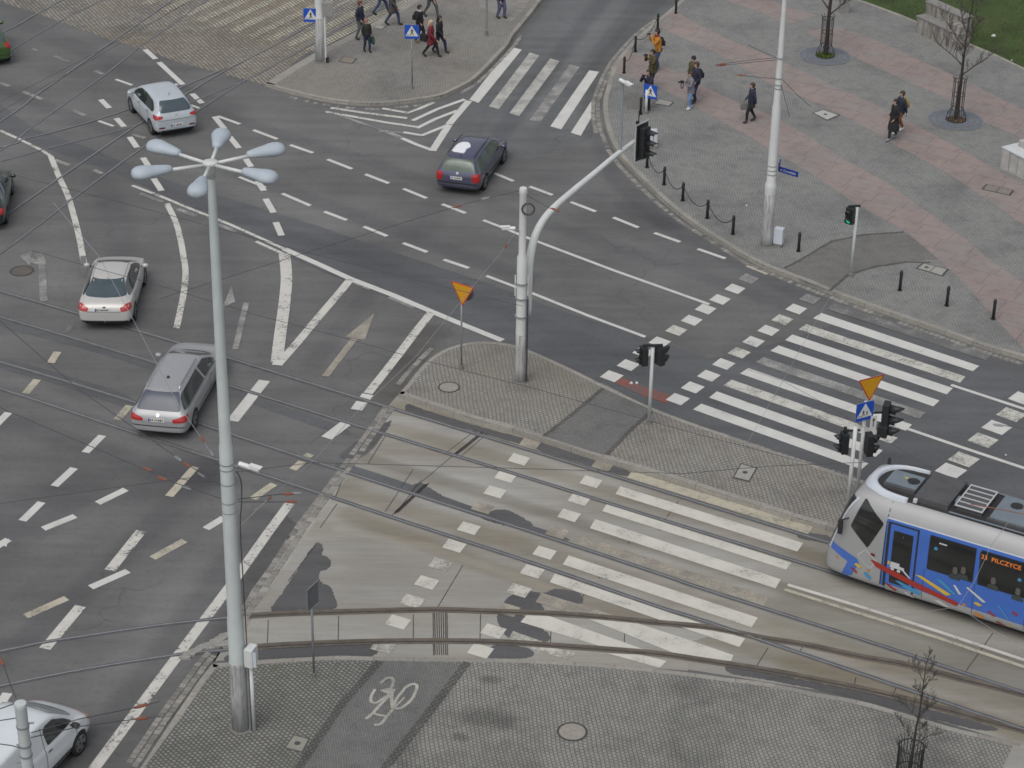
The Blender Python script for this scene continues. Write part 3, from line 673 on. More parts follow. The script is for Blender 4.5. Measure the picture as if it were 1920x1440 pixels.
# top crossing
q = [[(720, 562), (955, 265), (1015, 281), (772, 580)], [(830, 600), (1060, 297), (1115, 312), (885, 616)], [(945, 638), (1175, 330), (1228, 345), (1000, 655)], [(1058, 678), (1285, 363), (1340, 378), (1118, 690)], [(1175, 712), (1395, 397), (1450, 405), (1237, 729)], [(1290, 748), (1405, 572), (1412, 652), (1347, 765)]]
q = [z3(a, 640, 0, 3) for a in q]
quads('zebra_crossing', [q[0]], m_w); quads('zebra_crossing', [q[1], q[2]], m_ww); quads('zebra_crossing', [q[3]], m_wf); quads('zebra_crossing', [q[4], q[5]], m_w)
dashes('hatching', [z3([(718, 568), (605, 700)], 640, 0, 3), z3([(605, 704), (512, 850)], 640, 0, 3)], m_w, .3)
dashes('hatching', [z3([(512, 846), (425, 815), (340, 778)], 640, 0, 3), z3([(335, 775), (240, 737)], 640, 0, 3)], m_w, .2, z=.0096)
dashes('hatching', [z3([(400, 680), (540, 615), (695, 560)], 640, 0, 3), z3([(425, 722), (530, 670), (655, 622)], 640, 0, 3), z3([(350, 745), (455, 762), (605, 702)], 640, 0, 3)], m_w, .19, z=.0097)
dashes('hatching', [z3([(-60, 608), (100, 632), (370, 666)], 640, 0, 3), z3([(-90, 630), (60, 656), (250, 690), (430, 716)], 640, 0, 3), z3([(230, 611), (375, 636), (445, 610), (520, 577)], 640, 0, 3)], m_wc, .19, z=.0097)
dashes('hatching', [z3([(-10, 650), (240, 738), (340, 778)], 640, 0, 3), z3([(210, 742), (330, 745), (450, 765)], 640, 0, 3)], m_wf, .16, z=.0094)
# right crossing
s6 = lambda l: z3(l, 1280, 480, 3)
zq = [[(780, 322), (1668, 620), (1632, 650), (733, 352)], [(695, 385), (1590, 680), (1560, 715), (652, 415)], [(617, 443), (1520, 745), (1485, 780), (575, 475)], [(540, 505), (1445, 815), (1410, 848), (493, 535)], [(455, 570), (1365, 882), (1332, 917), (410, 600)], [(368, 632), (1290, 950), (1255, 985), (322, 663)], [(275, 697), (1210, 1025), (1170, 1057), (230, 730)], [(192, 763), (1125, 1095), (1085, 1132), (148, 798)], [(105, 832), (1045, 1168), (1005, 1203), (58, 865)]]
zq = [s6(a) for a in zq]
quads('zebra_crossing', [zq[i] for i in (0, 2, 3, 5, 7, 8)], m_w)
quads('zebra_crossing', [zq[1], zq[6]], m_wp)
quads('zebra_crossing', [zq[4]], m_wf)
quads('zebra_crossing', [s6([(850, 265), (1740, 555), (1705, 588), (808, 298)])], m_wff)
def squares(name, cs, m, w=.62, d=.5, a=(1, .36), b=(-.80, .60), z=ZM):
    mb = MB()
    for u, v in cs:
        c_ = G(u, v); A = (G(u + 30 * a[0], v + 30 * a[1]) - c_).normalized() * w / 2; B = (G(u + 30 * b[0], v + 30 * b[1]) - c_).normalized() * d / 2
        mb.prism([((c_ + x).x, (c_ + x).y) for x in (-A - B, A - B, A + B, -A + B)], None, zn(z))
    return tag(mb.build(name, m), kind='structure')
squares('cycle_crossing_squares', [(1378, 542), (1350, 562), (1323, 580), (1297, 601), (1237, 642), (1207, 661), (1178, 685), (1147, 706), (1493, 580), (1441, 620), (1413, 641), (1357, 683), (1329, 705), (1299, 727), (1271, 749)], m_w, .58, .56)
squares('cycle_crossing_squares', [(1268, 620), (1467, 600), (1386, 662)], m_wp, .58, .56)
squares('cycle_crossing_squares', [(1404, 523), (1519, 561)], m_wf, .58, .56)
squares('cycle_crossing_squares', [(1918, 748), (1869, 802), (1783, 883)], m_w, .72, .66)
squares('cycle_crossing_squares', [(1896, 778), (1843, 826), (1807, 862)], m_wp, .72, .66)
quads('red_surfacing', [[(1163, 708), (1190, 719), (1260, 743), (1252, 757), (1207, 743), (1175, 729), (1153, 718)]], m_redp, .0085)
quads('cream_mark', [s6([(375, 50), (485, 100), (470, 108), (352, 60)])], m_cream)
# crossing over the tracks
tq = [[(1185, 884), (1524, 989), (1515, 1002), (1176, 896)], [(1163, 912.5), (1506, 1019), (1495, 1035), (1154, 927)], [(1137.5, 946), (1484, 1056), (1474, 1069), (1129, 959)], [(1116, 974), (1464, 1087), (1454, 1104), (1106, 991)], [(1092, 1006), (1442, 1120), (1432, 1137), (1086, 1020)],
      [(1066, 1042), (1421, 1159), (1409, 1177), (1055, 1059)], [(1040, 1076), (1397, 1198), (1386, 1214), (1031, 1092.5)], [(1015, 1112), (1150, 1154), (1100, 1158), (1004, 1130)], [(1100, 1160), (1160, 1158), (1290, 1200), (1375, 1229), (1371, 1240), (1290, 1236)], [(988, 1153), (1030, 1156), (1215, 1221), (1150, 1220), (976, 1167)], [(962, 1184), (1030, 1208), (975, 1206), (952, 1200)],
      [(1140, 1226), (1200, 1228), (1250, 1240), (1237, 1253)], [(985, 1213), (1040, 1215), (1080, 1226), (1062, 1237)]]
quads('zebra_crossing', [tq[i] for i in (1, 2, 3, 5, 6, 8, 9, 11)], m_tw)
quads('zebra_crossing', [tq[i] for i in (0,)], m_cream)
quads('zebra_crossing', [tq[i] for i in (4, 7)], m_creamf)
quads('zebra_crossing', [tq[i] for i in (10, 12)], m_tww)
squares('cycle_crossing_squares', [(973, 862), (948, 894), (928, 923), (879, 991), (852, 1024), (800, 1093), (746, 1167), (1108, 904), (1086, 937), (1067, 967), (1021, 1037), (998, 1072), (925, 1184), (901, 1221)], m_tw, .58, .50, (1, .30), (-.60, .80))
squares('cycle_crossing_squares', [(826, 1059), (773, 1128), (973, 1108), (719, 1213)], m_tww, .58, .50, (1, .30), (-.60, .80))
squares('cycle_crossing_squares', [(993, 833), (1130, 873), (905, 952), (1045, 999), (952, 1144)], m_creamf, .58, .50, (1, .30), (-.60, .80))
dashes('double_line', [[(1477, 1097), (1622, 1141), (1760, 1185), (1920, 1238), (2200, 1330)]], m_tw, .13)
dashes('double_line', [[(1471, 1106), (1600, 1147), (1760, 1197), (1920, 1251), (2200, 1345)]], m_cream, .13)
# yellowish stripes on the old cobbles
mb = MB()
for u, v in [(308, 20), (273, 9), (347, 29), (372, 41), (403, 51), (437, 60), (472, 69), (503, 77), (541, 86), (582, 95)]:
    a = G(u, v); d = (G(437 + 127, 60 - 60) - G(437, 60)).normalized() * random.uniform(9, 11)
    ribbon(mb, [a, a + d], -.25, .25, zn(ZM))
tag(mb.build('zebra_crossing', setts('old_cobbles_painted', R(62), .21, .17, .03, (.52, .49, .40), (.36, .335, .275), (.12, .11, .09), warp=.16, wscale=.9, stains=.3)), kind='structure')
# bicycle symbol on the front path
bs = lambda l: [G(660 + a / 11.08, 1250 + b / 11.08, HK) for a, b in l]
mb = MB(); zb = HK + .008
for k, (l, w_) in enumerate([([(480, 470), (400, 620), (395, 720), (440, 750), (520, 750), (620, 680), (760, 590)], .075), ([(590, 350), (700, 255), (820, 235), (860, 290), (840, 390), (780, 490)], .08),
               ([(1030, 540), (1110, 440), (1230, 370), (1330, 375), (1345, 460), (1260, 650), (1150, 770), (1020, 860), (900, 870), (880, 790), (940, 650), (1030, 540)], .08),
               ([(880, 860), (1090, 640)], .05), ([(880, 470), (830, 560), (825, 700), (845, 870)], .09), ([(800, 580), (620, 760), (430, 970), (290, 1090)], .085), ([(850, 890), (740, 1020), (600, 1190), (460, 1215)], .08), ([(440, 965), (560, 1010), (720, 1030)], .07)]):
    ribbon(mb, catmull(bs(l), 4), -w_ / 2, w_ / 2, zb + k * .0004)
mb.prism([(p.x, p.y) for p in bs([(570, 500), (740, 445), (860, 470), (850, 510), (760, 580)])], None, zb + .0036)
tag(mb.build('bicycle_symbol', paint('paint_symbol', (.48, .47, .41), .47, .09, 24, (.19, .19, .18))), kind='structure')

# ------------------------------------------------------------------ covers in the ground
m_cover = mat('cover_concrete', (.30, .275, .245), .85, 0, .14, 8)
m_cast = mat('cast_iron', (.09, .088, .085), .7, .3, .25, 20)
def manhole(u, v, r, z, label, m=m_cover, ring=m_cast):
    p = G(u, v, z); t_ = empty('manhole_cover', p, 0, label, 'manhole cover')
    MB().lathe([(r, -.02), (r, .007), (r - .02, .009), (0.01, .010)], n=40).build('cover', m, t_)
    mb = MB(); k = 40
    for i in range(k):
        a, b = 2 * math.pi * i / k, 2 * math.pi * (i + 1) / k
        mb.add([(r * 1.02 * math.cos(a), r * 1.02 * math.sin(a), .0085), (r * 1.18 * math.cos(a), r * 1.18 * math.sin(a), .0075), (r * 1.18 * math.cos(b), r * 1.18 * math.sin(b), .0075), (r * 1.02 * math.cos(b), r * 1.02 * math.sin(b), .0085)], [(0, 1, 2, 3)])
    mb.build('frame', ring, t_)
manhole(842, 726, .30, HI, 'round pale manhole cover on the triangular traffic island')
manhole(1073, 1372, .33, HK, 'round pale manhole cover in the front pavement')
manhole(41, 508, .36, .005, 'round cast iron manhole cover in the asphalt beside the left turn arrow', mat('worn_iron', (.14, .125, .11), .8, .2, .2), m_cast)
def hatch(corners, z, label, m, lids=1, dot=True):
    P_ = [G(u, v, z) for u, v in corners]; c_ = sum(P_, Vector()) / 4
    t_ = empty('access_cover', c_, 0, label, 'access cover')
    def sub(s0, s1, sc, zz, name, mm, par):
        a = [P_[0].lerp(P_[1], s0), P_[0].lerp(P_[1], s1), P_[3].lerp(P_[2], s1), P_[3].lerp(P_[2], s0)]
        cc = sum(a, Vector()) / 4
        return MB().prism([((cc + (q - cc) * sc - c_).x, (cc + (q - cc) * sc - c_).y) for q in a], -.01, zz).build(name, mm, par)
    sub(0, 1, 1.12, .006, 'frame', m_cast, t_)
    for i in range(lids):
        sub(i / lids, (i + 1) / lids, .96 if lids == 1 else .93, .011, 'lid', m, t_)
    if dot:
        q = P_[0].lerp(P_[1], .5 / lids).lerp(P_[3].lerp(P_[2], .5 / lids), .5) - c_
        MB().lathe([(.08, 0), (.08, .014), (.01, .015)], (q.x, q.y, 0), 16).build('handle', m_cast, t_)
m_lid = mat('lid_pale', (.33, .325, .295), .8, 0, .1)
hatch([(1543, 206), (1572, 216), (1551, 225), (1525, 212)], .14, 'square pale lid in the plaza between the slab bands', mat('lid_white', (.42, .42, .39), .8, 0, .1))
hatch([(1390, 870), (1418, 878), (1404, 902), (1376, 895)], HI, 'rectangular pale lid at the narrow end of the traffic island', m_lid)
hatch([(1732, 494), (1776, 505), (1766, 517), (1720, 503)], .14, 'double pale lid beside the slab band near the black bollards', m_lid, 2)
hatch([(551, 1379), (579, 1386), (566, 1410), (535, 1402)], HK, 'square lid with round plug beside the painted bicycle', mat('lid_green_grey', (.27, .27, .23), .8, 0, .12))
hatch([(1851, 346), (1899, 357), (1892, 366), (1843, 355)], .14, 'double lid set in the pink slab band below the stone wall', mat('lid_slab', (.22, .20, .18), .8, 0, .12), 2, False)
hatch([(1236, 186), (1262, 192), (1254, 199), (1226, 194)], .14, 'grey concrete slab lid behind the right crossing sign', m_lid, 1, False)
hatch([(706, 47), (723, 49), (716, 55), (700, 52)], .14, 'small square lid near the striding pedestrians', m_lid, 1, False)
hatch([(645, 106), (668, 110), (660, 119), (636, 115)], .14, 'brownish square lid in the corner pavement beside the mast', mat('lid_brown', (.24, .21, .17), .85, 0, .1), 1, False)

# ------------------------------------------------------------------ vehicles
def eval_mesh(o):
    dg = bpy.context.evaluated_depsgraph_get(); dg.update()
    return bpy.data.meshes.new_from_object(o.evaluated_get(dg))

def loft(secs, levels=2, closed_ends=True):
    "secs: list of rings; ring = list of (x, y, z) for the right half from bottom centre to top centre"
    bm = bmesh.new(); rings = []
    for s_ in secs:
        k = len(s_); rt = [bm.verts.new(p) for p in s_]
        lf = [rt[0]] + [bm.verts.new((p[0], -p[1], p[2])) for p in s_[1:-1]] + [rt[-1]]
        rings.append((rt, lf))
    for (r0, l0), (r1, l1) in zip(rings, rings[1:]):
        for i in range(len(r0) - 1):
            bm.faces.new([r0[i], r0[i + 1], r1[i + 1], r1[i]]); bm.faces.new([l0[i + 1], l0[i], l1[i], l1[i + 1]])
    if closed_ends:
        for (r, l), e in ((rings[0], 0), (rings[-1], 1)):
            for i in range(len(r) - 1):
                f = [r[i], r[i + 1], l[i + 1], l[i]]
                f2 = []; [f2.append(v) for v in f if v not in f2]
                bm.faces.new(f2)
    bmesh.ops.recalc_face_normals(bm, faces=bm.faces)
    me = bpy.data.meshes.new('body'); bm.to_mesh(me); bm.free()
    o = bpy.data.objects.new('tmp', me); C.objects.link(o)
    if levels:
        md = o.modifiers.new('s', 'SUBSURF'); md.levels = levels; md.render_levels = levels
    return o

def cut(o, cutters):
    "boolean difference of cutter mesh builders, then bake everything"
    tmp = []
    for mb in cutters:
        c_ = mb.build('cutter', None); tmp.append(c_)
        bm = bmesh.new(); bm.from_mesh(c_.data); bmesh.ops.recalc_face_normals(bm, faces=bm.faces); bm.to_mesh(c_.data); bm.free()
        md = o.modifiers.new('b', 'BOOLEAN'); md.operation = 'DIFFERENCE'; md.object = c_; md.solver = 'EXACT'
    me = eval_mesh(o)
    for c_ in tmp: bpy.data.objects.remove(c_)
    bpy.data.objects.remove(o)
    return me

def subdiv_poly(poly, maxe):
    bm = bmesh.new(); vs = [bm.verts.new((p[0], p[1], 0)) for p in poly]
    bm.faces.new(vs); bmesh.ops.triangulate(bm, faces=bm.faces)
    for _ in range(7):
        es = [e for e in bm.edges if e.calc_length() > maxe]
        if not es: break
        bmesh.ops.subdivide_edges(bm, edges=es, cuts=1); bmesh.ops.triangulate(bm, faces=bm.faces)
    V = [v.co.copy() for v in bm.verts]; bm.verts.index_update(); F = [[v.index for v in f.verts] for f in bm.faces]
    bm.free(); return V, F

def roundc(poly, r=.25, n=3):
    out = []; k = len(poly)
    for i in range(k):
        a, b, c_ = Vector(poly[i - 1]), Vector(poly[i]), Vector(poly[(i + 1) % k])
        d = min((a - b).length, (c_ - b).length) * .45; d = min(d, r)
        p0 = b + (a - b).normalized() * d; p2 = b + (c_ - b).normalized() * d
        for j in range(n + 1):
            t_ = j / n; out.append(tuple(p0 * (1 - t_) ** 2 + b * 2 * t_ * (1 - t_) + p2 * t_ * t_))
    return out

class Decal:
    "lays thin pieces (glass, lamps, seams, stripes) onto a body by casting them onto its surface"
    def __init__(s, me): s.b = BVHTree.FromPolygons([v.co for v in me.vertices], [p.vertices[:] for p in me.polygons])
    def put(s, mb, poly, face, off=.005, rnd=0, maxe=.09, far=6, mi=0, th=0):
        # face: 'L' +y side, 'R' -y side (poly in x,z); 'B' from -x, 'F' from +x (poly in y,z); 'T' from above (poly in x,y)
        if rnd: poly = roundc(poly, rnd)
        V, F = subdiv_poly(poly, maxe); out = []
        for p in V:
            if face in 'LR':
                sg = 1 if face == 'L' else -1; o_ = Vector((p.x, far * sg, p.y)); d = Vector((0, -sg, 0))
            elif face in 'MN':
                sg = 1 if face == 'M' else -1; d = Vector((.7071, -.7071 * sg, 0)); o_ = Vector((.7071 * p.x, .7071 * p.x * sg, p.y)) - d * 5
            elif face in 'PQ':
                sg = 1 if face == 'P' else -1; d = Vector((-.7071, -.7071 * sg, 0)); o_ = Vector((.7071 * p.x, -.7071 * p.x * sg, p.y)) - d * 5
            elif face in 'BF':
                sg = 1 if face == 'F' else -1; o_ = Vector((far * sg, p.x, p.y)); d = Vector((-sg, 0, 0))
            else: o_ = Vector((p.x, p.y, far)); d = Vector((0, 0, -1))
            h, n, _, _ = s.b.ray_cast(o_, d)
            if h is None:
                h, n, _, _ = s.b.find_nearest(o_ + d * far * .8)
            if n.dot(d) > 0: n = -n
            out.append(h + n * off)
        d0 = {'L': Vector((0, 1, 0)), 'R': Vector((0, -1, 0)), 'B': Vector((-1, 0, 0)), 'F': Vector((1, 0, 0)), 'T': Vector((0, 0, 1)), 'P': Vector((.7, .7, 0)), 'Q': Vector((.7, -.7, 0)), 'M': Vector((-.7, .7, 0)), 'N': Vector((-.7, -.7, 0))}[face]
        fs = []
        for f in F:
            nn = (out[f[1]] - out[f[0]]).cross(out[f[2]] - out[f[0]])
            fs.append(f if nn.dot(d0) > 0 else f[::-1])
        mb.add(out, fs, mi)

m_glass = mat('car_glass', (.030, .038, .042), .04, 0, 0, coat=1)
m_glass_g = mat('car_glass_green', (.10, .13, .105), .15, 0, .15, 2, coat=.3)
m_glass_b = mat('car_glass_blue', (.055, .078, .092), .05, 0, .12, 3, coat=1)
m_rub = mat('tyre_rubber', (.022, .022, .023), .8, 0, .2)
m_rim = mat('alloy_rim', (.32, .33, .34), .3, .8, .1)
m_blk = mat('black_plastic', (.025, .025, .027), .55, 0, .1)
m_red = mat('tail_lamp_red', (.40, .012, .012), .18, 0, 0, coat=1)
m_redd = mat('tail_lamp_dark', (.16, .01, .01), .2, 0, 0, coat=1)
m_plate = mat('plate_white', (.62, .62, .60), .5, 0, .05)
m_pblue = mat('plate_blue', (.03, .06, .35), .5, 0, 0)
m_chr = mat('chrome', (.6, .6, .6), .15, 1, 0)
m_under = mat('underbody', (.03, .03, .03), .9, 0, 0)
m_amber = mat('amber_lamp', (.6, .2, .03), .3, 0, 0, coat=1)
m_clear = mat('lamp_clear', (.75, .77, .78), .12, 0, .1, coat=1)

def ring(x, W, zb, zsh, zt, Wr):
    Wr = min(Wr, W - .04)
    k = max(0, min(1, (zt - zsh) / .4))
    p5 = Vector((W - .055, zsh)); p8 = Vector((Wr, zt - .028 - .04 * k))
    p = [(0, zb), (.8 * W, zb), (.965 * W, zb + .07), (W, zb + (zsh - zb) * .48), (W - .012, zsh - .07), p5, p5.lerp(p8, .1), p5.lerp(p8, .86), p8, (max(Wr - .13, .1), zt - .012), (0, zt)]
    return [(x, -q[0], q[1]) for q in p]

def make_car(name, label, cat, loc, rz, secs, body_m, wb, track_w, wr, glass, lamps, plate, extras, gm=None, gm_rear=None, rim_m=None, group='cars on the road', xw=(None, None)):
    t_ = empty(name, loc, rz, label, cat, group)
    o = loft([ring(*q) for q in secs])
    fx, bx = xw if xw[0] is not None else (wb / 2, -wb / 2)
    Wm = max(q[1] for q in secs)
    cuts = []
    for x in (fx, bx):
        for sy in (1, -1):
            mb = MB(); n = 26
            a = [(x + (wr + .055) * math.cos(i * 2 * math.pi / n), (wr + .055) * math.sin(i * 2 * math.pi / n) + wr) for i in range(n)]
            mb.add([(p, sy * (Wm - .27), q) for p, q in a] + [(p, sy * (Wm + .3), q) for p, q in a], [list(range(n)), list(range(n, 2 * n))[::-1]] + [[i, (i + 1) % n, n + (i + 1) % n, n + i] for i in range(n)])
            cuts.append(mb)
    me = cut(o, cuts)
    me.name = 'body'; body = link_mesh('body', me, body_m, t_, True)
    try: me.set_sharp_from_angle(angle=R(40))
    except Exception: pass
    D = Decal(me)
    for face, poly, nm, mm, off, rn in glass + lamps + extras:
        polys = poly if isinstance(poly[0][0], (list, tuple)) else [poly]
        faces = face if len(face) == len(polys) else face * len(polys)
        for fc, pl in zip(faces, polys):
            mb = MB(); D.put(mb, pl, fc, off, rn); mb.build(nm, mm, t_, True)
    # lower black lip / underbody
    mb = MB(); mb.box(((secs[0][0] + secs[-1][0]) / 2, 0, .26), (secs[-1][0] - secs[0][0] - .5, Wm * 2 - .5, .16)); mb.build('underbody', m_under, t_)
    for x in (fx, bx):
        for sy in (1, -1):
            y = sy * (Wm - .105)
            mb = MB(); n = 28; prof = [(wr - .11, -.09), (wr - .03, -.105), (wr, -.075), (wr, .075), (wr - .03, .105), (wr - .11, .09)]
            b = 0
            for r_, dy in prof:
                for i in range(n):
                    an = i * 2 * math.pi / n; mb.v.append((x + r_ * math.cos(an), y + dy * sy, wr + r_ * math.sin(an)))
            for k in range(len(prof) - 1):
                for i in range(n):
                    mb.f.append([k * n + i, k * n + (i + 1) % n, (k + 1) * n + (i + 1) % n, (k + 1) * n + i]); mb.mi.append(0)
            w_ = mb.build('wheel', m_rub, t_, True)
            mb = MB(); ri = wr - .105
            for k in range(5):
                a0 = k * 2 * math.pi / 5; c0, s0 = math.cos(a0), math.sin(a0)
                for (d0, wa, d1, wb_) in ((.03, .05, ri, .075),):
                    px, pz = -s0, c0
                    vs = [(x + c0 * d0 + px * wa, y + sy * .085, wr + s0 * d0 + pz * wa), (x + c0 * d0 - px * wa, y + sy * .085, wr + s0 * d0 - pz * wa), (x + c0 * d1 - px * wb_, y + sy * .095, wr + s0 * d1 - pz * wb_), (x + c0 * d1 + px * wb_, y + sy * .095, wr + s0 * d1 + pz * wb_)]
                    mb.add(vs + [(a_, b_ - sy * .03, c_) for a_, b_, c_ in vs], [(0, 1, 2, 3), (4, 5, 1, 0), (5, 6, 2, 1), (6, 7, 3, 2), (7, 4, 0, 3)])
            for i in range(24):
                a0, a1 = i * math.pi / 12, (i + 1) * math.pi / 12
                mb.add([(x + r_ * math.cos(a_), y + sy * .10, wr + r_ * math.sin(a_)) for a_, r_ in ((a0, ri), (a1, ri), (a1, ri + .022), (a0, ri + .022))], [(0, 1, 2, 3)])
            rm = mb.build('rim', rim_m or m_rim, w_)
            mb = MB(); mb.add([(x + (ri + .01) * math.cos(i * math.pi / 10), y + sy * .05, wr + (ri + .01) * math.sin(i * math.pi / 10)) for i in range(20)], [list(range(20))]); mb.build('hub', m_blk, w_)
    if plate:
        xs, z, w_, tilt = plate
        h, n, _, _ = D.b.ray_cast(Vector((-6, 0, z)), Vector((1, 0, 0)))
        M = Matrix.Rotation(tilt, 3, 'Y')
        p = MB().box((h.x - .012, xs, z), (.012, w_, .115), M=M).build('number_plate', m_plate, t_)
        MB().box((h.x - .019, xs + w_ / 2 - .02, z), (.004, .04, .112), M=M).build('plate_band', m_pblue, p)
        mb = MB(); x0 = xs + w_ / 2 - .07
        rr_ = random.Random(hash(name) % 1000 if False else int(loc[0] * 10))
        for i in range(7):
            if i == 2: x0 -= .03
            hh = rr_.choice((.07, .065, .06)); mb.box((h.x - .0195, x0, z), (.003, rr_.choice((.02, .028, .034)), hh), M=M); x0 -= .055
        mb.box((h.x - .0185, xs - .02, z), (.0015, .40, .008), M=M); mb.build('plate_marks', mat('plate_ink', (.05, .05, .06), .6, 0, 0), p)
    return t_, D

def mirrors(t_, x, y, z, m, s=1):
    for sy in (1, -1):
        mb = MB().lathe([(.02, -.11), (.075, -.09), (.095, 0), (.075, .09), (.02, .11)], n=12)
        # lay the shell on its side and squash it
        mb.v = [(x + q[0] * .9, sy * (y + .08) + q[2] * .95, z + q[1] * .85) for q in mb.v]
        o = mb.build('mirror', m, t_, True)
        MB().tube([(x, sy * (y - .08), z - .03), (x, sy * (y + .03), z - .01)], .022).build('stalk', m_blk, o)

def side2(poly): return [poly, poly]
SW = lambda pts, w_: pts   # readable alias

def strip(p0, p1, w_):
    a, b = Vector(p0), Vector(p1); n = Vector((-(b - a).y, (b - a).x)).normalized() * w_ / 2
    return [tuple(a + n), tuple(b + n), tuple(b - n), tuple(a - n)]

m_silver = mat('paint_silver', (.52, .565, .61), .38, .15, .03, 3, coat=.5)
m_champ = mat('paint_warm_silver', (.55, .54, .52), .38, .15, .03, 3, coat=.5)
m_navy = mat('paint_navy', (.12, .122, .19), .32, .55, .06, 3, coat=.6)
m_greyp = mat('paint_grey', (.37, .375, .39), .38, .2, .03, 3, coat=.5)
m_green = mat('paint_green', (.055, .12, .03), .25, .2, .1, 3, coat=1)
m_dgreen = mat('paint_dark_green', (.012, .03, .022), .2, .2, .1, 3, coat=1)
m_vanw = mat('paint_white_van', (.68, .72, .75), .28, 0, .03, 3, coat=.7)

# silver hatchback turning across the junction
secs = [(-2.08, .66, .42, .74, .80, .56), (-2.04, .82, .32, .90, .97, .64), (-1.94, .87, .26, .99, 1.18, .64), (-1.74, .88, .22, 1.0, 1.43, .60), (-1.35, .885, .2, 1.0, 1.53, .61), (-.5, .885, .2, .97, 1.57, .63), (.25, .885, .2, .95, 1.54, .62), (.75, .885, .2, .94, 1.36, .63), (1.2, .88, .2, .93, 1.07, .66), (1.65, .86, .22, .84, .93, .62), (1.95, .80, .27, .72, .78, .54), (2.06, .66, .36, .58, .62, .44)]
gl = [('LR', side2([(-1.52, 1.03), (-1.60, 1.13), (-1.25, 1.37), (-.5, 1.45), (.2, 1.41), (.75, 1.20), (1.02, 1.0), (.4, .99), (-.8, 1.02)]), 'side_window', m_glass, .006, .12),
      ('B', [(-.60, 1.08), (.60, 1.08), (.66, 1.17), (.52, 1.45), (-.52, 1.45), (-.66, 1.17)], 'rear_window', m_glass_b, .006, .08),
      ('F', [(-.68, 1.08), (.68, 1.08), (.52, 1.46), (-.52, 1.46)], 'windscreen', m_glass, .006, .1)]
def lampset(yo, yi, z0, z1, zi0, zi1, x0, x1, nm='tail_light', m=None):
    r_ = []
    for s_ in (1, -1):
        u0, u1, um = (x0 - .06 + yi) * .7071, (x1 + yo) * .7071, (x0 - .02 + yo) * .7071
        r_.append(('M' if s_ > 0 else 'N', [(u0, zi0), (um, z0), (u1, z0 + .03), (u1 + .01, z1), (um, z1), (u0, zi1)], nm, m or m_red, .012, .04))
    return r_
lm = lampset(.84, .56, .83, 1.0, .88, .97, -1.98, -1.72)
ex = [('B', strip((-.80, .80), (.80, .80), .014), 'boot_seam', m_blk, .003, 0), ('LR', side2([(-.02, .32), (.0, .32), (.0, 1.0), (-.02, 1.0)]), 'door_seam', m_blk, .003, 0), ('LR', side2([(1.06, .32), (1.08, .32), (1.04, .95), (1.02, .95)]), 'door_seam', m_blk, .003, 0), ('LR', side2([(-1.0, .45), (-.98, .45), (-1.12, .99), (-1.14, .99)]), 'door_seam', m_blk, .003, 0),
      ('LR', side2([(.06, .84), (.22, .84), (.22, .875), (.06, .875)]), 'door_handle', m_blk, .012, 0), ('LR', side2([(-1.02, .87), (-.86, .87), (-.86, .905), (-1.02, .905)]), 'door_handle', m_blk, .012, 0),
      ('B', roundc([(-.06, .93), (.06, .93), (.06, .99), (-.06, .99)], .03), 'badge', m_chr, .008, 0), ('B', [(-.72, .30), (.72, .30), (.72, .38), (-.72, .38)], 'bumper_insert', m_blk, .004, .03), ('BB', [[(-.74, .47), (-.5, .47), (-.5, .53), (-.74, .53)], [(.74, .47), (.5, .47), (.5, .53), (.74, .53)]], 'reflector', m_redd, .006, .02)]
t_, D = make_car('hatchback_car', 'silver hatchback crossing the tram rails at the top left', 'car', (-14.38, 85.6, 0), R(116.5), secs, m_silver, 2.56, .8, .32, gl, lm, (0, .56, .5, .1), ex)
mirrors(t_, .86, .9, 1.03, m_silver)
MB().tube([(-1.2, 0, 1.53), (-1.42, 0, 1.72)], [.012, .005]).build('aerial', m_blk, t_)

# navy estate leaving the side street, snow on its roof
secs = [(-2.26, .68, .42, .72, .78, .56), (-2.22, .82, .32, .88, .94, .66), (-2.12, .86, .26, .93, 1.14, .66), (-1.98, .87, .22, .94, 1.38, .58), (-1.75, .872, .2, .94, 1.45, .58), (-.6, .875, .2, .92, 1.48, .59), (.25, .875, .2, .91, 1.45, .58), (.75, .875, .2, .90, 1.24, .62), (1.15, .87, .2, .89, 1.0, .66), (1.6, .86, .22, .82, .90, .64), (2.0, .81, .27, .70, .76, .56), (2.2, .68, .34, .56, .60, .44)]
gl = [('LR', side2([(-2.02, .97), (-1.9, 1.30), (-.6, 1.37), (.2, 1.34), (.72, 1.13), (.98, .96), (.0, .95)]), 'side_window', m_glass_g, .006, .06),
      ('B', [(-.68, .99), (.68, .99), (.53, 1.38), (-.53, 1.38)], 'rear_window', m_glass_g, .006, .05), ('F', [(-.68, 1.02), (.68, 1.02), (.50, 1.37), (-.50, 1.37)], 'windscreen', m_glass, .006, .1)]
lm = lampset(.84, .60, .62, .93, .62, .93, -2.2, -2.02)
ex = [('LR', side2(strip((-2.05, .945), (1.0, .93), .022)), 'window_trim', m_chr, .010, 0), ('LR', side2(strip((-1.0, .48), (1.0, .48), .04)), 'rubbing_strip', m_blk, .012, 0), ('LR', side2([(-.05, .32), (-.03, .32), (-.03, .92), (-.05, .92)]), 'door_seam', m_blk, .003, 0), ('LR', side2([(1.0, .32), (1.02, .32), (1.0, .9), (.98, .9)]), 'door_seam', m_blk, .003, 0),
      ('B', roundc([(-.05, .88), (.05, .88), (.05, .97), (-.05, .97)], .05), 'badge', m_chr, .008, 0), ('B', [(-.76, .50), (.76, .50), (.76, .56), (-.76, .56)], 'bumper_strip', m_blk, .006, .02)]
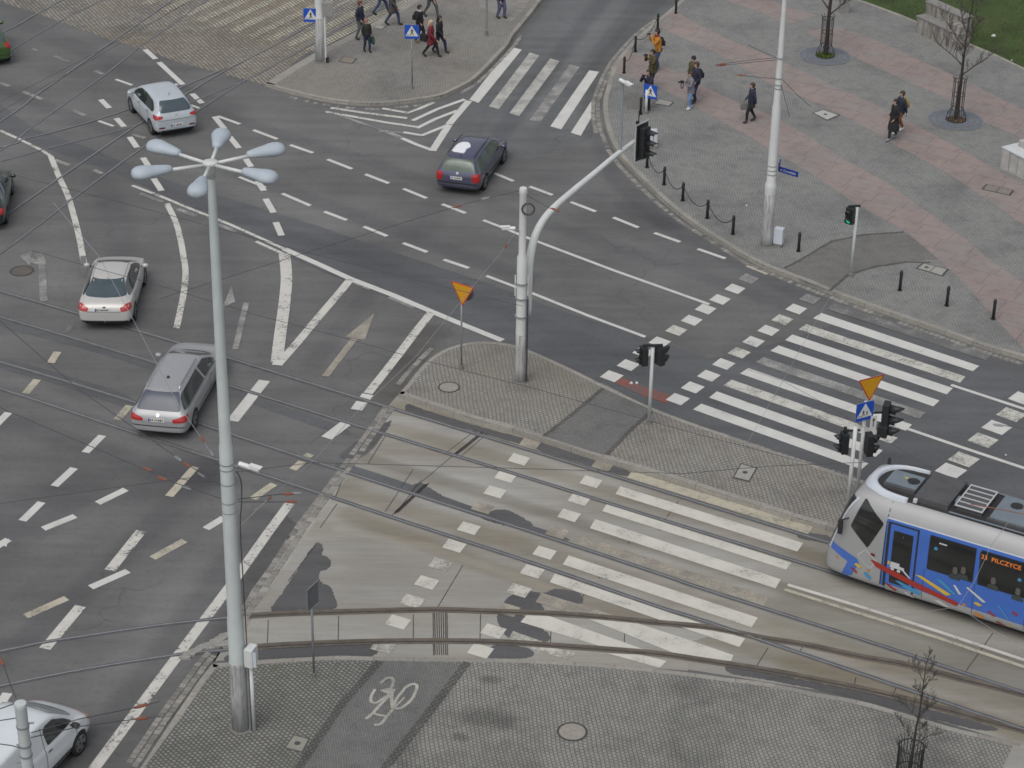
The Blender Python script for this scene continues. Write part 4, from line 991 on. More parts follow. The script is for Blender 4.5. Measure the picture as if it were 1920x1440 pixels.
t_, D = make_car('estate_car', 'dark navy estate car with a white patch of snow on its roof', 'car', (-1.6, 80.6, 0), R(74.9), secs, m_navy, 2.66, .8, .31, gl, lm, (.05, .74, .5, .12), ex)
mirrors(t_, .72, .88, .98, m_navy)
for sy in (1, -1):
    MB().tube([(-1.75, sy * .52, 1.44), (-1.68, sy * .53, 1.485), (-.6, sy * .545, 1.515), (.15, sy * .53, 1.485), (.25, sy * .525, 1.45)], .016).build('roof_rail', m_blk, t_)
mb = MB(); D.put(mb, catmull([(-1.42, .42, 0), (-1.5, .0, 0), (-1.35, -.06, 0), (-1.1, -.04, 0), (-.95, -.12, 0), (-.78, -.1, 0), (-.62, -.02, 0), (-.5, .1, 0), (-.55, .32, 0), (-.8, .44, 0), (-1.2, .46, 0)], 4, True), 'T', .03, 0, .06)
sn = mb.build('snow_patch', mat('snow', (.78, .80, .84), .9, 0, .04, 12), None, True)
md = sn.modifiers.new('s', 'SOLIDIFY'); md.thickness = .035; md.offset = -1
sn.location = t_.location; sn.rotation_euler = t_.rotation_euler
tag(sn, 'white patch of snow lying on the roof of the navy estate', 'snow')
MB().tube([(-1.72, 0, 1.45), (-1.8, 0, 1.56)], [.014, .006]).build('aerial', m_blk, t_)

# warm silver saloon heading away up the left lanes
secs = [(-2.27, .70, .40, .66, .72, .58), (-2.22, .84, .30, .84, .90, .70), (-2.05, .885, .25, .97, 1.03, .70), (-1.72, .90, .22, .97, 1.09, .66), (-1.15, .905, .2, .95, 1.36, .58), (-.6, .905, .2, .94, 1.43, .60), (.2, .905, .2, .93, 1.42, .60), (.72, .905, .2, .92, 1.26, .64), (1.15, .90, .2, .91, 1.01, .69), (1.6, .885, .22, .84, .92, .67), (2.0, .84, .27, .72, .78, .60), (2.2, .70, .34, .58, .62, .46)]
gl = [('LR', side2([(-1.62, 1.02), (-1.15, 1.27), (-.6, 1.335), (.2, 1.32), (.72, 1.14), (1.0, .97), (.2, .965), (-.9, .985)]), 'side_window', m_glass, .006, .1),
      ('B', [(-.70, 1.075), (0, 1.065), (.70, 1.075), (.52, 1.355), (-.52, 1.355)], 'rear_window', m_glass_b, .006, .04), ('F', [(-.70, 1.04), (.70, 1.04), (.52, 1.36), (-.52, 1.36)], 'windscreen', m_glass, .006, .1)]
lm = lampset(.85, .56, .78, .96, .74, .86, -2.2, -1.95)
ex = [('B', strip((-.56, .735), (.56, .735), .014), 'boot_seam', m_blk, .003, 0), ('LR', side2([(-.05, .32), (-.03, .32), (-.03, .95), (-.05, .95)]), 'door_seam', m_blk, .003, 0), ('LR', side2([(1.0, .32), (1.02, .32), (1.0, .9), (.98, .9)]), 'door_seam', m_blk, .003, 0), ('LR', side2([(-1.0, .5), (-.98, .5), (-1.2, .96), (-1.22, .96)]), 'door_seam', m_blk, .003, 0), ('LR', side2([(.04, .83), (.2, .83), (.2, .865), (.04, .865)]), 'door_handle', m_greyp, .012, 0), ('LR', side2([(-1.05, .85), (-.9, .85), (-.9, .885), (-1.05, .885)]), 'door_handle', m_greyp, .012, 0),
      ('TT', [[(-1.1, .50), (-.6, .525), (.35, .525), (.35, .537), (-.6, .537), (-1.1, .512)], [(-1.1, -.50), (-.6, -.525), (.35, -.525), (.35, -.537), (-.6, -.537), (-1.1, -.512)]], 'roof_seam', m_blk, .004, 0),
      ('B', roundc([(-.05, .86), (.05, .86), (.05, .90), (-.05, .90)], .02), 'badge', m_blk, .008, 0), ('B', [(-.84, .30), (.84, .30), (.84, .42), (-.84, .42)], 'bumper_insert', m_blk, .004, .03), ('T', roundc([(1.05, -.55), (1.18, -.4), (1.21, 0), (1.18, .4), (1.05, .55), (1.09, 0)], .04), 'wiper_cowl', m_blk, .004, 0)]
t_, D = make_car('saloon_car', 'warm silver saloon heading away beside the curved white line', 'car', (-13.6, 69.1, 0), R(91.5), secs, m_champ, 2.68, .8, .32, gl, lm, (.05, .80, .5, .1), ex)
mirrors(t_, .78, .92, 1.0, m_champ)
MB().tube([(-1.0, 0, 1.39), (-1.12, 0, 1.46)], [.012, .005]).build('aerial', m_blk, t_)

# long grey estate
secs = [(-2.72, .70, .40, .66, .72, .58), (-2.67, .84, .30, .82, .88, .70), (-2.55, .88, .25, .93, 1.0, .70), (-2.38, .895, .22, .95, 1.22, .64), (-2.12, .90, .2, .95, 1.46, .58), (-1.7, .90, .2, .95, 1.51, .58), (-.3, .90, .2, .94, 1.52, .58), (.35, .90, .2, .93, 1.47, .58), (.9, .90, .2, .92, 1.25, .62), (1.4, .895, .2, .91, 1.0, .68), (1.9, .88, .22, .85, .93, .66), (2.4, .83, .27, .73, .80, .58), (2.62, .68, .34, .56, .62, .44)]
gl = [('LR', side2([(-2.42, 1.0), (-2.2, 1.30), (-2.0, 1.38), (-.45, 1.40), (-.3, .99)]), 'side_window', m_glass, .006, .06), ('LR', side2([(-.18, .99), (-.3, 1.39), (.3, 1.36), (.85, 1.13), (1.12, .98)]), 'side_window', m_glass, .006, .06),
      ('B', [(-.68, 1.0), (.68, 1.0), (.66, 1.12), (.56, 1.37), (.50, 1.42), (-.50, 1.42), (-.56, 1.37), (-.66, 1.12)], 'rear_window', mat('car_glass_grey', (.085, .095, .125), .3, 0, .06, 2), .006, .05), ('F', [(-.68, 1.04), (.68, 1.04), (.50, 1.40), (-.50, 1.40)], 'windscreen', m_glass, .006, .1)]
lm = lampset(.85, .48, .72, .90, .70, .80, -2.66, -2.36)
ex = [('B', strip((-.84, .55), (.84, .55), .03), 'bumper_strip', m_blk, .006, 0), ('LR', side2(strip((-2.3, .975), (1.1, .96), .02)), 'window_trim', m_chr, .010, 0), ('LR', side2(strip((-1.2, .50), (1.1, .50), .05)), 'rubbing_strip', m_chr, .012, 0), ('LR', side2([(.1, .32), (.12, .32), (.12, .94), (.1, .94)]), 'door_seam', m_blk, .003, 0), ('LR', side2([(1.15, .32), (1.17, .32), (1.15, .9), (1.13, .9)]), 'door_seam', m_blk, .003, 0), ('LR', side2([(.2, .83), (.38, .83), (.38, .865), (.2, .865)]), 'door_handle', m_chr, .012, 0),
      ('B', roundc([(-.05, .84), (.05, .84), (.05, .93), (-.05, .93)], .05), 'badge', m_chr, .008, 0), ('B', [(-.84, .30), (.84, .30), (.84, .36), (-.84, .36)], 'bumper_insert', m_blk, .004, .03), ('T', roundc([(1.27, -.58), (1.42, -.4), (1.47, 0), (1.42, .4), (1.27, .58), (1.33, 0)], .04), 'wiper_cowl', m_blk, .004, 0)]
t_, D = make_car('long_estate_car', 'long grey estate car crossing the rails behind the lamp mast', 'car', (-10.36, 62.3, 0), R(82.2), secs, m_greyp, 3.3, .8, .33, gl, lm, (.03, .76, .5, .12), ex, xw=(1.62, -1.72))
mirrors(t_, .95, .92, 1.0, m_greyp)
for sy in (1, -1):
    MB().tube([(-1.95, sy * .50, 1.47), (-1.88, sy * .515, 1.54), (-.6, sy * .525, 1.56), (-.1, sy * .52, 1.55), (0, sy * .51, 1.50)], .018).build('roof_rail', m_chr, t_)
MB().lathe([(.05, -.03), (.045, .03), (.02, .06)], (-1.35, 0, 1.51), 10).build('aerial', m_blk, t_)

# green car and dark green car at the left edge
secs = [(-1.98, .64, .42, .74, .80, .54), (-1.94, .80, .32, .90, .97, .60), (-1.84, .84, .26, 1.0, 1.2, .60), (-1.64, .85, .22, 1.0, 1.45, .56), (-1.2, .855, .2, .99, 1.52, .58), (-.3, .855, .2, .96, 1.54, .6), (.35, .855, .2, .94, 1.48, .58), (.85, .85, .2, .93, 1.25, .62), (1.3, .84, .22, .90, 1.0, .62), (1.65, .82, .24, .80, .88, .58), (1.85, .76, .3, .66, .72, .5), (1.93, .6, .38, .54, .58, .4)]
gl = [('LR', side2([(-1.5, 1.05), (-1.35, 1.33), (-.3, 1.42), (.3, 1.37), (.8, 1.13), (1.0, 1.0)]), 'side_window', m_glass, .006, .1), ('B', [(-.6, 1.08), (.6, 1.08), (.48, 1.43), (-.48, 1.43)], 'rear_window', m_glass_b, .006, .08), ('F', [(-.64, 1.06), (.64, 1.06), (.48, 1.40), (-.48, 1.40)], 'windscreen', m_glass, .006, .1)]
lm = lampset(.82, .62, .80, 1.04, .80, 1.04, -1.9, -1.72)
t_, D = make_car('hatchback_car', 'bright green car half out of view at the top left edge', 'car', (-23.1, 93.0, 0), R(112), secs, m_green, 2.4, .8, .30, gl, lm, (0, .58, .5, .1), [('B', strip((-.76, .52), (.76, .52), .03), 'bumper_strip', m_blk, .006, 0)])
mirrors(t_, .8, .86, 1.0, m_green)
secs = [(-2.18, .68, .40, .66, .72, .56), (-2.13, .82, .30, .84, .90, .68), (-1.98, .86, .25, .95, 1.0, .68), (-1.7, .875, .22, .95, 1.05, .64), (-1.2, .88, .2, .93, 1.32, .56), (-.6, .88, .2, .92, 1.40, .58), (.2, .88, .2, .91, 1.39, .58), (.72, .88, .2, .90, 1.24, .62), (1.15, .875, .2, .89, .99, .67), (1.6, .86, .22, .82, .90, .65), (1.95, .81, .27, .70, .76, .58), (2.12, .68, .34, .56, .60, .44)]
gl = [('LR', side2([(-1.58, .99), (-1.15, 1.22), (-.6, 1.30), (.2, 1.29), (.72, 1.11), (1.0, .94)]), 'side_window', m_glass_b, .006, .1), ('B', [(-.66, 1.03), (.66, 1.03), (.5, 1.31), (-.5, 1.31)], 'rear_window', m_glass_b, .006, .04), ('F', [(-.68, 1.02), (.68, 1.02), (.5, 1.33), (-.5, 1.33)], 'windscreen', m_glass, .006, .1)]
lm = lampset(.84, .58, .68, .90, .70, .86, -2.12, -1.85)
t_, D = make_car('saloon_car', 'dark green saloon half out of view at the left edge', 'car', (-19.55, 76.6, 0), R(97), secs, m_dgreen, 2.6, .8, .31, gl, lm, (0, .72, .5, .1), [('B', strip((-.8, .48), (.8, .48), .03), 'bumper_strip', m_blk, .006, 0)])
mirrors(t_, .75, .9, .98, m_dgreen)

# white van at the bottom left corner
secs = [(-2.05, .80, .40, 1.10, 1.50, .60), (-2.02, .87, .30, 1.15, 1.78, .70), (-1.9, .88, .25, 1.15, 1.83, .72), (-.6, .88, .22, 1.12, 1.86, .73), (.1, .88, .22, 1.08, 1.84, .72), (.55, .88, .22, 1.06, 1.72, .70), (1.05, .875, .22, 1.02, 1.36, .68), (1.4, .87, .22, .96, 1.10, .68), (1.7, .85, .24, .86, .96, .64), (1.95, .79, .28, .72, .80, .56), (2.05, .66, .36, .58, .64, .44)]
gl = [('LR', side2([(.05, 1.12), (-.02, 1.55), (.1, 1.64), (.45, 1.60), (.9, 1.32), (1.18, 1.08)]), 'side_window', m_glass, .006, .06), ('B', [(-.6, 1.15), (.6, 1.15), (.56, 1.65), (-.56, 1.65)], 'rear_window', m_glass, .006, .06), ('F', [(-.70, 1.12), (.70, 1.12), (.58, 1.66), (-.58, 1.66)], 'windscreen', mat('van_windscreen', (.30, .34, .37), .1, 0, 0, coat=1), .006, .1)]
lm = lampset(.85, .74, .75, 1.15, .75, 1.15, -1.98, -1.8)
ex = [('LR', side2([(-.1, .32), (-.08, .32), (-.08, 1.7), (-.1, 1.7)]), 'door_seam', m_blk, .003, 0), ('LR', side2([(1.22, .34), (1.24, .34), (1.22, 1.0), (1.2, 1.0)]), 'door_seam', m_blk, .003, 0), ('LR', side2(strip((-1.6, .42), (1.2, .42), .07)), 'rubbing_strip', m_blk, .014, 0), ('LR', side2([(.0, .95), (.16, .95), (.16, .985), (.0, .985)]), 'door_handle', m_blk, .012, 0), ('LR', side2([(1.78, .70), (1.95, .66), (1.95, .78), (1.80, .86)]), 'indicator', m_amber, .01, .03), ('T', roundc([(1.28, -.62), (1.42, -.45), (1.46, 0), (1.42, .45), (1.28, .62), (1.33, 0)], .04), 'wiper_cowl', m_blk, .004, 0)]
t_, D = make_car('white_van', 'white delivery van entering at the bottom left corner', 'van', (-11.72, 43.45, 0), R(68), secs, m_vanw, 2.6, .8, .31, gl, lm, (0, .62, .5, .1), ex, group=None, xw=(1.32, -1.3))
mirrors(t_, 1.0, .92, 1.12, m_blk)

# ------------------------------------------------------------------ tram
TH = math.atan2(.50055, -.86570)
tr = empty('tram', (9.542, 53.374, .04), TH, 'blue and silver tram coming in at the right edge', 'tram')
m_tgrey = mat('tram_silver', (.355, .36, .365), .45, .1, .04, 1.2, coat=.2)
m_tsil = mat('tram_fairing', (.56, .60, .66), .4, 0, .04, 2, coat=.3)
m_tblue = mat('tram_blue', (.055, .15, .52), .38, 0, .04, 2, coat=.4)
m_tglass = mat('tram_glass', (.018, .02, .02), .12, 0, .2, 2, coat=.6)
m_tbox = mat('roof_box_grey', (.17, .205, .235), .6, 0, .08, 3)
m_tbox2 = mat('roof_box_dark', (.085, .085, .09), .65, 0, .12, 3)
m_tdeck = mat('roof_deck_dark', (.03, .03, .032), .8, 0, .2, 3)
m_dred = mat('decal_red', (.33, .035, .025), .45, 0, 0); m_dyel = mat('decal_yellow', (.62, .42, .06), .45, 0, 0)
m_dteal = mat('decal_teal', (.06, .27, .50), .45, 0, 0); m_dwht = mat('decal_white', (.55, .57, .58), .45, 0, 0); m_dor = mat('decal_orange', (.60, .22, .03), .45, 0, 0)
def tring(x, W, top, zb):
    k = W / 1.23; f = (top - zb) / (3.03 - .25)
    p = [(0, .25), (1.0, .25), (1.19, .32), (1.225, .6), (1.23, 1.5), (1.23, 2.42), (1.18, 2.64), (1.03, 2.88), (.85, 3.02), (.72, 3.03), (0, 3.03)]
    return [(x, -a * k, zb + (z - .25) * f) for a, z in p]
o = loft([tring(*q) for q in [(.47, .52, .80, .42), (.44, .70, .92, .34), (.37, .88, 1.10, .27), (.26, .99, 1.45, .25), (.12, 1.06, 1.90, .25), (-.04, 1.12, 2.45, .25), (-.24, 1.16, 2.86, .25), (-.45, 1.19, 3.0, .25), (-.9, 1.22, 3.03, .25), (-1.4, 1.23, 3.03, .25), (-3.5, 1.23, 3.03, .25), (-6.5, 1.23, 3.03, .25), (-9.4, 1.23, 3.03, .25), (-9.48, 1.2, 3.0, .27)]])
me = eval_mesh(o); bpy.data.objects.remove(o); me.name = 'tram_body'
link_mesh('body', me, m_tgrey, tr, True)
D = Decal(me)
def dec(nm, poly, face, m, off=.006, rnd=0, maxe=.2, par=tr):
    mb = MB(); D.put(mb, poly, face, off, rnd, maxe); return mb.build(nm, m, par, True)
MX = lambda l: [(-a, z) for a, z in l]
for f in 'LR':
    dec('blue_panel', MX([(1.37, 2.56), (3.0, 2.56), (6.0, 2.57), (9.3, 2.57), (9.3, .60), (5.5, .56), (3.4, .60), (2.3, .66), (1.9, .50), (1.6, .40), (1.37, .34)]), f, m_tblue, .004)
    dec('roof_edge_line', MX([(1.37, 2.60), (9.3, 2.60), (9.3, 2.565), (1.37, 2.565)]), f, m_tsil, .007)
    dec('nose_seam', MX([(1.33, .28), (1.37, .28), (1.39, 2.95), (1.37, 2.95)]), f, m_blk, .005)
    dr = dec('door', MX([(1.42, .30), (2.31, .30), (2.31, 2.50), (1.42, 2.50)]), f, m_blk, .007, .03)
    dec('door_leaf', MX([(1.50, .55), (2.26, .55), (2.26, 2.45), (1.50, 2.45)]), f, m_tblue, .011, .04, par=dr)
    dec('door_step', MX([(1.50, .32), (2.26, .32), (2.26, .54), (1.50, .54)]), f, m_tgrey, .011, .0, par=dr)
    dec('door_glass', MX([(1.60, .62), (2.16, .62), (2.16, 2.28), (1.60, 2.28)]), f, m_tglass, .015, .04, par=dr)
    a0 = 2.61
    for w_ in (1.30, 1.32, 1.32, 1.32):
        fr = dec('window', MX([(a0, 1.40), (a0 + w_, 1.40), (a0 + w_, 2.47), (a0, 2.47)]), f, m_blk, .008, .04)
        dec('pane', MX([(a0 + .03, 1.43), (a0 + w_ - .03, 1.43), (a0 + w_ - .03, 2.44), (a0 + .03, 2.44)]), f, m_tglass, .012, .03, par=fr)
        a0 += w_ + .12
    for a_ in (2.55, 3.97, 5.41, 6.85): dec('panel_seam', MX([(a_, .30), (a_ + .012, .30), (a_ + .012, 1.38), (a_, 1.38)]), f, m_blk, .008)
    dec('cab_window', MX([(.64, 2.88), (1.30, 2.38), (.90, 1.47), (.34, 1.98)]), f, m_tglass, .008, .07)
    dec('blue_band', MX([(-.50, 1.10), (-.36, 1.30), (.20, 1.16), (.62, 1.04), (.70, .92), (.46, .30), (.18, .32), (.36, .84), (-.05, .98)]), f, m_tblue, .009, .03)
    dec('marker_lamp', MX([(1.02, 1.30), (1.14, 1.28), (1.14, 1.36), (1.02, 1.38)]), f, m_redd, .02, .02)
    dec('hatch_outline', MX([(.62, 1.16), (.86, 1.42), (1.22, 1.14), (1.02, .84)]), f, m_dwht, .0065)
    dec('hatch', MX([(.65, 1.155), (.86, 1.395), (1.19, 1.14), (1.015, .865)]), f, m_tgrey, .009)
    dec('indicator', MX([(.0, .80), (.05, .80), (.05, .87), (.0, .87)]), f, m_amber, .015)
# coloured shards on the visible flank, as measured
for m_, l in [(m_dred, [(1.02, 1.16), (1.13, 1.16), (2.3, .90), (3.6, .66), (3.58, .52), (2.2, .74), (1.2, .98)]),
              (m_dyel, [(2.32, 1.12), (2.50, 1.14), (3.38, .84), (3.24, .76)]), (m_dteal, [(2.90, 1.20), (3.05, 1.22), (3.52, .88), (3.42, .86)]), (m_dteal, [(1.78, .74), (1.90, .76), (2.55, .60), (2.5, .50), (2.2, .54)]),
              (m_dwht, [(3.40, 1.16), (3.46, 1.18), (3.66, .94), (3.58, .92)]), (m_dwht, [(3.76, 1.20), (3.80, 1.24), (4.34, .94), (4.26, .90)]), (m_dyel, [(4.00, .80), (4.10, .86), (4.26, .80), (4.16, .74)]), (m_dor, [(3.70, .66), (3.78, .70), (3.82, .64), (3.74, .60)]),
              (m_dred, [(4.40, .66), (4.46, .70), (4.66, .60), (4.60, .56)]), (m_dteal, [(4.65, .96), (4.70, .98), (5.04, .60), (5.0, .58)]), (m_dred, [(5.05, .88), (5.12, .92), (5.24, .86), (5.18, .80)]), (m_dor, [(4.02, .46), (4.10, .52), (4.34, .44), (4.26, .36)]), (m_dyel, [(4.96, .42), (5.0, .45), (5.1, .42), (5.06, .38)]),
              (m_dred, [(4.66, .42), (4.72, .46), (4.92, .36), (4.86, .32)]), (m_dred, [(1.50, .54), (1.58, .57), (1.86, .44), (1.80, .38)]), (m_dwht, [(2.92, .50), (3.06, .54), (3.40, .42), (3.24, .38)]), (m_dwht, [(2.05, .44), (2.12, .48), (2.36, .36), (2.28, .32)]),
              (m_dyel, [(.56, .84), (.64, .90), (.80, .84), (.72, .76)]), (m_dred, [(.48, .66), (.52, .72), (.68, .62), (.66, .55)]), (m_dor, [(.94, .80), (.99, .84), (1.05, .79), (.99, .74)]), (m_dteal, [(.86, .66), (.93, .72), (1.10, .58), (1.06, .50), (.95, .56)])]:
    dec('decal', MX(l), 'L', m_, .0175, 0, .15)
for l in ([(1.60, 1.20), (1.86, 1.20), (1.86, 1.30), (1.60, 1.30)], [(1.58, 1.12), (2.0, 1.12), (2.0, 1.20), (1.62, 1.24)], roundc([(1.62, 1.04), (1.72, 1.04), (1.72, 1.13), (1.62, 1.13)], .05), roundc([(1.80, 1.02), (1.90, 1.02), (1.90, 1.11), (1.80, 1.11)], .05), [(1.94, 1.12), (1.98, 1.15), (2.20, .96), (2.17, .93)], [(1.52, 1.18), (1.58, 1.18), (1.58, 1.30), (1.52, 1.30)]):
    dec('door_sticker', MX(l), 'L', m_dwht if l[0][0] != 1.52 else m_dyel, .0195, 0, .3)
for l in ([(2.88, 2.32), (3.10, 2.32), (3.10, 2.28), (2.88, 2.28)], roundc([(2.76, 2.06), (2.86, 2.06), (2.86, 2.16), (2.76, 2.16)], .05), roundc([(5.10, 1.88), (5.20, 1.88), (5.20, 1.98), (5.10, 1.98)], .05), roundc([(1.82, 2.12), (1.90, 2.12), (1.90, 2.19), (1.82, 2.19)], .04)):
    dec('window_sticker', MX(l), 'L', m_dteal if len(l) > 4 else m_dwht, .0145, 0, .3)
# seated passengers seen as paler shapes behind the panes
for a_, z_ in ((3.62, 1.70), (3.40, 1.62), (4.46, 1.66), (5.15, 1.56)):
    dec('passenger', MX(roundc([(a_ - .07, z_ - .11), (a_ + .07, z_ - .11), (a_ + .06, z_ + .11), (a_ - .06, z_ + .11)], .07)), 'L', mat('passenger_face', (.11, .10, .095), .8, 0, .1), .0142)
    dec('passenger', MX(roundc([(a_ - .17, z_ - .28), (a_ + .19, z_ - .28), (a_ + .12, z_ - .12), (a_ - .12, z_ - .12)], .06)), 'L', mat('passenger_coat', (.045, .058, .055), .8, 0, .1), .0142)
dec('windscreen', [(-.86, 1.08), (.86, 1.08), (.985, 1.5), (1.03, 2.1), (.96, 2.72), (-.96, 2.72), (-1.03, 2.1), (-.985, 1.5)], 'F', m_tglass, .01, .1)
for f in 'PQ':
    dec('windscreen_corner', [(-.25, 1.12), (-.50, 1.06), (-.80, 2.05), (-.98, 2.78), (-.70, 2.78), (-.50, 2.0)], f, m_tglass, .012, .05)
    dec('pillar', [(-.505, 1.04), (-.56, 1.04), (-.86, 2.05), (-1.04, 2.82), (-.985, 2.82), (-.81, 2.05)], f, m_tsil, .016)
    for k in range(3): dec('headlight', roundc([(-.10 - k * .11, .74 + k * .05), (-.19 - k * .11, .78 + k * .05), (-.19 - k * .11, .89 + k * .05), (-.10 - k * .11, .86 + k * .05)], .05), f, m_clear, .022)
dec('front_band', [(-.80, .98), (.80, .98), (.80, .90), (-.80, .90)], 'F', m_tblue, .012)
dec('bumper', [(-.62, .42), (.62, .42), (.66, .60), (-.66, .60)], 'F', m_tblue, .02, .04)
MB().box((-5.2, 0, .20), (8.4, 1.8, .18)).build('underframe', m_under, tr)
for sy in (1, -1):
    o = MB().box((-.02, sy * 1.27, 1.92), (.14, .10, .42), bevel=0) if False else MB().box((-.10, sy * 1.30, 1.95), (.13, .09, .46))
    o = o.build('mirror', m_blk, tr, bevel=.02)
    MB().tube([(-.3, sy * 1.12, 2.2), (-.12, sy * 1.26, 2.15)], .02).build('arm', m_blk, o)
# roof deck, fairing and equipment
dec('roof_deck', [(-.66, -.50), (-.58, -.2), (-.58, .2), (-.66, .50), (-.9, .72), (-1.4, .84), (-9.3, .86), (-9.3, -.86), (-1.4, -.84), (-.9, -.72)], 'T', m_tdeck, .012, 0, .25)
outer = catmull([(-1.75, .90, 0), (-1.3, .90, 0), (-.85, .84, 0), (-.50, .62, 0), (-.34, .3, 0), (-.30, 0, 0), (-.34, -.3, 0), (-.50, -.62, 0), (-.85, -.84, 0), (-1.3, -.90, 0), (-1.75, -.90, 0)], 4)
inner = catmull([(-1.75, .80, 0), (-1.3, .76, 0), (-.98, .66, 0), (-.74, .44, 0), (-.64, .2, 0), (-.62, 0, 0), (-.64, -.2, 0), (-.74, -.44, 0), (-.98, -.66, 0), (-1.3, -.76, 0), (-1.75, -.80, 0)], 4)
mb = MB(); n = len(outer)
for i, (a, b) in enumerate(zip(outer, inner)):
    m1 = a.lerp(b, .35); m2 = a.lerp(b, .75)
    mb.v += [(a.x, a.y, 2.94), (m1.x, m1.y, 3.09), (m2.x, m2.y, 3.14), (b.x, b.y, 3.12), (b.x, b.y, 2.95)]
for i in range(n - 1):
    for e in range(4): mb.f.append([i * 5 + e, i * 5 + e + 1, (i + 1) * 5 + e + 1, (i + 1) * 5 + e]); mb.mi.append(0)
mb.f.append([0, 1, 2, 3, 4]); mb.f.append([(n - 1) * 5 + e for e in (4, 3, 2, 1, 0)]); mb.mi += [0, 0]
mb.build('roof_fairing', m_tsil, tr, True)
def roofbox(nm, x0, x1, y, z0, z1, m, fan=None):
    b = MB().box(((x0 + x1) / 2, 0, (z0 + z1) / 2), (abs(x1 - x0), 2 * y, z1 - z0)).build(nm, [m], tr, bevel=.015)
    if fan is not None:
        f = MB().lathe([(.17, 0), (.17, .012), (.13, .014), (.12, .006), (.04, .006), (.035, .018), (.01, .02)], (fan[0], fan[1], z1), 24).build('fan', m_blk, b)
    return b
b1 = roofbox('air_conditioner', -.90, -1.78, .36, 3.0, 3.17, m_tbox, (-1.58, .0))
MB().box((-1.34, -.08, 3.172), (.09, .07, .004)).build('warning_label', m_dyel, b1)
MB().box((-1.34, .42, 3.08), (.90, .10, .14)).build('side_duct', m_tbox2, b1)
b2 = roofbox('converter_box', -1.88, -2.84, .74, 3.0, 3.20, m_tbox2)
for y in (.6, -.1, -.62): MB().lathe([(.02, 0), (.02, .008), (.005, .01)], (-2.78, y, 3.20), 8).build('bolt', m_blk, b2)
MB().box((-1.95, .80, 3.10), (.10, .10, .10)).build('connector', m_dwht, b2)
MB().box((-2.93, .2, 3.12), (.08, .3, .1)).build('side_box', m_tbox, b2)
b3 = MB(); 
for y in (-.6, .6): b3.box((-3.36, y, 3.2), (.78, .03, .03))
for x in (-2.99, -3.73): b3.box((x, 0, 3.2), (.03, 1.2, .03))
b3 = b3.build('resistor_rack', m_dwht, tr)
MB().box((-3.36, 0, 3.08), (.70, 1.12, .20)).build('resistor_core', m_tbox2, b3)
for y in (-.36, -.12, .12, .36): MB().box((-3.36, y, 3.205), (.74, .018, .03)).build('rack_bar', m_dwht, b3)
b4 = roofbox('air_conditioner', -3.95, -5.2, .62, 3.0, 3.17, m_tbox, (-4.4, -.25))
MB().box((-4.4, .66, 3.07), (1.0, .08, .12)).build('side_duct', m_tbox2, b4)
roofbox('battery_box', -5.4, -6.6, .6, 3.0, 3.2, m_tbox2); roofbox('converter_box', -6.8, -8.6, .7, 3.0, 3.22, m_tbox)
for sy in (1, -1): MB().tube([(-2.9, sy * .80, 3.06), (-5.2, sy * .80, 3.06), (-9.2, sy * .80, 3.06)], .022, 6).build('cable_tray', m_tbox, tr)
MB().lathe([(.05, -.02), (.05, .08), (.03, .16), (.01, .17)], (-.60, -.66, 3.12), 12).build('aerial', m_blk, tr)
def text_mesh(txt, size, M, m, par, ext=.002, sx=1, nm='lettering'):
    cu = bpy.data.curves.new('t', 'FONT'); cu.body = txt; cu.size = size; cu.extrude = ext; cu.align_x = 'CENTER'; cu.align_y = 'CENTER'
    o = bpy.data.objects.new('t', cu); C.objects.link(o)
    me = eval_mesh(o); bpy.data.objects.remove(o); me.transform(Matrix.Diagonal((sx, 1, 1, 1))); me.transform(M)
    return link_mesh(nm, me, m, par)
m_led = mat('led_orange', (.5, .12, .01), .6, 0, 0, emis=(1, .28, .03), es=.42)
Ml = Matrix(((-1, 0, 0, -4.6), (0, 0, 1, 1.253), (0, 1, 0, 2.29), (0, 0, 0, 1)))
lb = MB().box((-4.6, 1.243, 2.29), (1.16, .006, .22)).build('display', m_blk, tr)
text_mesh('33  PILCZYCE', .185, Ml, m_led, lb)

# ------------------------------------------------------------------ masts, lamps and signs
def proj(X):
    q = Vector(X) - Vector((0, 0, CH)); k = q.dot(_F)
    return 960 + CF * q.dot(_R) / k, 720 - CF * q.dot(_U) / k, CF / k
def zat(B, v):
    lo, hi = -1, 34
    for _ in range(50):
        m = (lo + hi) / 2
        if proj((B.x, B.y, m))[1] > v: lo = m
        else: hi = m
    return lo
def onplane(u, v, P0, Dh):
    "where the line of sight of pixel u, v meets the vertical plane through P0 along Dh"
    d = _F * CF + _R * (u - 960) - _U * (v - 720); n = Vector((-Dh.y, Dh.x, 0)); o_ = Vector((0, 0, CH))
    return o_ + d * ((P0 - o_).dot(n) / d.dot(n))
def at_h(u, v, z): return G(u, v, z)
m_mast = mat('mast_paint', (.52, .56, .56), .5, 0, .06, 2)
m_mast_w = mat('mast_paint_white', (.62, .64, .63), .5, 0, .06, 2)
t = NT('mast_foot_streaked'); t.rough(.8); p_ = t.n('ShaderNodeTexCoord').outputs['Object']
mp = t.n('ShaderNodeMapping'); mp.inputs['Scale'].default_value = (9, 9, .9); t.l(p_, mp.inputs[0])
t.col(t.ramp(t.noise(mp.outputs[0], 1.6, 6, .7), [(.35, (.20, .20, .20)), (.48, (.36, .365, .36)), (.7, (.50, .51, .51))])); m_foot = t.m
m_gal = mat('galvanised', (.30, .31, .32), .5, .4, .1, 4)
m_conc_b = mat('footing', (.20, .195, .185), .9, 0, .15, 6)
m_wire = mat('wire_dark', (.06, .06, .065), .6, 0, 0); m_wirel = mat('wire_steel', (.34, .35, .36), .5, .3, 0)
m_ins = mat('insulator_rust', (.24, .085, .05), .6, 0, .1)

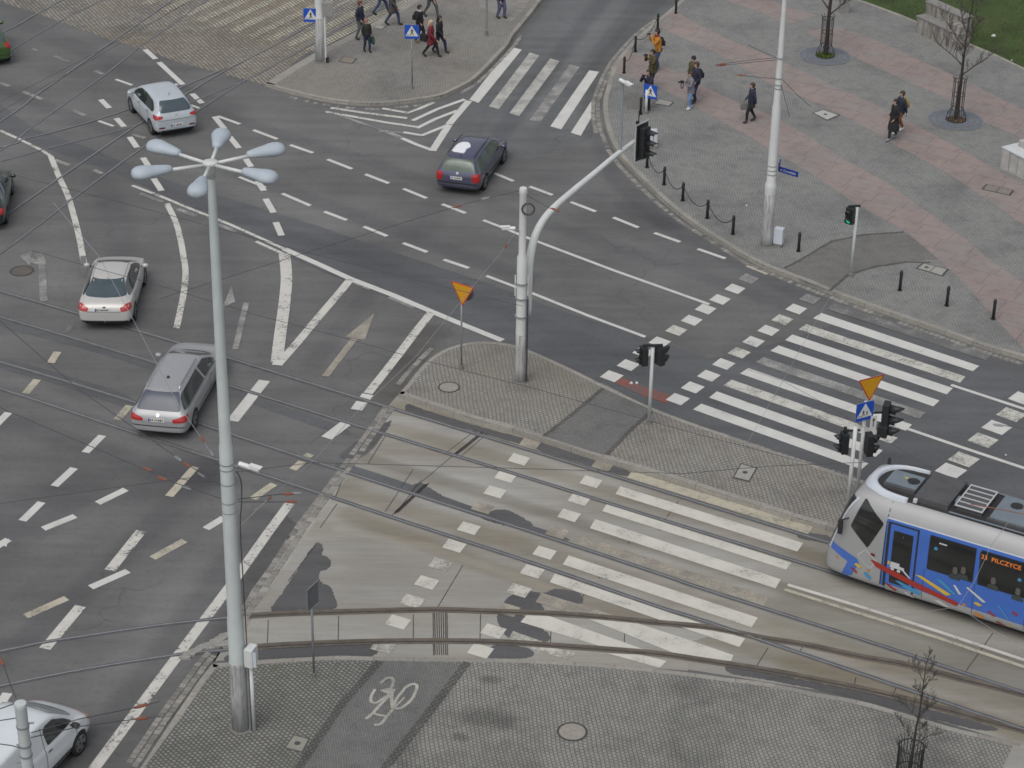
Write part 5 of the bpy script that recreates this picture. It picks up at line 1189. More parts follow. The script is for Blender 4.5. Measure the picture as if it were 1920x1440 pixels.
def mast(name, label, base, prof, gr, cat='lamp mast', foot_z=1.7, group=None):
    "prof: list of (v, width px)"
    B = G(*base); t_ = empty(name, B, 0, label, cat, group)
    pts = []
    for v, w_ in prof:
        z = zat(B, v); s_ = proj((B.x, B.y, z))[2]; pts.append((w_ / 2 / s_, z - B.z))
    lo = [q for q in pts if q[1] < foot_z]; hi = [q for q in pts if q[1] >= foot_z]
    MB().lathe([(lo[0][0] * 1.02, -.1)] + lo[1:] + [(lo[-1][0], foot_z)], n=28).build('shaft_foot', m_foot, t_, 'auto' and True)
    mb = MB().lathe([(lo[-1][0] * 1.02, foot_z - .01)] + hi + [(.01, hi[-1][1] + .01)], n=28)
    o = mb.build('shaft', gr, t_, True)
    try: o.data.set_sharp_from_angle(angle=R(35))
    except Exception: pass
    MB().lathe([(lo[0][0] * 1.25, -.1), (lo[0][0] * 1.25, .015), (lo[0][0] * 1.05, .03)], n=24).build('footing', m_conc_b, t_)
    return t_, B
def bands(t_, B, vs, r_of, m=m_gal):
    for v in vs:
        z = zat(B, v) - B.z; MB().lathe([(r_of - .004, -.015), (r_of + .005, -.012), (r_of + .005, .012), (r_of - .004, .015)], (0, 0, z), 28).build('clamp_band', m, t_)
def cctv(t_, pos, ang, tilt=.25, L=.42, nm='camera_housing'):
    M = Matrix.Rotation(ang, 3, 'Z') @ Matrix.Rotation(tilt, 3, 'Y')
    mb = MB(); b = len(mb.v)
    for x in (0, L):
        for i in range(12):
            a = i * math.pi / 6; mb.v.append(tuple(Vector(pos) + M @ Vector((x, .062 * math.cos(a), .058 * math.sin(a)))))
    for i in range(12): mb.f.append([i, (i + 1) % 12, 12 + (i + 1) % 12, 12 + i]); mb.mi.append(0)
    mb.f += [list(range(12))[::-1], list(range(12, 24))]; mb.mi += [0, 0]
    o = mb.build(nm, mat('camera_white', (.72, .73, .72), .4, 0, 0), t_, bevel=.01)
    MB().box(Vector(pos) + M @ Vector((L - .1, 0, .066)), (.3, .15, .01), M=M).build('sun_shield', mat('camera_white', (1, 1, 1)), o)
    return o

# tall six-armed lamp mast
t_, B = mast('lamp_mast', 'tall lamp mast with six drop-shaped lamps standing on the front pavement', (452, 1365, HK),
    [(1365, 34), (1300, 33), (1244, 32), (1236, 31), (1162, 31), (1154, 28.5), (1080, 28), (945, 27), (836, 26), (829, 22.5), (700, 21), (600, 20), (450, 18), (330, 15), (318, 14)], m_mast, foot_z=zat(G(452, 1365, HK), 1238) - HK)
hz = zat(B, 305) - B.z
MB().lathe([(.10, -.35), (.11, -.1), (.14, -.06), (.165, -.02), (.165, .02), (.15, .035), (.02, .04)], (0, 0, hz), 28).build('crown_hub', m_mast_w, t_, True)
m_lampb = mat('lamp_shell', (.42, .475, .53), .6, 0, .04, 3)
m_lens = mat('lamp_lens', (.55, .52, .44), .2, 0, 0)
for a_ in (30, -30, -93, -155, 147, 88):
    ca, sa = math.cos(R(a_)), math.sin(R(a_)); P3 = lambda r_, z, q=0: (ca * r_ - sa * q, sa * r_ + ca * q, hz + z)
    ar = MB().tube([P3(.12, -.04), P3(.6, -.03), P3(1.0, -.02)], .042, 10).build('lamp_arm', m_mast_w, t_, True)
    # drop-shaped luminaire: narrow neck, round outer end, split line across
    rings_ = [(.86, .045, .045), (.90, .095, .085), (1.02, .125, .11), (1.18, .155, .13), (1.34, .19, .145), (1.40, .205, .16), (1.52, .225, .165), (1.63, .21, .155), (1.715, .15, .115), (1.755, .07, .06)]
    mb = MB(); n = 20
    for x, wy, wz in rings_:
        for i in range(n):
            an = i * 2 * math.pi / n; mb.v.append(P3(x, .0 + wz * math.sin(an) * (1.0 if math.sin(an) > 0 else .75), wy * math.cos(an)))
    for k in range(len(rings_) - 1):
        for i in range(n): mb.f.append([k * n + i, (k + 1) * n + i, (k + 1) * n + (i + 1) % n, k * n + (i + 1) % n]); mb.mi.append(0)
    mb.f.append(list(range(n))); mb.f.append([(len(rings_) - 1) * n + i for i in range(n)][::-1]); mb.mi += [0, 0]
    lm_ = mb.build('luminaire', m_lampb, t_, True)
    bm = bmesh.new(); bm.from_mesh(lm_.data); bmesh.ops.recalc_face_normals(bm, faces=bm.faces); bm.to_mesh(lm_.data); bm.free()
    mb = MB(); 
    for i in range(16):
        an = i * 2 * math.pi / 16; mb.v.append(P3(1.5 + .19 * math.cos(an), -.098, .13 * math.sin(an)))
    for i in range(16):
        an = i * 2 * math.pi / 16; mb.v.append(P3(1.5 + .12 * math.cos(an), -.14, .08 * math.sin(an)))
    for i in range(16): mb.f.append([i, (i + 1) % 16, 16 + (i + 1) % 16, 16 + i]); mb.mi.append(0)
    mb.f.append(list(range(16, 32))); mb.mi.append(0); mb.build('lens', m_lens, lm_)
bands(t_, B, (868, 878, 905, 940, 958, 1006, 1036, 1050), .166)
cctv(t_, (.30, -.10, zat(B, 868) - B.z + .05), R(-20), .12, .52)
MB().tube([(.22, -.06, zat(B, 872) - B.z), (.32, -.1, zat(B, 868) - B.z)], .03).build('camera_bracket', m_gal, t_)
k0 = zat(B, 880) - B.z
MB().tube(catmull([(.24, -.08, k0), (.33, -.1, k0 - .3), (.31, -.1, k0 - .9), (.25, -.09, k0 - 1.6), (.26, -.09, k0 - 4), (.27, -.09, .5), (.30, -.09, .02)], 4), .016, 6).build('cable', m_wire, t_)
cb = MB().box((.36, -.16, zat(B, 1222) - B.z), (.22, .34, .52), R(-20)).build('control_box', m_mast_w, t_, bevel=.02)
MB().box((.43, -.33, zat(B, 1222) - B.z), (.16, .01, .44), R(-20)).build('box_door', m_tsil, cb)
MB().tube([(.34, -.12, zat(B, 1240) - B.z), (.34, -.12, .02)], .045, 10).build('conduit', m_mast_w, t_, True)
MB().tube([(.245, -.10, 2.0), (.245, -.10, .02)], .03, 8).build('cable_duct', m_gal, t_)

# central mast with the signal outreach
t_, B = mast('signal_mast', 'white mast with long curved signal arm on the triangular traffic island', (975, 715, HI), [(715, 20), (690, 19), (650, 19), (625, 19), (600, 19), (482, 19), (476, 14), (430, 14), (364, 14), (362, 15.5), (354, 15), (352, 13)], m_mast_w, 'signal mast', foot_z=zat(G(975, 715, HI), 625) - HI)
Dh = (G(1200, 545) - G(975, 715)).normalized(); RD = (G(1210, 632) - G(912, 517)).normalized()
arm = [(988, 590), (990, 540), (993, 490), (1002, 447), (1017, 415), (1040, 388), (1074, 358), (1114, 325), (1152, 293), (1180, 272), (1192, 263)]
P_ = catmull([onplane(u, v, B, Dh) - B for u, v in arm], 4)
MB().tube(P_, [.15 - .085 * i / (len(P_) - 1) for i in range(len(P_))], 14).build('signal_arm', m_mast_w, t_, True)
AE = P_[-1]; ma = MB()
for v in (530, 558, 592): 
    z = zat(B, v) - B.z; ma.lathe([(.192, -.02), (.205, -.02), (.205, .02), (.192, .02)], (0, 0, z), 24)
ma.build('clamp_band', m_gal, t_) if False else [MB().lathe([(.192, -.02), (.205, -.02), (.205, .02), (.192, .02)], (0, 0, zat(B, v) - B.z), 24).build('clamp_band', m_gal, t_) for v in (530, 558, 592)]
MB().tube([(.2, -.06, zat(B, 560) - B.z), (.2, -.06, .02)], .028, 8).build('cable_duct', m_wire, t_)
cz = zat(B, 388) - B.z
MB().tube([(.16 + .19 * math.cos(i * .52), -.16, cz + .19 * math.sin(i * .52)) for i in range(13)], .03, 6, cap=False).build('cable_coil', m_wire, t_)
cc_ = cctv(t_, (-.22, -.12, zat(B, 425) - B.z), R(172), .1, .42)
MB().tube([(-.12, -.05, zat(B, 430) - B.z), (-.26, -.12, zat(B, 427) - B.z)], .022).build('camera_bracket', m_gal, t_)
for sx in (-.2, .2):
    mb = MB()
    for i in range(9): mb.box((sx, -.05, zat(B, 520) - B.z - i * .085), (.04, .06, .045))
    mb = MB(); mb.tube([(sx, -.05, zat(B, 515) - B.z), (sx, -.05, zat(B, 553) - B.z)], .022, 6).build('step_strip', m_mast_w, t_)
# riser with camera on the arm
rp = onplane(1163, 284, B, Dh) - B; rt = Vector((rp.x, rp.y, zat(B + rp - Vector((0, 0, (B + rp).z)), 152) - B.z))
MB().tube([rp, rt], .045, 8).build('riser', mat('riser_grey', (.30, .34, .37), .5, .2, .05), t_)
cctv(t_, rt + Vector((-.1, 0, .05)), R(-48), .15, .5)

def visor(c_, d, r_, L, m, par, down=.1):
    "open hood: three-quarter tube around direction d"
    d = Vector(d).normalized(); up = Vector((0, 0, 1)); x = d.cross(up).normalized(); mb = MB(); n = 14
    for i in range(n):
        a = math.radians(-40) + math.radians(260) * i / (n - 1)
        o_ = x * math.cos(a) * r_ + up * math.sin(a) * r_
        LL = L * (.45 + .55 * max(0, math.sin(a)))
        mb.v += [tuple(Vector(c_) + o_), tuple(Vector(c_) + o_ + d * LL - up * down * LL)]
    for i in range(n - 1): mb.f.append([2 * i, 2 * i + 1, 2 * i + 3, 2 * i + 2]); mb.mi.append(0)
    o = mb.build('visor', m, par, True); md = o.modifiers.new('s', 'SOLIDIFY'); md.thickness = .008
    return o
m_sig = mat('signal_housing', (.022, .024, .026), .5, 0, .1); m_lensd = mat('signal_lens', (.02, .02, .02), .15, 0, 0)
m_greenlit = mat('signal_green_lit', (.0, .25, .15), .3, 0, 0, emis=(.02, .8, .42), es=.6)
def signal_head(par, pos, ang, n, w_=.30, lit=None, hood=.26, depth=.2, name='signal_head'):
    "pos: centre of the housing; faces direction ang"
    d = Vector((math.cos(ang), math.sin(ang), 0)); pos = Vector(pos)
    hs_ = MB()
    for i in range(n): hs_.box(pos + Vector((0, 0, (n - 1) / 2 * w_ - i * w_)), (depth, w_, w_ * .985), ang)
    hs_ = MB().box(pos, (depth, w_ * 1.0, w_ * n), ang)
    o = hs_.build(name, m_sig, par, bevel=.02)
    for i in range(n):
        c_ = pos + Vector((0, 0, (n - 1) / 2 * w_ - i * w_)) + d * (depth / 2 + .004)
        mb = MB(); x = Vector((-d.y, d.x, 0)); b = [c_ + x * math.cos(k * math.pi / 8) * w_ * .34 + Vector((0, 0, 1)) * math.sin(k * math.pi / 8) * w_ * .34 for k in range(16)]
        mb.add(b, [list(range(16))]).add([q - d * .02 for q in b], [list(range(16))[::-1]])
        mb.v = mb.v; o2 = MB(); o2.add(b + [q - d * .02 for q in b], [list(range(16))] + [[k, 16 + k, 16 + (k + 1) % 16, (k + 1) % 16] for k in range(16)]).build('lens', m_greenlit if lit == i else m_lensd, o)
        visor(c_, d, w_ * .38, hood, m_sig, o)
    return o
ra = math.atan2(RD.y, RD.x)
hp = onplane(1200, 278, B, Dh) - B; hp = Vector((AE.x, AE.y, AE.z - .05)) + Dh * .15
fp = hp + RD * .16
sh = signal_head(t_, fp + RD * .12, ra, 3, .36, hood=.42)
mb = MB(); M = Matrix.Rotation(ra, 3, 'Z')
MB().box(fp, (.012, .66, 1.30), M=M).build('backing_board', m_sig, sh)
for dy, dz, sy, sz in ((0, .66, .74, .045), (0, -.66, .74, .045), (.345, 0, .045, 1.36), (-.345, 0, .045, 1.36)):
    MB().box(fp + M @ Vector((0, dy, dz)), (.018, sy, sz), M=M).build('white_border', m_dwht, sh)
MB().tube([hp + Vector((0, 0, .66)) - RD * .06, hp - RD * .06, hp + Vector((0, 0, -.60)) - RD * .06], .04, 8).build('signal_bracket', m_sig, t_)
MB().tube([hp + Vector((.02, 0, .62)) - RD * .02, hp + Vector((.02, 0, 1.05)) - RD * .02], .02, 6).build('bracket_stay', m_blk, t_)
for dz in (.6, -.55): MB().box(hp + Vector((0, 0, dz)), (.2, .05, .05), ra).build('bracket_arm', m_sig, t_)

# right mast on the plaza
t_, B = mast('lamp_mast', 'tall white mast rising out of the picture beside the blue street name plates', (1437, 460, .14), [(460, 22), (440, 22), (400, 21), (362, 20.5), (358, 21), (350, 22), (344, 21), (340, 17.5), (260, 17), (200, 16.5), (193, 13.5), (120, 12), (0, 8.5), (-60, 8), (-260, 6)], m_mast_w, foot_z=zat(G(1437, 460, .14), 362) - .14)
bands(t_, B, (310, 318, 326), .17); bands(t_, B, (108, 146, 158, 165), .135)
MB().box((.42, -.05, .42), (.34, .22, .62), R(-25)).build('meter_box', m_tsil, t_, bevel=.02)
MB().box((.42, -.05, .06), (.28, .18, .14), R(-25)).build('box_plinth', m_conc_b, t_)
m_sblue = mat('street_sign_blue', (.012, .035, .25), .45, 0, 0)
sz_ = zat(B, 322) - B.z
c1 = G(1478, 322, B.z + sz_) - B; dr_ = (G(1497, 328, 2.6) - G(1458, 316, 2.6)).normalized()
s1 = empty('street_name_sign', B + Vector((0, 0, 0)), 0, 'long blue street name plate fixed to the plaza mast', 'street sign')
an = math.atan2(dr_.y, dr_.x)
pl = MB().box(c1, (.82, .03, .20), an).build('plate', m_sblue, s1)
Mt = Matrix.Translation(c1 + Matrix.Rotation(an, 3, 'Z') @ Vector((0, -.0185, 0))) @ Matrix.Rotation(an, 4, 'Z') @ Matrix.Rotation(R(90), 4, 'X')
text_mesh('pl. Grunwaldzki', .125, Mt, mat('sign_white', (.62, .63, .63), .5, 0, 0), pl, .001, .82)
s2 = empty('street_name_sign', B, 0, 'small blue street name plate seen edge-on above the long one', 'street sign')
c2 = G(1462, 307, B.z + sz_ + .2) - B; a2 = R(75)
pl2 = MB().box(c2, (.40, .03, .20), a2).build('plate', m_sblue, s2)
text_mesh('ul.', .12, Matrix.Translation(c2 + Matrix.Rotation(a2, 3, 'Z') @ Vector((0, -.0185, 0))) @ Matrix.Rotation(a2, 4, 'Z') @ Matrix.Rotation(R(90), 4, 'X'), MATS['sign_white'], pl2, .001)

# masts at the top left and bottom left
t_, B = mast('lamp_mast', 'weathered mast at the top left with a crossing sign and grey box', (601, 115, .14), [(115, 19), (80, 18), (30, 17), (10, 16), (-120, 15), (-400, 12)], m_mast_w, foot_z=2.0)
MB().box((.36, .0, zat(B, 16) - B.z), (.42, .3, .62), R(10)).build('grey_box', mat('box_grey', (.30, .29, .28), .6, 0, .06), t_, bevel=.02)
MB().tube([(.24, -.1, 2.3), (.24, -.1, .02)], .05, 8).build('conduit', m_mast_w, t_); MB().box((.30, -.1, .1), (.14, .14, .26)).build('conduit_shoe', m_blk, t_)
Bb = G(38, 1318, 8.2); Bb = Vector((Bb.x, Bb.y, .1))
tb = empty('wire_mast', Bb, 0, 'pale wire mast cut by the bottom left corner in front of the van', 'mast')
MB().lathe([(.16, -.1), (.16, 3), (.135, 5.9), (.115, 6), (.115, 7.98), (.122, 8.0), (.122, 8.08), (.115, 8.1), (.01, 8.105)], n=28).build('shaft', m_mast, tb, True).data.set_sharp_from_angle(angle=R(35))
for z in (7.55, 7.1, 6.85, 6.55): MB().lathe([(.112, -.02), (.128, -.02), (.128, .02), (.112, .02)], (0, 0, z), 24).build('clamp_band', m_gal, tb)
for z, a_ in ((7.6, 10), (7.0, 150), (6.7, 200)): MB().tube([(.12 * math.cos(R(a_)), .12 * math.sin(R(a_)), z), (.22 * math.cos(R(a_)), .22 * math.sin(R(a_)), z)], .02, 6).build('eye_bolt', m_gal, tb)
# thin pole top middle
B = G(912, 67, .14); t_ = empty('sign_post', B, 0, 'thin grey post near the slab paving at the top middle', 'post')
MB().tube([(0, 0, 0), (0, 0, 3.2)], .045, 12).build('shaft', m_gal, t_); MB().lathe([(.075, -.05), (.075, .22), (.05, .24)], n=14).build('socket', m_conc_b, t_)

# ---- signs
m_sb = mat('sign_blue', (.015, .085, .48), .4, 0, 0); m_sw = mat('sign_face_white', (.66, .67, .65), .45, 0, 0); m_sk = mat('sign_black', (.015, .015, .015), .5, 0, 0)
m_yel = mat('sign_yellow', (.62, .31, .015), .45, 0, .03); m_sr = mat('sign_red', (.50, .035, .02), .45, 0, 0)
def flat(par, name, poly, m, M, th=.004, off=0):
    "poly in (x, z) of the sign plane; faces -y before M"
    mb = MB(); n = len(poly); tr_ = tessellate_polygon([[Vector((a, b, 0)) for a, b in poly]])
    f_ = [(a, -off - th, b) for a, b in poly]; k_ = [(a, -off, b) for a, b in poly]
    fs = []
    for a, b, c_ in tr_:
        A, B_, C_ = [Vector((poly[q][0], poly[q][1])) for q in (a, b, c_)]
        ccw = (B_ - A).cross(C_ - A) > 0
        fs.append((a, b, c_) if ccw else (c_, b, a)); fs.append(((c_ + n, b + n, a + n)) if ccw else (a + n, b + n, c_ + n))
    fs += [(i, i + n, (i + 1) % n + n, (i + 1) % n) for i in range(n)]
    mb.add([M @ Vector(q) for q in f_ + k_], fs); return mb.build(name, m, par)
def person_glyph(par, M, cx, cz, s_, off, mirror=1):
    P2 = lambda l: [(cx + mirror * a * s_, cz + b * s_) for a, b in l]
    flat(par, 'walking_figure', P2([(-.02, .30), (.03, .30), (.05, .34), (.04, .40), (-.01, .42), (-.05, .38), (-.05, .33), (-.02, .30), (-.08, .26), (-.18, .12), (-.15, .10), (-.07, .19), (-.07, .02), (-.20, -.32), (-.14, -.32), (0, -.04), (.13, -.32), (.19, -.32), (.07, .02), (.06, .19), (.14, .08), (.18, .10), (.08, .26)][0:0] or
        [(-.05, .27), (-.16, .10), (-.12, .08), (-.05, .17), (-.06, .0), (-.18, -.30), (-.11, -.30), (.01, -.06), (.12, -.30), (.18, -.28), (.06, .02), (.05, .17), (.12, .07), (.16, .09), (.06, .27)]), m_sk, M, .002, off)
    flat(par, 'figure_head', P2([(.045 * math.cos(i * .785), .345 + .05 * math.sin(i * .785)) for i in range(8)]), m_sk, M, .002, off)
def crossing_sign(name, label, pos, rz, sz=.6, pair=False, group='blue pedestrian crossing signs'):
    t_ = empty(name, pos, 0, label, 'road sign', group); M = Matrix.Rotation(rz, 3, 'Z'); h = sz / 2
    e = flat(t_, 'back_plate', roundc([(-h, -h), (h, -h), (h, h), (-h, h)], .04), m_gal, M, .02, -.02)
    flat(t_, 'blue_face', roundc([(-h, -h), (h, -h), (h, h), (-h, h)], .04), m_sb, M, .004, 0)
    flat(t_, 'white_triangle', [(-h * .9, -h * .62), (h * .9, -h * .62), (0, h * .9)], m_sw, M, .003, .0045)
    if pair:
        person_glyph(t_, M, -h * .16, -h * .18, h * .95, .008); person_glyph(t_, M, h * .25, -h * .24, h * .75, .008)
    else: person_glyph(t_, M, .01, -h * .06, h * 1.45, .008)
    flat(t_, 'road_line', [(-h * .82, -h * .50), (-h * .30, -h * .50), (-h * .32, -h * .44), (-h * .78, -h * .44)], m_sk, M, .002, .008)
    return t_
def yield_sign(name, label, pos, rz, s_=.45, group='yellow give way signs'):
    t_ = empty(name, pos, 0, label, 'road sign', group); M = Matrix.Rotation(rz, 3, 'Z')
    tri = lambda k: [(-s_ * k, s_ * .58 * k), (0, -s_ * 1.15 * k), (s_ * k, s_ * .58 * k)]
    flat(t_, 'back_plate', roundc(tri(1), .06), m_gal, M, .02, -.02)
    flat(t_, 'red_border', roundc(tri(1), .06), m_sr, M, .004, 0); flat(t_, 'yellow_face', roundc(tri(.87), .04), m_yel, M, .003, .0045)
    return t_
def post(name, label, base, top_v, r_=.03, cat='sign post', m=None, z=None):
    B = G(*base); z = zat(B, top_v) if z is None else z; t_ = empty(name, B, 0, label, cat)
    MB().tube([(0, 0, -.05), (0, 0, z - B.z)], r_, 12).build('shaft', m or m_gal, t_, True)
    MB().lathe([(r_ * 1.7, -.02), (r_ * 1.7, .12), (r_ * 1.1, .14)], n=12).build('socket', m_conc_b, t_)
    return t_, B, z
t_, B, z = post('sign_post', 'thin post carrying the crossing sign at the rounded corner', (773, 166, .14), 47)
crossing_sign('pedestrian_crossing_sign', 'blue crossing sign on a thin post on the rounded top corner', (B.x, B.y - .05, zat(B, 59)), R(0))
q = G(601, 115, .14); crossing_sign('pedestrian_crossing_sign', 'blue crossing sign hung on the weathered mast at the top left', (q.x - .36, q.y - .12, zat(q, 27)), R(-4))
MB().tube([(.36, .10, .1), (.1, .10, .1)], .02).build('bracket', m_gal, bpy.data.objects['pedestrian_crossing_sign.001'])
t_, B, z = post('sign_post', 'white post carrying the crossing sign before the photographers', (1211, 213, .14), 168, .055, m=m_mast_w)
crossing_sign('pedestrian_crossing_sign', 'blue crossing sign standing in front of the photographers', (B.x + .14, B.y - .10, zat(B, 170)), R(-28))
t_, B, z = post('sign_post', 'thin post of the give way sign on the traffic island', (865, 692, HI), 545, .03)
yield_sign('give_way_sign', 'yellow give way triangle on the triangular traffic island', (B.x + .03, B.y - .06, zat(B, 545)), R(-33))
dsc = empty('round_sign', (B.x + .14, B.y + .08, zat(B, 549)), 0, 'dark back of a round sign behind the give way triangle on the island', 'road sign')
flat(dsc, 'disc', [(.30 * math.cos(i * math.pi / 16), .30 * math.sin(i * math.pi / 16)) for i in range(32)], mat('sign_back', (.15, .165, .18), .5, .3, .1), Matrix.Rotation(R(-33), 3, 'Z'), .02)
MB().box((-.05, -.06, 0), (.2, .02, .05), R(-33)).build('bracket', m_gal, dsc)
t_, B, z = post('sign_post', 'thin post with its sign seen from the back beside the curved track', (589, 1270, HK), 1100, .032)
bsn = empty('sign_board', (B.x, B.y, zat(B, 1117)), 0, 'grey sign seen nearly edge-on beside the curved track', 'road sign')
a_ = R(62); M = Matrix.Rotation(a_, 3, 'Z')
flat(bsn, 'plate', [(-.26, -.33), (.26, -.33), (.26, .33), (-.26, .33)], mat('sign_back', (.15, .165, .18)), M, .02, .03); 
for l in (((-.26, .33), (.26, .33)), ((.26, .33), (.26, -.33)), ((-.26, -.33), (.26, -.33)), ((-.26, .33), (-.26, -.33))):
    MB().tube([M @ Vector((x, -.045, zz)) for x, zz in l], .016, 6).build('rim', m_gal, bsn)
for dz in (.12, -.14): MB().tube([M @ Vector((0, -.03, dz)), Vector((0, 0, dz))], .02, 6).build('bracket', m_gal, bsn)

# ---- pedestrian signals
t_, B, z = post('pedestrian_signal', 'pedestrian signal pair with dark housings at the narrow traffic island crossing', (1217, 793, HI), 652, .055, 'traffic signal', m_mast)
zz = zat(B, 668) - B.z; signal_head(t_, (-.26, .02, zz), R(200), 2, .30, hood=.2); signal_head(t_, (.24, .05, zz), R(38), 2, .30, hood=.24)
MB().box((0, .03, zz + .36), (.62, .07, .06), R(5)).build('bracket', m_sig, t_)
t_, B, z = post('pedestrian_signal', 'pedestrian signal with green light on the plaza by the black bollards', (1595, 518, .14), 388, .055, 'traffic signal', m_mast)
zz = zat(B, 403) - B.z; signal_head(t_, (-.22, -.06, zz), R(235), 2, .30, lit=1, hood=.22); MB().box((-.1, 0, zz + .33), (.42, .08, .07), R(10)).build('bracket', m_sig, t_)
t_, B, z = post('traffic_signal', 'white post with dark signal heads closest to the tram front', (1589, 955, HI), 800, .06, 'traffic signal', m_mast_w)
zz = zat(B, 832) - B.z; signal_head(t_, (-.27, .06, zz), R(190), 2, .32, hood=.22); MB().box((-.10, .02, zz + .42), (.5, .05, .05), R(5)).build('bracket', m_sig, t_); MB().box((-.28, .04, zz + .42), (.08, .08, .2)).build('sounder', m_sig, t_)
t_, B, z = post('traffic_signal', 'taller post carrying the yellow and blue signs behind the tram front', (1607, 925, HI), 752, .055, 'traffic signal', m_mast_w)
zz = zat(B, 832) - B.z; signal_head(t_, (.20, -.02, zz), R(10), 2, .34, hood=.22)
signal_head(t_, (.62, .10, zat(B, 776) - B.z - .05), R(-18), 2, .36, hood=.42); MB().box((.35, .05, zat(B, 775) - B.z), (.5, .05, .05), R(8)).build('bracket', m_sig, t_)
signal_head(t_, (.56, .0, zat(B, 806) - B.z), R(-18), 1, .34, hood=.34, depth=.3)
zp = zat(B, 789) - B.z; ap = MB().box((.24, -.14, zp), (.20, .015, .48), R(20)).build('arrow_plate', m_sw, t_)
flat(ap, 'arrow', [(-.014, -.12), (.014, -.12), (.014, .08), (.05, .08), (0, .17), (-.05, .08), (-.014, .08)], m_sk, Matrix.Translation((.24, -.14, zp)).to_3x3() if False else Matrix.Rotation(R(20), 3, 'Z'), .002, .0)
bpy.data.objects[ap.children[0].name].location = (.24, -.152, zp + .02) if ap.children else None
crossing_sign('pedestrian_crossing_sign', 'tilted blue sign with two walking figures under the yellow triangle near the tram', (B.x - .05, B.y - .20, zat(B, 765)), R(27), pair=True)
yield_sign('give_way_sign', 'yellow give way triangle above the blue sign near the tram', (B.x + .06, B.y - .12, zat(B, 719)), R(28))
# small cabinet and black bollards with chains
q = G(1224, 277, .14); cab = empty('control_cabinet', q, 0, 'small pale control cabinet on the plaza behind the hanging signal', 'cabinet')
MB().box((0, 0, .43), (.30, .22, .70), R(8)).build('housing', m_tsil, cab, bevel=.03); MB().box((0, 0, .06), (.34, .26, .14), R(8)).build('plinth', m_conc_b, cab); MB().box((0, -.115, .45), (.012, .012, .6), R(8)).build('door_seam', m_blk, cab)
BL = [(1267, 25), (1233, 55), (1191, 97), (1170, 137), (1201, 214), (1213, 314), (1245, 346), (1280, 376), (1326, 409), (1374, 439), (1497, 471), (1687, 544), (1775, 573), (1862, 598)]
LB = ['topmost bollard beside the side street', 'second bollard down the side street kerb', 'bollard level with the man in the orange jacket', 'bollard beside the crossing sign camera', 'bollard at the foot of the blue crossing sign', 'bollard under the hanging signal', 'second chained bollard below the hanging signal', 'middle bollard of the chained row at the kerb', 'chained bollard next to last before the mast', 'last chained bollard before the tall mast', 'single bollard to the right of the tall mast', 'bollard beside the double lid', 'middle one of the three bollards by the zebra crossing', 'bollard nearest the right edge at the slab band']
m_bol = mat('bollard_black', (.03, .032, .034), .55, .1, .1)
BP = []
proto = None
for (u, v), lb_ in zip(BL, LB):
    q = G(u, v, .14); BP.append(q)
    if proto is None:
        proto = empty('bollard', q, 0, 'black ' + lb_, 'bollard', 'black bollards round the plaza')
        MB().lathe([(.055, -.05), (.055, .70), (.045, .735), (.02, .75), (.005, .752)], n=14).build('shaft', m_bol, proto, True)
        MB().lathe([(.09, -.02), (.09, .012), (.06, .02)], n=14).build('base_plate', m_bol, proto)
        MB().lathe([(.058, -.02), (.066, -.02), (.066, .02), (.058, .02)], (0, 0, .62), 14).build('chain_ring', m_bol, proto)
    else:
        c_ = copy_tree(proto); c_.location = q; c_['label'] = 'black ' + lb_
for i, nm in ((1, 'chain beside the side street top'), (2, 'chain at the orange jacket man'), (5, 'chain under the hanging signal'), (6, 'second chain of the kerb row'), (7, 'third chain of the kerb row'), (8, 'chain nearest the tall mast')):
    a, b = BP[i], BP[i + 1]; mb = MB()
    P_ = [a.lerp(b, k / 14) + Vector((0, 0, .62 - .42 * (1 - (2 * k / 14 - 1) ** 2))) for k in range(15)]
    mb.tube(P_, .016, 6); tag(mb.build('chain', m_bol), 'sagging black ' + nm, 'chain', 'chains between the bollards')

# ------------------------------------------------------------------ overhead wires
def wire(label, pts, r_=.011, m=m_wire, sag=.0, ins=()):
    t_ = None; P_ = [G(*p) for p in pts]; out = []
    for a, b in zip(P_, P_[1:]):
        n = 12
        for k in range(n): out.append(a.lerp(b, k / n) - Vector((0, 0, sag * (1 - (2 * k / n - 1) ** 2))))
    out.append(P_[-1]); o = MB().tube(out, r_, 5).build('span_wire', m); tag(o, label, 'wire', 'overhead span wires')
    for u, v, z, mm in ins:
        c_ = G(u, v, z); j = min(range(len(out) - 1), key=lambda i: (out[i] - c_).length); d = (out[min(j + 1, len(out) - 1)] - out[max(j - 1, 0)]).normalized()
        MB().tube([c_ - d * .14, c_ - d * .07, c_ + d * .07, c_ + d * .14], [.02, .035, .035, .02], 8).build('insulator', m_ins if mm else m_gal, o)
lz = lambda v: zat(G(452, 1365, HK), v)
wire('steel wire from the left edge over the grey estate to the lamp mast', [(-60, 545, 7.5), (0, 602, 7.4), (150, 732, 7.1), (338, 862, 6.9), (440, 928, lz(928))], ins=((334, 860, 6.9, 0), (350, 871, 6.9, 1), (378, 890, 6.85, 0)))
wire('thin wire from the left edge meeting the lamp mast below the camera', [(-60, 735, 7.2), (17, 772, 7.1), (276, 882, 6.8), (350, 900, 6.8), (440, 905, lz(905))], r_=.010, ins=((276, 880, 6.8, 1),))
wire('wire fanning out to the lower clamp of the lamp mast', [(276, 882, 6.8), (305, 897, 6.7), (440, 944, lz(944))], ins=((304, 897, 6.7, 1), (350, 914, 6.65, 0)))
wire('thin wire crossing the saloon roof down to the pale insulator', [(100, 380, 8), (185, 480, 7.5), (250, 600, 7.2), (335, 760, 7), (378, 822, 7), (397, 852, 7)], r_=.007, m=m_wirel, ins=((380, 824, 7, 1), (397, 850, 7, 0)))
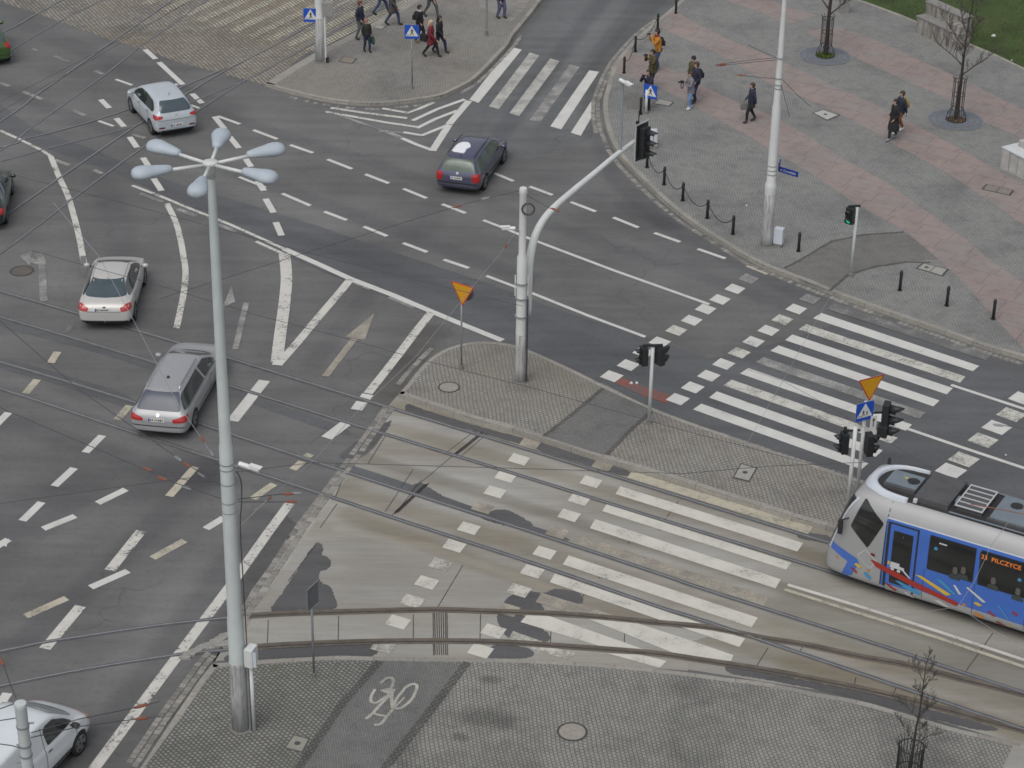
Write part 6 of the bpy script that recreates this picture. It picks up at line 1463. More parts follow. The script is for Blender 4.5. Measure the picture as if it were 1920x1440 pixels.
wire('dark contact wire from the left edge towards the signal mast', [(-80, 296, 6), (0, 321, 6), (320, 404, 6), (640, 490, 6), (980, 574, 6)], r_=.008)
wire('dark wire passing above the splitting lines and the traffic island', [(60, 470, 6), (300, 536, 6), (480, 590, 6), (640, 632, 6), (780, 672, 6), (1000, 728, 6), (1300, 812, 6), (1560, 880, 6)], r_=.008)
wire('steel wire descending from the signal mast insulator across the stop line', [(972, 428, 5.9), (945, 466, 5.9), (860, 570, 6), (780, 668, 6), (660, 782, 6), (590, 862, 6), (500, 938, lz(945)), (448, 988, lz(988))], r_=.008, m=m_wirel, ins=((949, 461, 5.9, 1), (505, 934, 6, 1), (480, 955, 6, 0)))
wire('dark wire from the left edge past the lamp mast over the tracks', [(-60, 952, 6), (0, 944, 6), (230, 912, 6), (410, 889, 6), (590, 867, 6), (720, 871, 6), (1000, 879, 6), (1280, 888, 6), (1440, 874, 6), (1640, 866, 6)], r_=.008)
wire('short dark wire ending in a red insulator right of the lamp mast', [(446, 936, lz(936)), (530, 926, 6.5), (556, 925, 6.5)], ins=((541, 926, 6.5, 1), (554, 925, 6.5, 0)))
wire('second short wire ending in a ring insulator right of the lamp mast', [(446, 941, lz(941)), (540, 941, 6.5), (556, 941, 6.5)], ins=((546, 941, 6.5, 1),))
wire('dark wire from the signal mast top to the left over the estate car lane', [(977, 357, 6.6), (912, 372, 6.4), (862, 385, 6.3), (560, 478, 6), (300, 560, 6)], r_=.008, ins=((910, 372, 6.4, 0), (858, 387, 6.3, 1)))
wire('pair wire from the signal mast top to the curved arm', [(988, 366, 6.5), (1030, 390, 6.3), (1050, 397, 6.2)], ins=((1041, 393, 6.3, 1),))
wire('upper wire reaching left from the plaza mast', [(1456, 108, 7), (1395, 114, 6.8), (1340, 122, 6.6)], ins=((1352, 120, 6.7, 1),))
wire('lower wire reaching left from the plaza mast', [(1456, 112, 6.9), (1397, 118, 6.7), (1342, 124, 6.5)], ins=((1356, 122, 6.6, 1),))
wire('short wire reaching up left from the plaza mast', [(1456, 108, 7), (1432, 98, 7), (1402, 84, 7)])
wire('short wire to the left below the others on the plaza mast', [(1455, 148, 6.4), (1415, 144, 6.3), (1380, 140, 6.2)], ins=((1390, 141, 6.3, 1),))
wire('short wire reaching down right from the plaza mast', [(1468, 150, 6.4), (1495, 178, 6.2), (1520, 200, 6)])
wire('short steep wire below the plaza mast clamp', [(1465, 160, 6.3), (1473, 190, 5.8), (1480, 218, 5.4)])
wire('wire from the bottom left mast to the right with red insulator', [(58, 1374, 7.6), (150, 1348, 7.4), (262, 1325, 7.2), (300, 1315, 7.2)], ins=((264, 1324, 7.2, 1),))
wire('lower wire from the bottom left mast to the right with red insulator', [(58, 1383, 7.4), (150, 1362, 7.3), (265, 1347, 7.1), (300, 1343, 7.1)], ins=((266, 1347, 7.1, 1),))
wire('wire from the bottom left mast up to the red insulator at the edge', [(30, 1308, 8), (18, 1280, 7.9), (8, 1250, 7.9), (-10, 1210, 7.9)], ins=((3, 1240, 7.9, 1),))
wire('short wire from the bottom left mast to the left edge', [(30, 1318, 7.9), (0, 1329, 7.9), (-60, 1350, 7.9)])
wire('second short wire from the bottom left mast to the left edge', [(32, 1346, 7.6), (0, 1351, 7.6), (-60, 1360, 7.6)])
wire('wire leaving the bottom left mast towards the corner', [(36, 1402, 7.2), (22, 1398, 7.2), (-20, 1392, 7.2)])
wire('pale wire over the tram flank to the red mark', [(1890, 980, 5), (1860, 1020, 5), (1827, 1090, 5), (1796, 1138, 5)], r_=.006, m=m_wirel)
wire('pale wire from the tram flank along the double line', [(1796, 1138, 5), (1700, 1152, 5), (1560, 1172, 5)], r_=.005, m=m_wirel)
wire('pale wire from the tram flank towards the lower right', [(1796, 1138, 5), (1860, 1180, 5), (1920, 1216, 5), (1990, 1262, 5)], r_=.005, m=m_wirel)
wire('thin pale wire over the zebra crossing towards the tram', [(1565, 540, 6), (1470, 710, 6), (1390, 850, 6), (1320, 940, 6)], r_=.005, m=m_wirel)
wire('thin dark wire over the zebra crossing to the corner signal', [(1400, 692, 6), (1466, 713, 6), (1570, 770, 6), (1750, 880, 6)], r_=.005)
wire('dark wire entering at the right edge over the squares', [(1862, 795, 6), (1890, 799, 6), (1980, 812, 6)], ins=((1872, 797, 6, 0),))
wire('rusty wire over the tram roof', [(1820, 945, 6), (1870, 954, 6), (1990, 978, 6)], r_=.012, m=m_ins)
wire('dark contact wire across the top left cobbles', [(-40, 212, 6), (170, 104, 6), (380, -10, 6)], r_=.006)
wire('second dark wire across the top left carriageway', [(-40, 232, 6), (200, 96, 6), (400, -26, 6)], r_=.006)

# ------------------------------------------------------------------ people
def skin(name, chains, m, parent=None, sub=1, roots=None):
    bm = bmesh.new(); L = bm.verts.layers.skin.verify(); idx = {}
    def vert(p):
        k = (round(p[0], 4), round(p[1], 4), round(p[2], 4))
        if k not in idx:
            v = bm.verts.new(p[:3]); v[L].radius = (p[3], p[3]); idx[k] = v
            if len(idx) == 1: v[L].use_root = True
        return idx[k]
    for ch in chains:
        vs = [vert(p) for p in ch]
        for a, b in zip(vs, vs[1:]):
            if a is not b and not bm.edges.get((a, b)): bm.edges.new((a, b))
    me = bpy.data.meshes.new(name); bm.to_mesh(me); bm.free()
    o = bpy.data.objects.new('tmp', me); C.objects.link(o)
    md = o.modifiers.new('k', 'SKIN'); md.use_smooth_shade = True; md.branch_smoothing = .6
    if sub: md = o.modifiers.new('s', 'SUBSURF'); md.levels = sub
    r_ = eval_mesh(o); bpy.data.objects.remove(o); r_.name = name; r_.materials.clear()
    return link_mesh(name, r_, m, parent, True)
def ellipsoid(c, r, n=12, k=8, keep=None, dirt=0):
    mb = MB(); 
    for i in range(k + 1):
        th = math.pi * i / k
        for j in range(n):
            ph = 2 * math.pi * j / n
            mb.v.append((c[0] + r[0] * math.sin(th) * math.cos(ph), c[1] + r[1] * math.sin(th) * math.sin(ph), c[2] + r[2] * math.cos(th)))
    for i in range(k):
        for j in range(n):
            a, b, c_, d = i * n + j, i * n + (j + 1) % n, (i + 1) * n + (j + 1) % n, (i + 1) * n + j
            cen = (Vector(mb.v[a]) + Vector(mb.v[c_])) / 2 - Vector(c)
            if keep is None or keep(cen): mb.f.append([a, d, c_, b]); mb.mi.append(0)
    return mb
def rings_mesh(rs, n=16):
    "rs: (cx, cy, z, rx, ry)"
    mb = MB()
    for cx, cy, z, rx, ry in rs:
        for i in range(n):
            a = 2 * math.pi * i / n; mb.v.append((cx + rx * math.cos(a), cy + ry * math.sin(a), z))
    for k in range(len(rs) - 1):
        for i in range(n): mb.f.append([k * n + i, k * n + (i + 1) % n, (k + 1) * n + (i + 1) % n, (k + 1) * n + i]); mb.mi.append(0)
    mb.f.append(list(range(n))[::-1]); mb.f.append([(len(rs) - 1) * n + i for i in range(n)]); mb.mi += [0, 0]
    return mb
m_skin = mat('skin', (.46, .29, .22), .6, 0, .06, 6)
def cloth(n_, c): return mat('cloth_' + n_, c, .9, 0, .14, 9)
PN = [0]
def person(label, feet, H, hd, stride=.5, arms='walk', jacket=None, hem=.86, trousers=None, shoes=None, hair=None, hat=None, longhair=False, scarf=None, lean=0, group=None, fat=1.14, flare=1.0, hood=None, tw=1.0):
    q = G(*feet); s_ = H / 1.75
    t_ = empty('person', q, R(hd - 90), label, 'person', group); t_.scale = (s_, s_, s_)
    f = stride / 2; ly = lean
    LF, RF = (f, -f)
    def leg(sx, y, back):
        hipp = (sx * .09, 0, .90); lift = .07 if back and abs(stride) > .3 else 0
        kn = (sx * .095, y * .5 + .05 + (.04 if not back else .02), .49 + lift * .3); an = (sx * .095, y - (.02 if back else 0), .09 + lift); toe = (sx * .105, y + .15, .035 + (0 if back else .0)); heel = (sx * .095, y - .05, .04 + lift)
        return hipp, kn, an, toe, heel
    lg = {1: leg(-1, LF, LF < 0), -1: leg(1, RF, RF < 0)}
    sh = lambda sx: (sx * .185, ly * .9, 1.415)
    A = {}
    for sx, sw in ((-1, -f), (1, f)):
        S0 = sh(sx)
        if arms == 'camera': E_, W_, Hn = (sx * .25, ly + .20, 1.22), (sx * .09, ly + .30, 1.50), (sx * .06, ly + .30, 1.56)
        elif arms == 'cameralow': E_, W_, Hn = (sx * .25, ly + .12, 1.14), (sx * .08, ly + .34, 1.28), (sx * .05, ly + .38, 1.32)
        elif arms == 'pocket': E_, W_, Hn = (sx * .27, ly - .05, 1.13), (sx * .20, ly + .12, .95), (sx * .18, ly + .15, .90)
        elif arms == 'carry': E_, W_, Hn = (sx * .24, -.02, 1.14), (sx * .24, .04, .90), (sx * .24, .05, .84)
        else: E_, W_, Hn = (sx * .25, ly + sw * .25 - .02, 1.13), (sx * .24, ly + sw * .9 + .06, .90), (sx * .235, ly + sw * 1.0 + .08, .83)
        A[sx] = (S0, E_, W_, Hn)
    ch = [[(0, 0, .95, .10), (0, ly * .4, 1.12, .11), (0, ly * .8, 1.30, .12), (0, ly, 1.44, .07), (0, ly + .01, 1.50, .052), (0, ly + .025, 1.57, .075), (0, ly + .01, 1.65, .092), (0, ly, 1.705, .065)],
          [(0, ly + .025, 1.57, .075), (0, ly + .098, 1.60, .03), (0, ly + .125, 1.592, .012)]]
    for sx in (-1, 1):
        S0, E_, W_, Hn = A[sx]
        ch.append([(0, ly * .8, 1.30, .12), (*S0, .06), (*E_, .043), (*W_, .028), (*Hn, .032)])
        d = (Vector(Hn) - Vector(W_)).normalized(); side_ = Vector((sx, 0, 0)); up_ = d.cross(side_).normalized(); c0 = Vector(Hn)
        for k, (o_, l_) in enumerate(((-.027, .068), (-.009, .078), (.010, .074), (.028, .058))):
            b0 = c0 + up_ * o_ + d * .03; b1 = b0 + d * l_ * .5 + side_ * -.008; b2 = b0 + d * l_ * .85 + side_ * -.03
            ch.append([(*Hn, .032), (*b0, .0095), (*b1, .0085), (*b2, .007)])
        th = c0 - up_ * .03 + d * .0; t1 = th - up_ * .02 + d * .03 - side_ * .015
        ch.append([(*Hn, .032), (*th, .011), (*t1, .008)])
        hipp, kn, an, toe, heel = lg[-sx]
        ch.append([(0, 0, .95, .10), (*hipp, .085), (*kn, .055), (*an, .036), ((an[0] + toe[0]) / 2, (an[1] + toe[1]) / 2, (an[2] + toe[2]) / 2 - .01, .018)])
    skin('body', ch, m_skin, t_)
    # trousers: each leg tapering, joined at the seat
    tr_c = [[(0, 0, .97, .125)] + [(*lg[k][0], .112 * tw), (*[(a + b) / 2 for a, b in zip(lg[k][0], lg[k][1])], .098 * tw), (*lg[k][1], .08 * tw), (*[(a + b) / 2 for a, b in zip(lg[k][1], lg[k][2])], .062 * tw), (*lg[k][2], .056 * tw)] for k in (1, -1)]
    skin('trousers', tr_c, trousers, t_)
    for k in (1, -1):
        hipp, kn, an, toe, heel = lg[k]
        skin('shoe', [[(an[0], an[1], an[2] + .05, .062), (an[0], an[1] - .005, an[2] - .01, .06), ((heel[0] + toe[0]) / 2, (heel[1] + toe[1]) / 2, (heel[2] + toe[2]) / 2 + .018, .058), (toe[0], toe[1] - .02, toe[2] + .008, .05), (toe[0], toe[1] + .015, toe[2], .038)]], shoes, t_)
    # jacket or coat
    bell = [(0, 0, hem, .175 * flare * fat, .135 * flare * fat), (0, .0, hem + .02, .18 * flare * fat, .14 * flare * fat)]
    if hem < .8: bell += [(0, 0, .80, .178 * (flare * .5 + .5) * fat, .138 * (flare * .5 + .5) * fat)]
    bell += [(0, ly * .2, .96, .172 * fat, .135 * fat), (0, ly * .4, 1.10, .165 * fat, .128 * fat), (0, ly * .7, 1.26, .185 * fat, .138 * fat), (0, ly * .9, 1.37, .20 * fat, .128 * fat), (0, ly, 1.43, .165, .105), (0, ly, 1.475, .088, .08), (0, ly, 1.50, .07, .07)]
    jb = rings_mesh(bell).build('jacket', jacket, t_, True)
    sm = jb.modifiers.new('s', 'SUBSURF'); sm.levels = 1; sm.render_levels = 1
    for sx in (-1, 1):
        S0, E_, W_, Hn = A[sx]
        skin('sleeve', [[(S0[0] * .75, S0[1], S0[2] - .015, .075), (*S0, .086), (*[(a + b) / 2 for a, b in zip(S0, E_)], .074), (*E_, .065), (*[(a + b) / 2 for a, b in zip(E_, W_)], .05), (*W_, .042)]], jacket, t_)
    hc = (0, ly + .005, 1.645)
    if hat is not None:
        ellipsoid((0, hc[1] - .005, 1.675), (.098, .115, .098), 16, 10, lambda c_: c_.z > -.045).build('hat', hat, t_, True)
        if hair is not None: ellipsoid(hc, (.090, .11, .11), 14, 10, lambda c_: c_.y < .02 and c_.z < .06).build('hair', hair, t_, True)
    elif hair is not None:
        ellipsoid(hc, (.096, .118, .122), 18, 12, lambda c_: c_.z > .045 or c_.y < .03 - .0).build('hair', hair, t_, True)
    if longhair: skin('long_hair', [[(0, ly - .03, 1.66, .095), (0, ly - .07, 1.56, .09), (0, ly - .09, 1.44, .08), (0, ly - .10, 1.36, .05)]], hair, t_)
    if hood is not None: skin('hood', [[(-.08, ly - .05, 1.45, .05), (0, ly - .12, 1.47, .07), (.08, ly - .05, 1.45, .05)]], hood, t_)
    if scarf is not None: rings_mesh([(0, ly + .01, 1.44, .10, .10), (0, ly + .015, 1.47, .105, .105), (0, ly + .02, 1.51, .095, .095), (0, ly + .02, 1.53, .075, .075)]).build('scarf', scarf, t_, True)
    for sx in (-1, 1): ellipsoid((sx * .034, ly + .098, 1.625), (.012, .008, .008), 8, 6).build('eye', mat('eye_dark', (.03, .025, .02), .3, 0, 0), t_, True)
    ellipsoid((0, ly + .092, 1.555), (.022, .008, .006), 8, 6).build('mouth', mat('lips', (.30, .12, .10), .5, 0, 0), t_, True)
    t_['fr'] = 0; del t_['fr']
    return t_
def place(t_, local):
    s_ = t_.scale[0]; M = Matrix.Rotation(t_.rotation_euler[2], 3, 'Z'); return t_.location + M @ (Vector(local) * s_)
def backpack(t_, label, m, y=-.19, z=1.22, sc=(1, 1, 1), cat='backpack', name='backpack', ang=0):
    p = place(t_, (0, y, z)); e = empty(name, p, t_.rotation_euler[2] + ang, label, cat)
    o = MB().box((0, 0, 0), (.30 * sc[0], .18 * sc[1], .46 * sc[2])).build('bag_body', m, e, True)
    md = o.modifiers.new('b', 'SUBSURF'); md.levels = 2; md.render_levels = 2
    for v in o.data.vertices: v.co.x *= 1.12; v.co.z *= 1.1; v.co.y *= 1.1
    o2 = MB().box((0, -.09 * sc[1], -.07 * sc[2]), (.22 * sc[0], .07, .22 * sc[2])).build('front_pocket', m, e, bevel=.025)
    for sx in (-1, 1): MB().tube(catmull([(sx * .09, .07, .20 * sc[2]), (sx * .11, .15, .24 * sc[2]), (sx * .13, .28, .12), (sx * .13, .26, -.08), (sx * .11, .08, -.18 * sc[2])], 3), .014, 6).build('strap', m, e)
    return e
def bag(t_, label, m, pos, size=(.34, .14, .26), cat='bag', name='shoulder_bag', strap_to=None, rz=0):
    p = place(t_, pos); e = empty(name, p, t_.rotation_euler[2] + rz, label, cat)
    MB().box((0, 0, 0), (size[1], size[0], size[2])).build('bag_body', m, e, bevel=.035)
    if strap_to is not None:
        d = Vector(strap_to) - Vector(pos); MB().tube([(0, -size[0] * .4, size[2] * .45), (d.x, d.y, d.z), (0, size[0] * .4, size[2] * .45)], .012, 6).build('strap', m, e)
    return e
c_navy = cloth('navy', (.022, .028, .05)); c_black = cloth('black', (.018, .018, .021)); c_dgreen = cloth('dark_green', (.024, .03, .026)); c_jean = cloth('jeans', (.045, .065, .13)); c_djean = cloth('dark_jeans', (.02, .03, .065)); c_ljean = cloth('light_jeans', (.16, .26, .48))
c_red = cloth('wine_red', (.16, .018, .03)); c_oran = cloth('ochre', (.46, .20, .035)); c_brown = cloth('brown', (.085, .055, .035)); c_gcoat = cloth('grey_brown_coat', (.075, .07, .068)); c_lgrey = cloth('grey_violet', (.19, .18, .21)); c_olive = cloth('olive', (.085, .07, .035)); c_must = cloth('mustard', (.30, .20, .03)); c_tan = cloth('rust_trousers', (.22, .10, .03))
s_blk = mat('shoe_black', (.02, .02, .02), .5, 0, .1); s_wht = mat('shoe_white', (.62, .63, .64), .6, 0, .05); s_tan = mat('shoe_tan', (.16, .10, .05), .6, 0, .1); s_grey = mat('shoe_grey', (.22, .24, .27), .6, 0, .1)
h_br = mat('hair_brown', (.06, .035, .022), .7, 0, .2, 20); h_dk = mat('hair_dark', (.022, .018, .016), .6, 0, .2, 20); h_bl = mat('hair_blond', (.50, .38, .26), .7, 0, .12, 20); h_red = mat('hair_reddish', (.11, .045, .03), .7, 0, .15, 20)
ZT = .14
GW = 'pedestrians on the top corner pavement'
p1 = person('person in navy jacket and grey shorts walking right at the mast', (676, 74, ZT), 1.78, -25, .30, 'pocket', c_navy, .93, cloth('shorts_grey', (.13, .13, .14)), s_blk, h_red, group=GW)
bag(p1, 'brown shoulder bag at the hip of the person in the navy jacket', cloth('bag_brown', (.12, .10, .08)), (-.20, -.14, .86), (.30, .14, .24))
p2 = person('short person in dark green coat holding a green bag', (688, 97, ZT), 1.50, -60, .22, 'carry', c_dgreen, .86, c_djean, s_blk, h_dk, hat=cloth('hat_pink_brown', (.30, .16, .14)), group=GW)
bag(p2, 'flat green shopping bag carried by the short person', cloth('bag_green', (.03, .09, .05)), (-.29, .07, .60), (.34, .08, .36), name='shopping_bag')
p3 = person('person in pale jacket and jeans striding at the top edge', (714, 26, ZT), 1.75, 25, .78, 'walk', cloth('pale', (.34, .33, .34)), .93, c_jean, s_blk, h_br, group=GW)
p4 = person('person in long grey brown coat walking right, head out of view', (736, 47, ZT), 1.80, -12, .55, 'walk', c_gcoat, .56, c_jean, s_blk, h_br, flare=1.15, group=GW)
p5 = person('person in open black coat with backpack behind the small blue sign', (787, 79, ZT), 1.72, -20, .30, 'pocket', c_black, .60, c_djean, s_tan, h_dk, scarf=cloth('scarf_pale', (.38, .37, .38)), flare=1.15, group=GW)
backpack(p5, 'black backpack worn by the person in the open black coat', c_black)
p6 = person('person in dark jacket walking away at the top of the corner', (808, 32, ZT), 1.78, -35, .62, 'walk', c_black, .86, cloth('grey_trousers', (.09, .095, .11)), s_blk, h_dk, group=GW)
p7 = person('blonde person in wine red coat walking right', (808, 106, ZT), 1.66, -15, .66, 'walk', c_red, .58, c_black, s_blk, h_bl, longhair=True, flare=1.12, group=GW)
bag(p7, 'black handbag on the arm of the person in the red coat', c_black, (.02, -.34, .88), (.34, .16, .30), name='handbag', strap_to=(.0, -.1, 1.3))
p8 = person('person in dark jacket and jeans beside the red coat', (824, 99, ZT), 1.70, -22, .55, 'walk', c_black, .84, c_djean, s_blk, h_dk, longhair=True, group=GW)
p9 = person('person in patterned blue trousers alone by the side street kerb', (939, 34, ZT), 1.74, -40, .24, 'walk', c_dgreen, .88, mat('cloth_blue_pattern', (.10, .11, .20), .9, 0, .6, 26), s_blk, h_dk, group=GW, tw=1.2)
GP = 'photographers behind the crossing sign'
p10 = person('tall person in ochre orange jacket raising a camera', (1233, 132, ZT), 1.86, 195, .10, 'camera', c_oran, .84, c_jean, s_grey, h_dk, scarf=cloth('scarf_red', (.20, .02, .03)), lean=.07, group=GP)
backpack(p10, 'black backpack on the orange jacket', c_black, y=-.13)
p11 = person('person in brown coat half hidden between the orange jacket and the sign', (1223, 166, ZT), 1.74, 215, .12, 'camera', c_olive, .72, c_black, s_blk, h_dk, lean=.05, group=GP)
p12 = person('person in navy coat standing right behind the blue crossing sign', (1215, 205, ZT), 1.76, 230, .12, 'camera', c_navy, .70, c_djean, s_blk, h_br, lean=.06, group=GP)
for pp, lb_ in ((p10, 'black camera held up by the person in orange'), (p11, 'black camera held by the brown coated person'), (p12, 'black camera held by the person behind the sign')):
    q = place(pp, (0, pp.get('l', 0) + .385, 1.575)); e = empty('camera', q, pp.rotation_euler[2], lb_, 'camera'); MB().box((0, 0, 0), (.14, .07, .09)).build('camera_body', m_blk, e, bevel=.012)
    mb = MB().lathe([(.035, 0), (.038, .09), (.03, .1)], n=12); mb.v = [(a, .03 + c_, b) for a, b, c_ in mb.v]; mb.build('lens', m_blk, e, True)
p13 = person('person in grey violet jacket, pale jeans and white shoes holding a camera', (1294, 204, ZT), 1.62, 200, .14, 'cameralow', c_lgrey, .74, c_ljean, s_wht, h_br, lean=.04, group='group of three in the middle of the plaza')
q = place(p13, (0, .45, 1.33)); e = empty('camera', q, p13.rotation_euler[2], 'black camera with dangling strap held by the person in pale jeans', 'camera')
MB().box((0, 0, 0), (.16, .10, .11)).build('camera_body', m_blk, e, bevel=.015)
mb = MB().lathe([(.04, 0), (.045, .12), (.035, .13)], n=12); mb.v = [(a, .04 + c_, b) for a, b, c_ in mb.v]; mb.build('lens', m_blk, e, True)
MB().tube(catmull([(-.08, 0, .03), (-.14, 0, -.12), (-.04, .02, -.28), (.06, .02, -.20), (.08, 0, .02)], 3), .02, 6).build('strap', m_blk, e)
bag(p13, 'lime green pouch at the waist of the person in pale jeans', cloth('lime', (.42, .50, .02)), (.17, -.06, .92), (.20, .07, .09), name='belt_pouch')
p14 = person('person in dark jacket with grey collar behind the pale jeans', (1303, 192, ZT), 1.78, 205, .12, 'pocket', c_navy, .80, c_djean, s_blk, h_br, hood=cloth('fur_grey', (.20, .19, .18)), group='group of three in the middle of the plaza')
backpack(p14, 'black backpack on the person with the grey collar', c_black)
p15 = person('person in dark woollen hat and olive jacket at the back of the trio', (1297, 178, ZT), 1.72, 215, .12, 'pocket', c_olive, .80, c_djean, s_blk, h_br, hat=cloth('hat_dark', (.03, .03, .032)), group='group of three in the middle of the plaza')
p16 = person('person in navy hooded coat with grey handbag walking left on the slab band', (1407, 229, ZT), 1.70, 190, .40, 'walk', c_navy, .68, c_black, s_blk, h_br, longhair=False, hood=c_navy, group=None)
bag(p16, 'grey handbag of the person walking left on the slab band', cloth('bag_grey', (.17, .175, .16)), (.10, .22, .70), (.42, .16, .30), name='handbag', strap_to=(.05, .0, 1.35))
p17 = person('person in long black coat and grey shoes walking left near the second tree', (1673, 262, ZT), 1.74, 200, .42, 'pocket', c_black, .42, c_black, s_grey, h_dk, flare=1.45, group='pair walking left near the second tree')
p18 = person('person with mustard backpack beside the long black coat', (1685, 249, ZT), 1.80, 200, .40, 'walk', c_navy, .82, c_tan, s_wht, h_br, tw=1.15, group='pair walking left near the second tree')
backpack(p18, 'mustard yellow backpack on the person beside the black coat', c_must)

# ------------------------------------------------------------------ trees with guards
m_bark = mat('bark_dark', (.045, .038, .033), .95, 0, .3, 12)
m_twig = mat('twig_brown', (.085, .075, .066), .95, 0, .2, 8)
m_guard = mat('guard_iron', (.032, .032, .034), .6, .2, .15)
def bare_tree(label, base, h, trunk_r, first, spread, seed, lean=(0, 0), nb=9, z=None, twig=1.0, thin=1.0):
    rr = random.Random(seed); B = G(*base); t_ = empty('bare_tree', B, 0, label, 'tree', 'bare young street trees')
    tp = [Vector((lean[0] * k / 8 + rr.uniform(-.02, .02), lean[1] * k / 8 + rr.uniform(-.02, .02), h * k / 8)) for k in range(9)]
    tp[0] = Vector((0, 0, -.05)); TP = catmull(tp, 3)
    MB().tube(TP, [trunk_r * (1 - .88 * (i / (len(TP) - 1)) ** 1.1) for i in range(len(TP))], 10).build('trunk', m_bark, t_, True)
    mb = MB()
    def grow(p, d, L, r_, lvl):
        k = 6; pts = [p]; dd = d.copy()
        for i in range(k):
            dd = (dd + Vector((rr.uniform(-.16, .16), rr.uniform(-.16, .16), rr.uniform(-.04, .15)))).normalized()
            pts.append(pts[-1] + dd * L / k)
        mb.tube(pts, [r_ * (1 - .75 * i / k) for i in range(k + 1)], 5 if lvl else 6)
        if lvl < 3:
            n = (7, 6, 4)[lvl]
            for j in range(n):
                f = .22 + .74 * j / n + rr.uniform(-.05, .05); i = min(int(f * k), k - 1); q = pts[i].lerp(pts[i + 1], f * k - i)
                ax = Vector((rr.uniform(-1, 1), rr.uniform(-1, 1), rr.uniform(-.2, .8))).normalized()
                nd = (dd * .75 + ax * .8).normalized()
                grow(q, nd, L * rr.uniform(.35, .55) * (1 - f * .25), max(r_ * .48, .0045 * thin), lvl + 1)
    for k in range(nb):
        f = first + (1 - first) * k / nb; i = int(f * (len(TP) - 1)); q = TP[min(i, len(TP) - 1)]
        a = k * 2.4 + rr.uniform(-.4, .4); el = .45 + .5 * f
        grow(q, Vector((math.cos(a) * math.cos(el), math.sin(a) * math.cos(el), math.sin(el))), spread * (1.15 - .55 * f) * rr.uniform(.8, 1.15), trunk_r * .42 * (1.1 - .6 * f), 0)
    mb.build('branches', m_twig, t_, True)
    return t_, B
def guard(label, B, h=1.9, r0=.42, r1=.25, bars=12, flare=.5):
    t_ = empty('tree_guard', B, 0, label, 'tree guard', 'iron tree guards')
    for i in range(bars):
        a = i * 2 * math.pi / bars; ca, sa = math.cos(a), math.sin(a)
        MB().tube([(ca * r0, sa * r0, 0), (ca * (r0 * .92), sa * r0 * .92, flare * .45), (ca * r1, sa * r1, flare), (ca * r1, sa * r1, h * .8), (ca * r1 * 1.02, sa * r1 * 1.02, h * .97), (ca * r1 * 1.25, sa * r1 * 1.25, h + .03)], .011, 5).build('bar', m_guard, t_)
    for z in (flare, flare + (h - flare) * .45, h * .93):
        MB().tube([(math.cos(k * .3927) * (r1 + .006), math.sin(k * .3927) * (r1 + .006), z) for k in range(17)], .014, 5, cap=False).build('hoop', m_guard, t_)
    return t_
def grate(label, B, r=1.15):
    t_ = empty('tree_grate', B, 0, label, 'tree grate')
    ms = [mat('grate_blue_grey', (.15, .165, .195), .8, 0, .15, 5), mat('grate_ring_pale', (.24, .245, .25), .8, 0, .15, 5)]
    rs = [(.42, .60, 0), (.62, .66, 1), (.68, .84, 0), (.86, .90, 1), (.92, 1.10, 0), (1.12, 1.17, 1)]
    for a, b, k in rs:
        MB().lathe([(a * r / 1.15, -.02), (a * r / 1.15, .012), (b * r / 1.15, .012), (b * r / 1.15, -.02)], n=48).build('stone_ring', ms[k], t_) if False else None
        mb = MB(); n = 48
        for i in range(n):
            x0, x1 = 2 * math.pi * i / n, 2 * math.pi * (i + 1) / n
            mb.add([(q_ * math.cos(w_), q_ * math.sin(w_), .012 + .001 * k) for q_, w_ in ((a, x0), (b, x0), (b, x1), (a, x1))], [(0, 1, 2, 3)])
        mb.build('stone_ring', ms[k], t_)
    mb = MB(); n = 24; rr = random.Random(3)
    mb.lathe([(.42, .0), (.38, .03), (.2, .045), (.01, .05)], n=24); mb.build('soil', mat('soil', (.05, .042, .03), .95, 0, .4, 9), t_)
    return t_
t_, B1 = bare_tree('bare tree at the top edge with moss at its foot', (1547, 105, ZT), 5.6, .11, .34, 2.1, 11, (.1, 0), 10)
guard('slim iron guard around the tree at the top edge', B1, 1.85); grate('ringed blue grey tree pit with green moss at the top edge', B1)
mb = MB(); rr = random.Random(9)
for k in range(500):
    a = rr.uniform(0, 6.28); d = rr.uniform(.1, .40); p = Vector((B1.x + d * math.cos(a), B1.y + d * math.sin(a), ZT + .04)); h = rr.uniform(.03, .11); b = rr.uniform(0, 6.28); l = .012
    mb.add([p + Vector((math.cos(b) * l, math.sin(b) * l, 0)), p - Vector((math.cos(b) * l, math.sin(b) * l, 0)), p + Vector((rr.uniform(-.05, .05), rr.uniform(-.05, .05), h))], [(0, 1, 2)])
tag(mb.build('grass_tuft', mat('moss_green', (.10, .16, .02), .9, 0, .5, 2)), 'bright green grass growing in the first tree pit', 'grass', kind='stuff')
t_, B2 = bare_tree('bare spreading tree in front of the stained stone wall', (1792, 225, ZT), 4.7, .088, .44, 2.0, 23, (.08, 0), 9)
guard('slim iron guard around the second tree on the plaza', B2, 1.85); grate('ringed blue grey tree pit with leaf litter near the second tree', B2)
mb = MB()
for k in range(90):
    a = rr.uniform(0, 6.28); d = rr.uniform(.05, .36); p = Vector((B2.x + d * math.cos(a), B2.y + d * math.sin(a), ZT + rr.uniform(.05, .09))); b = rr.uniform(0, 6.28); l = rr.uniform(.02, .05)
    x = Vector((math.cos(b), math.sin(b), rr.uniform(-.3, .3))) * l; y = Vector((-math.sin(b), math.cos(b), rr.uniform(-.3, .3))) * l * .6
    mb.add([p - x, p - y, p + x, p + y], [(0, 1, 2, 3)])
tag(mb.build('leaf_litter', mat('leaf_brown', (.20, .12, .06), .9, 0, .5, 3)), 'brown leaf litter in the second tree pit', 'leaves', kind='stuff')
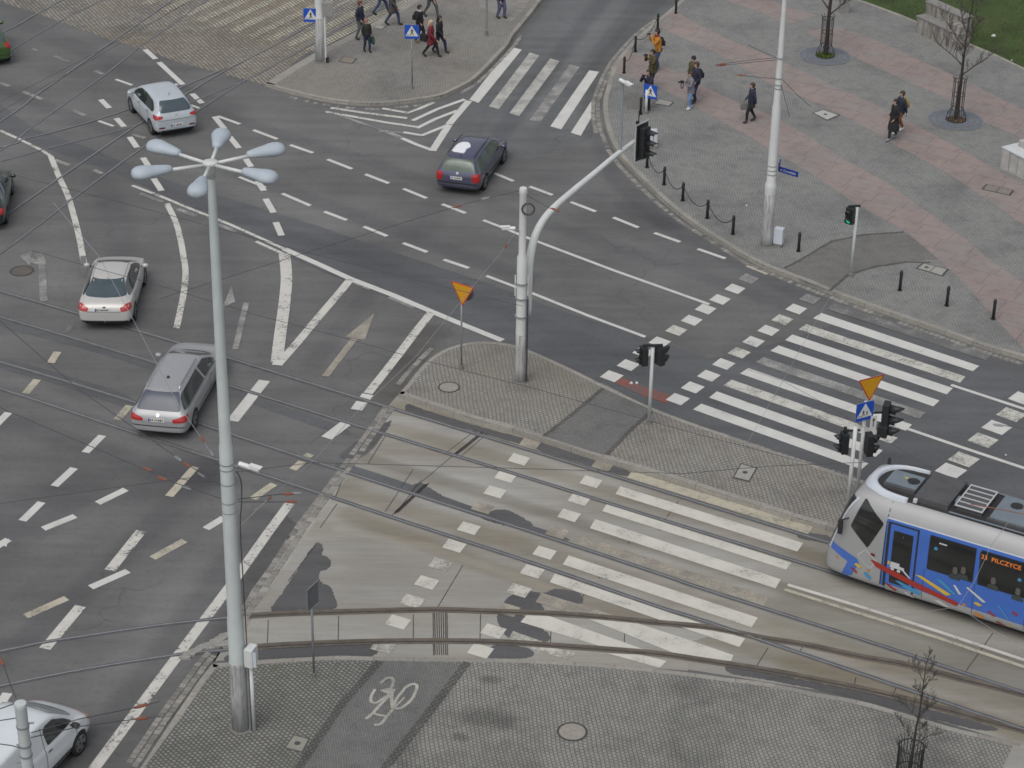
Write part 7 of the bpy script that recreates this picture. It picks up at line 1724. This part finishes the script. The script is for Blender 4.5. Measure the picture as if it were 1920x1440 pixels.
t_, B3 = bare_tree('young bare tree at the bottom right edge of the front pavement', (1697, 1502, HK), 4.2, .042, .40, .85, 31, (.12, 0), 12, thin=.8)
guard('dense iron guard around the young tree at the bottom edge', B3, 1.75, .40, .30, 22, .3)

# ------------------------------------------------------------------ stone walls on the plaza
t = NT('stained_concrete'); t.rough(.9); tc = t.n('ShaderNodeTexCoord').outputs['Object']; mp = t.n('ShaderNodeMapping'); mp.inputs['Scale'].default_value = (3.2, 3.2, .5); t.l(tc, mp.inputs[0])
c_ = t.ramp(t.noise(mp.outputs[0], 1.5, 6, .7), [(.35, (.13, .12, .105)), (.5, (.30, .285, .26)), (.7, (.42, .41, .39))])
c_ = t.mix(1, c_, t.ramp(t.noise(tc, 7, 5, .7), [(.3, (.75, .75, .75)), (.7, (1.1, 1.1, 1.1))]), 'MULTIPLY'); t.col(c_); t.bump(t.noise(tc, 9, 5, .7), .5, .02); m_stain = t.m
m_stone = mat('pale_stone', (.42, .415, .395), .85, 0, .14, 3)
def slab_wall(name, label, a, b, h, d, n, m, capm, y_off=0, z0=.12, px_h=None):
    A, Bq = G(*a), G(*b); u = (Bq - A); L = u.length; an = math.atan2(u.y, u.x)
    t_ = empty(name, A, an, label, 'wall'); w_ = L / n; rr = random.Random(int(L * 100))
    for i in range(n):
        o = MB().box((w_ * (i + .5), d / 2 + y_off + rr.uniform(-.01, .01), h / 2 - .02), (w_ - .025, d, h)).build('stone_block', m, t_, bevel=.02)
    MB().box((L / 2, d / 2 + y_off, h + .03), (L + .04, d + .05, .07)).build('coping', capm, t_, bevel=.012)
    return t_, L
m_cope = mat('coping_grey', (.24, .235, .225), .85, 0, .15, 4)
wA = G(1713, 62, ZT); wB = G(1793, 97, ZT)
w1, L = slab_wall('stone_wall', 'stained stone wall of upright blocks at the edge of the lawn', (1716, 60, ZT), (1794, 96, ZT), .72, .5, 6, m_stain, m_cope)
for i in range(7):
    MB().box((-.08 + (L - .25) / 7 * (i + .5), .78, .64), ((L - .25) / 7 - .02, .5, 1.32)).build('rear_block', m_stain, w1, bevel=.03)
MB().box((L / 2 - .2, .78, 1.32), (L - .2, .56, .07)).build('rear_coping', m_cope, w1, bevel=.015)
for i in range(2): MB().box((L - .64 + .42 * i, .25, .92), (.40, .48, .42)).build('raised_block', m_stain, w1, bevel=.04)
w2, L = slab_wall('stone_wall', 'low pale stone wall with bright coping cut by the right edge', (1875, 314, ZT), (2010, 384, ZT), .82, 1.1, 9, m_stone, mat('coping_white', (.58, .60, .61), .7, 0, .06, 3))
MB().box((L / 2, .9, 1.0), (L - .5, .7, .30)).build('upper_course', m_stone, w2, bevel=.03)
# grey post at the lawn edge
q = G(1582, 22, ZT); e = empty('stone_post', q, 0, 'grey square post at the corner of the lawn beyond the first tree', 'post'); MB().box((0, 0, .5), (.42, .42, 1.05)).build('shaft', m_cope, e, bevel=.03); MB().box((0, 0, 1.05), (.48, .48, .07)).build('cap', m_cope, e, bevel=.015)
# litter and debris
def scrap(label, u, v, z, size, m, seed, cat='litter', n=7, name='litter'):
    rr = random.Random(seed); p = G(u, v, z); mb = MB()
    top = [(math.cos(i * 2 * math.pi / n) * size * rr.uniform(.5, 1), math.sin(i * 2 * math.pi / n) * size * rr.uniform(.5, 1), rr.uniform(.01, size * .5)) for i in range(n)]
    bot = [(x * 1.1, y * 1.1, -.01) for x, y, _ in top]
    mb.add(top + bot + [(0, 0, size * .6)], [(i, (i + 1) % n, 2 * n) for i in range(n)] + [(n + i, n + (i + 1) % n, (i + 1) % n, i) for i in range(n)])
    o = mb.build(name, m); o.location = p; tag(o, label, cat)
m_paper = mat('paper_white', (.66, .68, .68), .8, 0, .06, 10)
scrap('crumpled white paper lying on the lawn', 1863, 67, .18, .13, m_paper, 1); scrap('small white scrap on the lawn near its edge', 1897, 113, .18, .05, m_paper, 2)
scrap('white scrap on the red surfacing, left one', 1184, 718, .03, .07, m_paper, 3); scrap('white scrap on the red surfacing, right one', 1194, 718, .03, .07, m_paper, 4)
scrap('white scrap in the gutter by the zebra crossing, left one', 1690, 597, .02, .09, m_paper, 5); scrap('white scrap in the gutter by the zebra crossing, right one', 1709, 602, .02, .1, m_paper, 6)
scrap('white scrap below the round mast on the plaza', 1400, 385, .14, .06, m_paper, 7); scrap('tiny white speck beside the far right squares', 1886, 853, .02, .04, m_paper, 8)
# broken concrete beside the outer rail of the curve
rr = random.Random(4)
for k, (u, v) in enumerate([(346, 1234), (356, 1228), (368, 1222), (379, 1217), (392, 1211), (404, 1205), (414, 1200), (424, 1194), (392, 1214), (408, 1211), (424, 1208)]):
    p = G(u, v, 0); n = 6; s_ = .12 + .06 * rr.random(); mb = MB()
    top = [(math.cos(i * 1.047 + rr.random() * .4) * s_ * 1.5 * rr.uniform(.7, 1), math.sin(i * 1.047) * s_ * rr.uniform(.6, 1), .05 + rr.uniform(0, .03)) for i in range(n)]
    mb.add(top + [(x * 1.05, y * 1.05, -.01) for x, y, _ in top], [tuple(range(n))] + [(n + i, n + (i + 1) % n, (i + 1) % n, i) for i in range(n)])
    o = mb.build('broken_stone', mat('rubble', (.30, .29, .27), .9, 0, .2, 6)); o.location = p; o.rotation_euler = (0, 0, rr.uniform(.3, .8)); tag(o, 'broken grey stone lying beside the outer curved rail near the lamp mast', 'rubble', 'broken stones beside the curved rail')
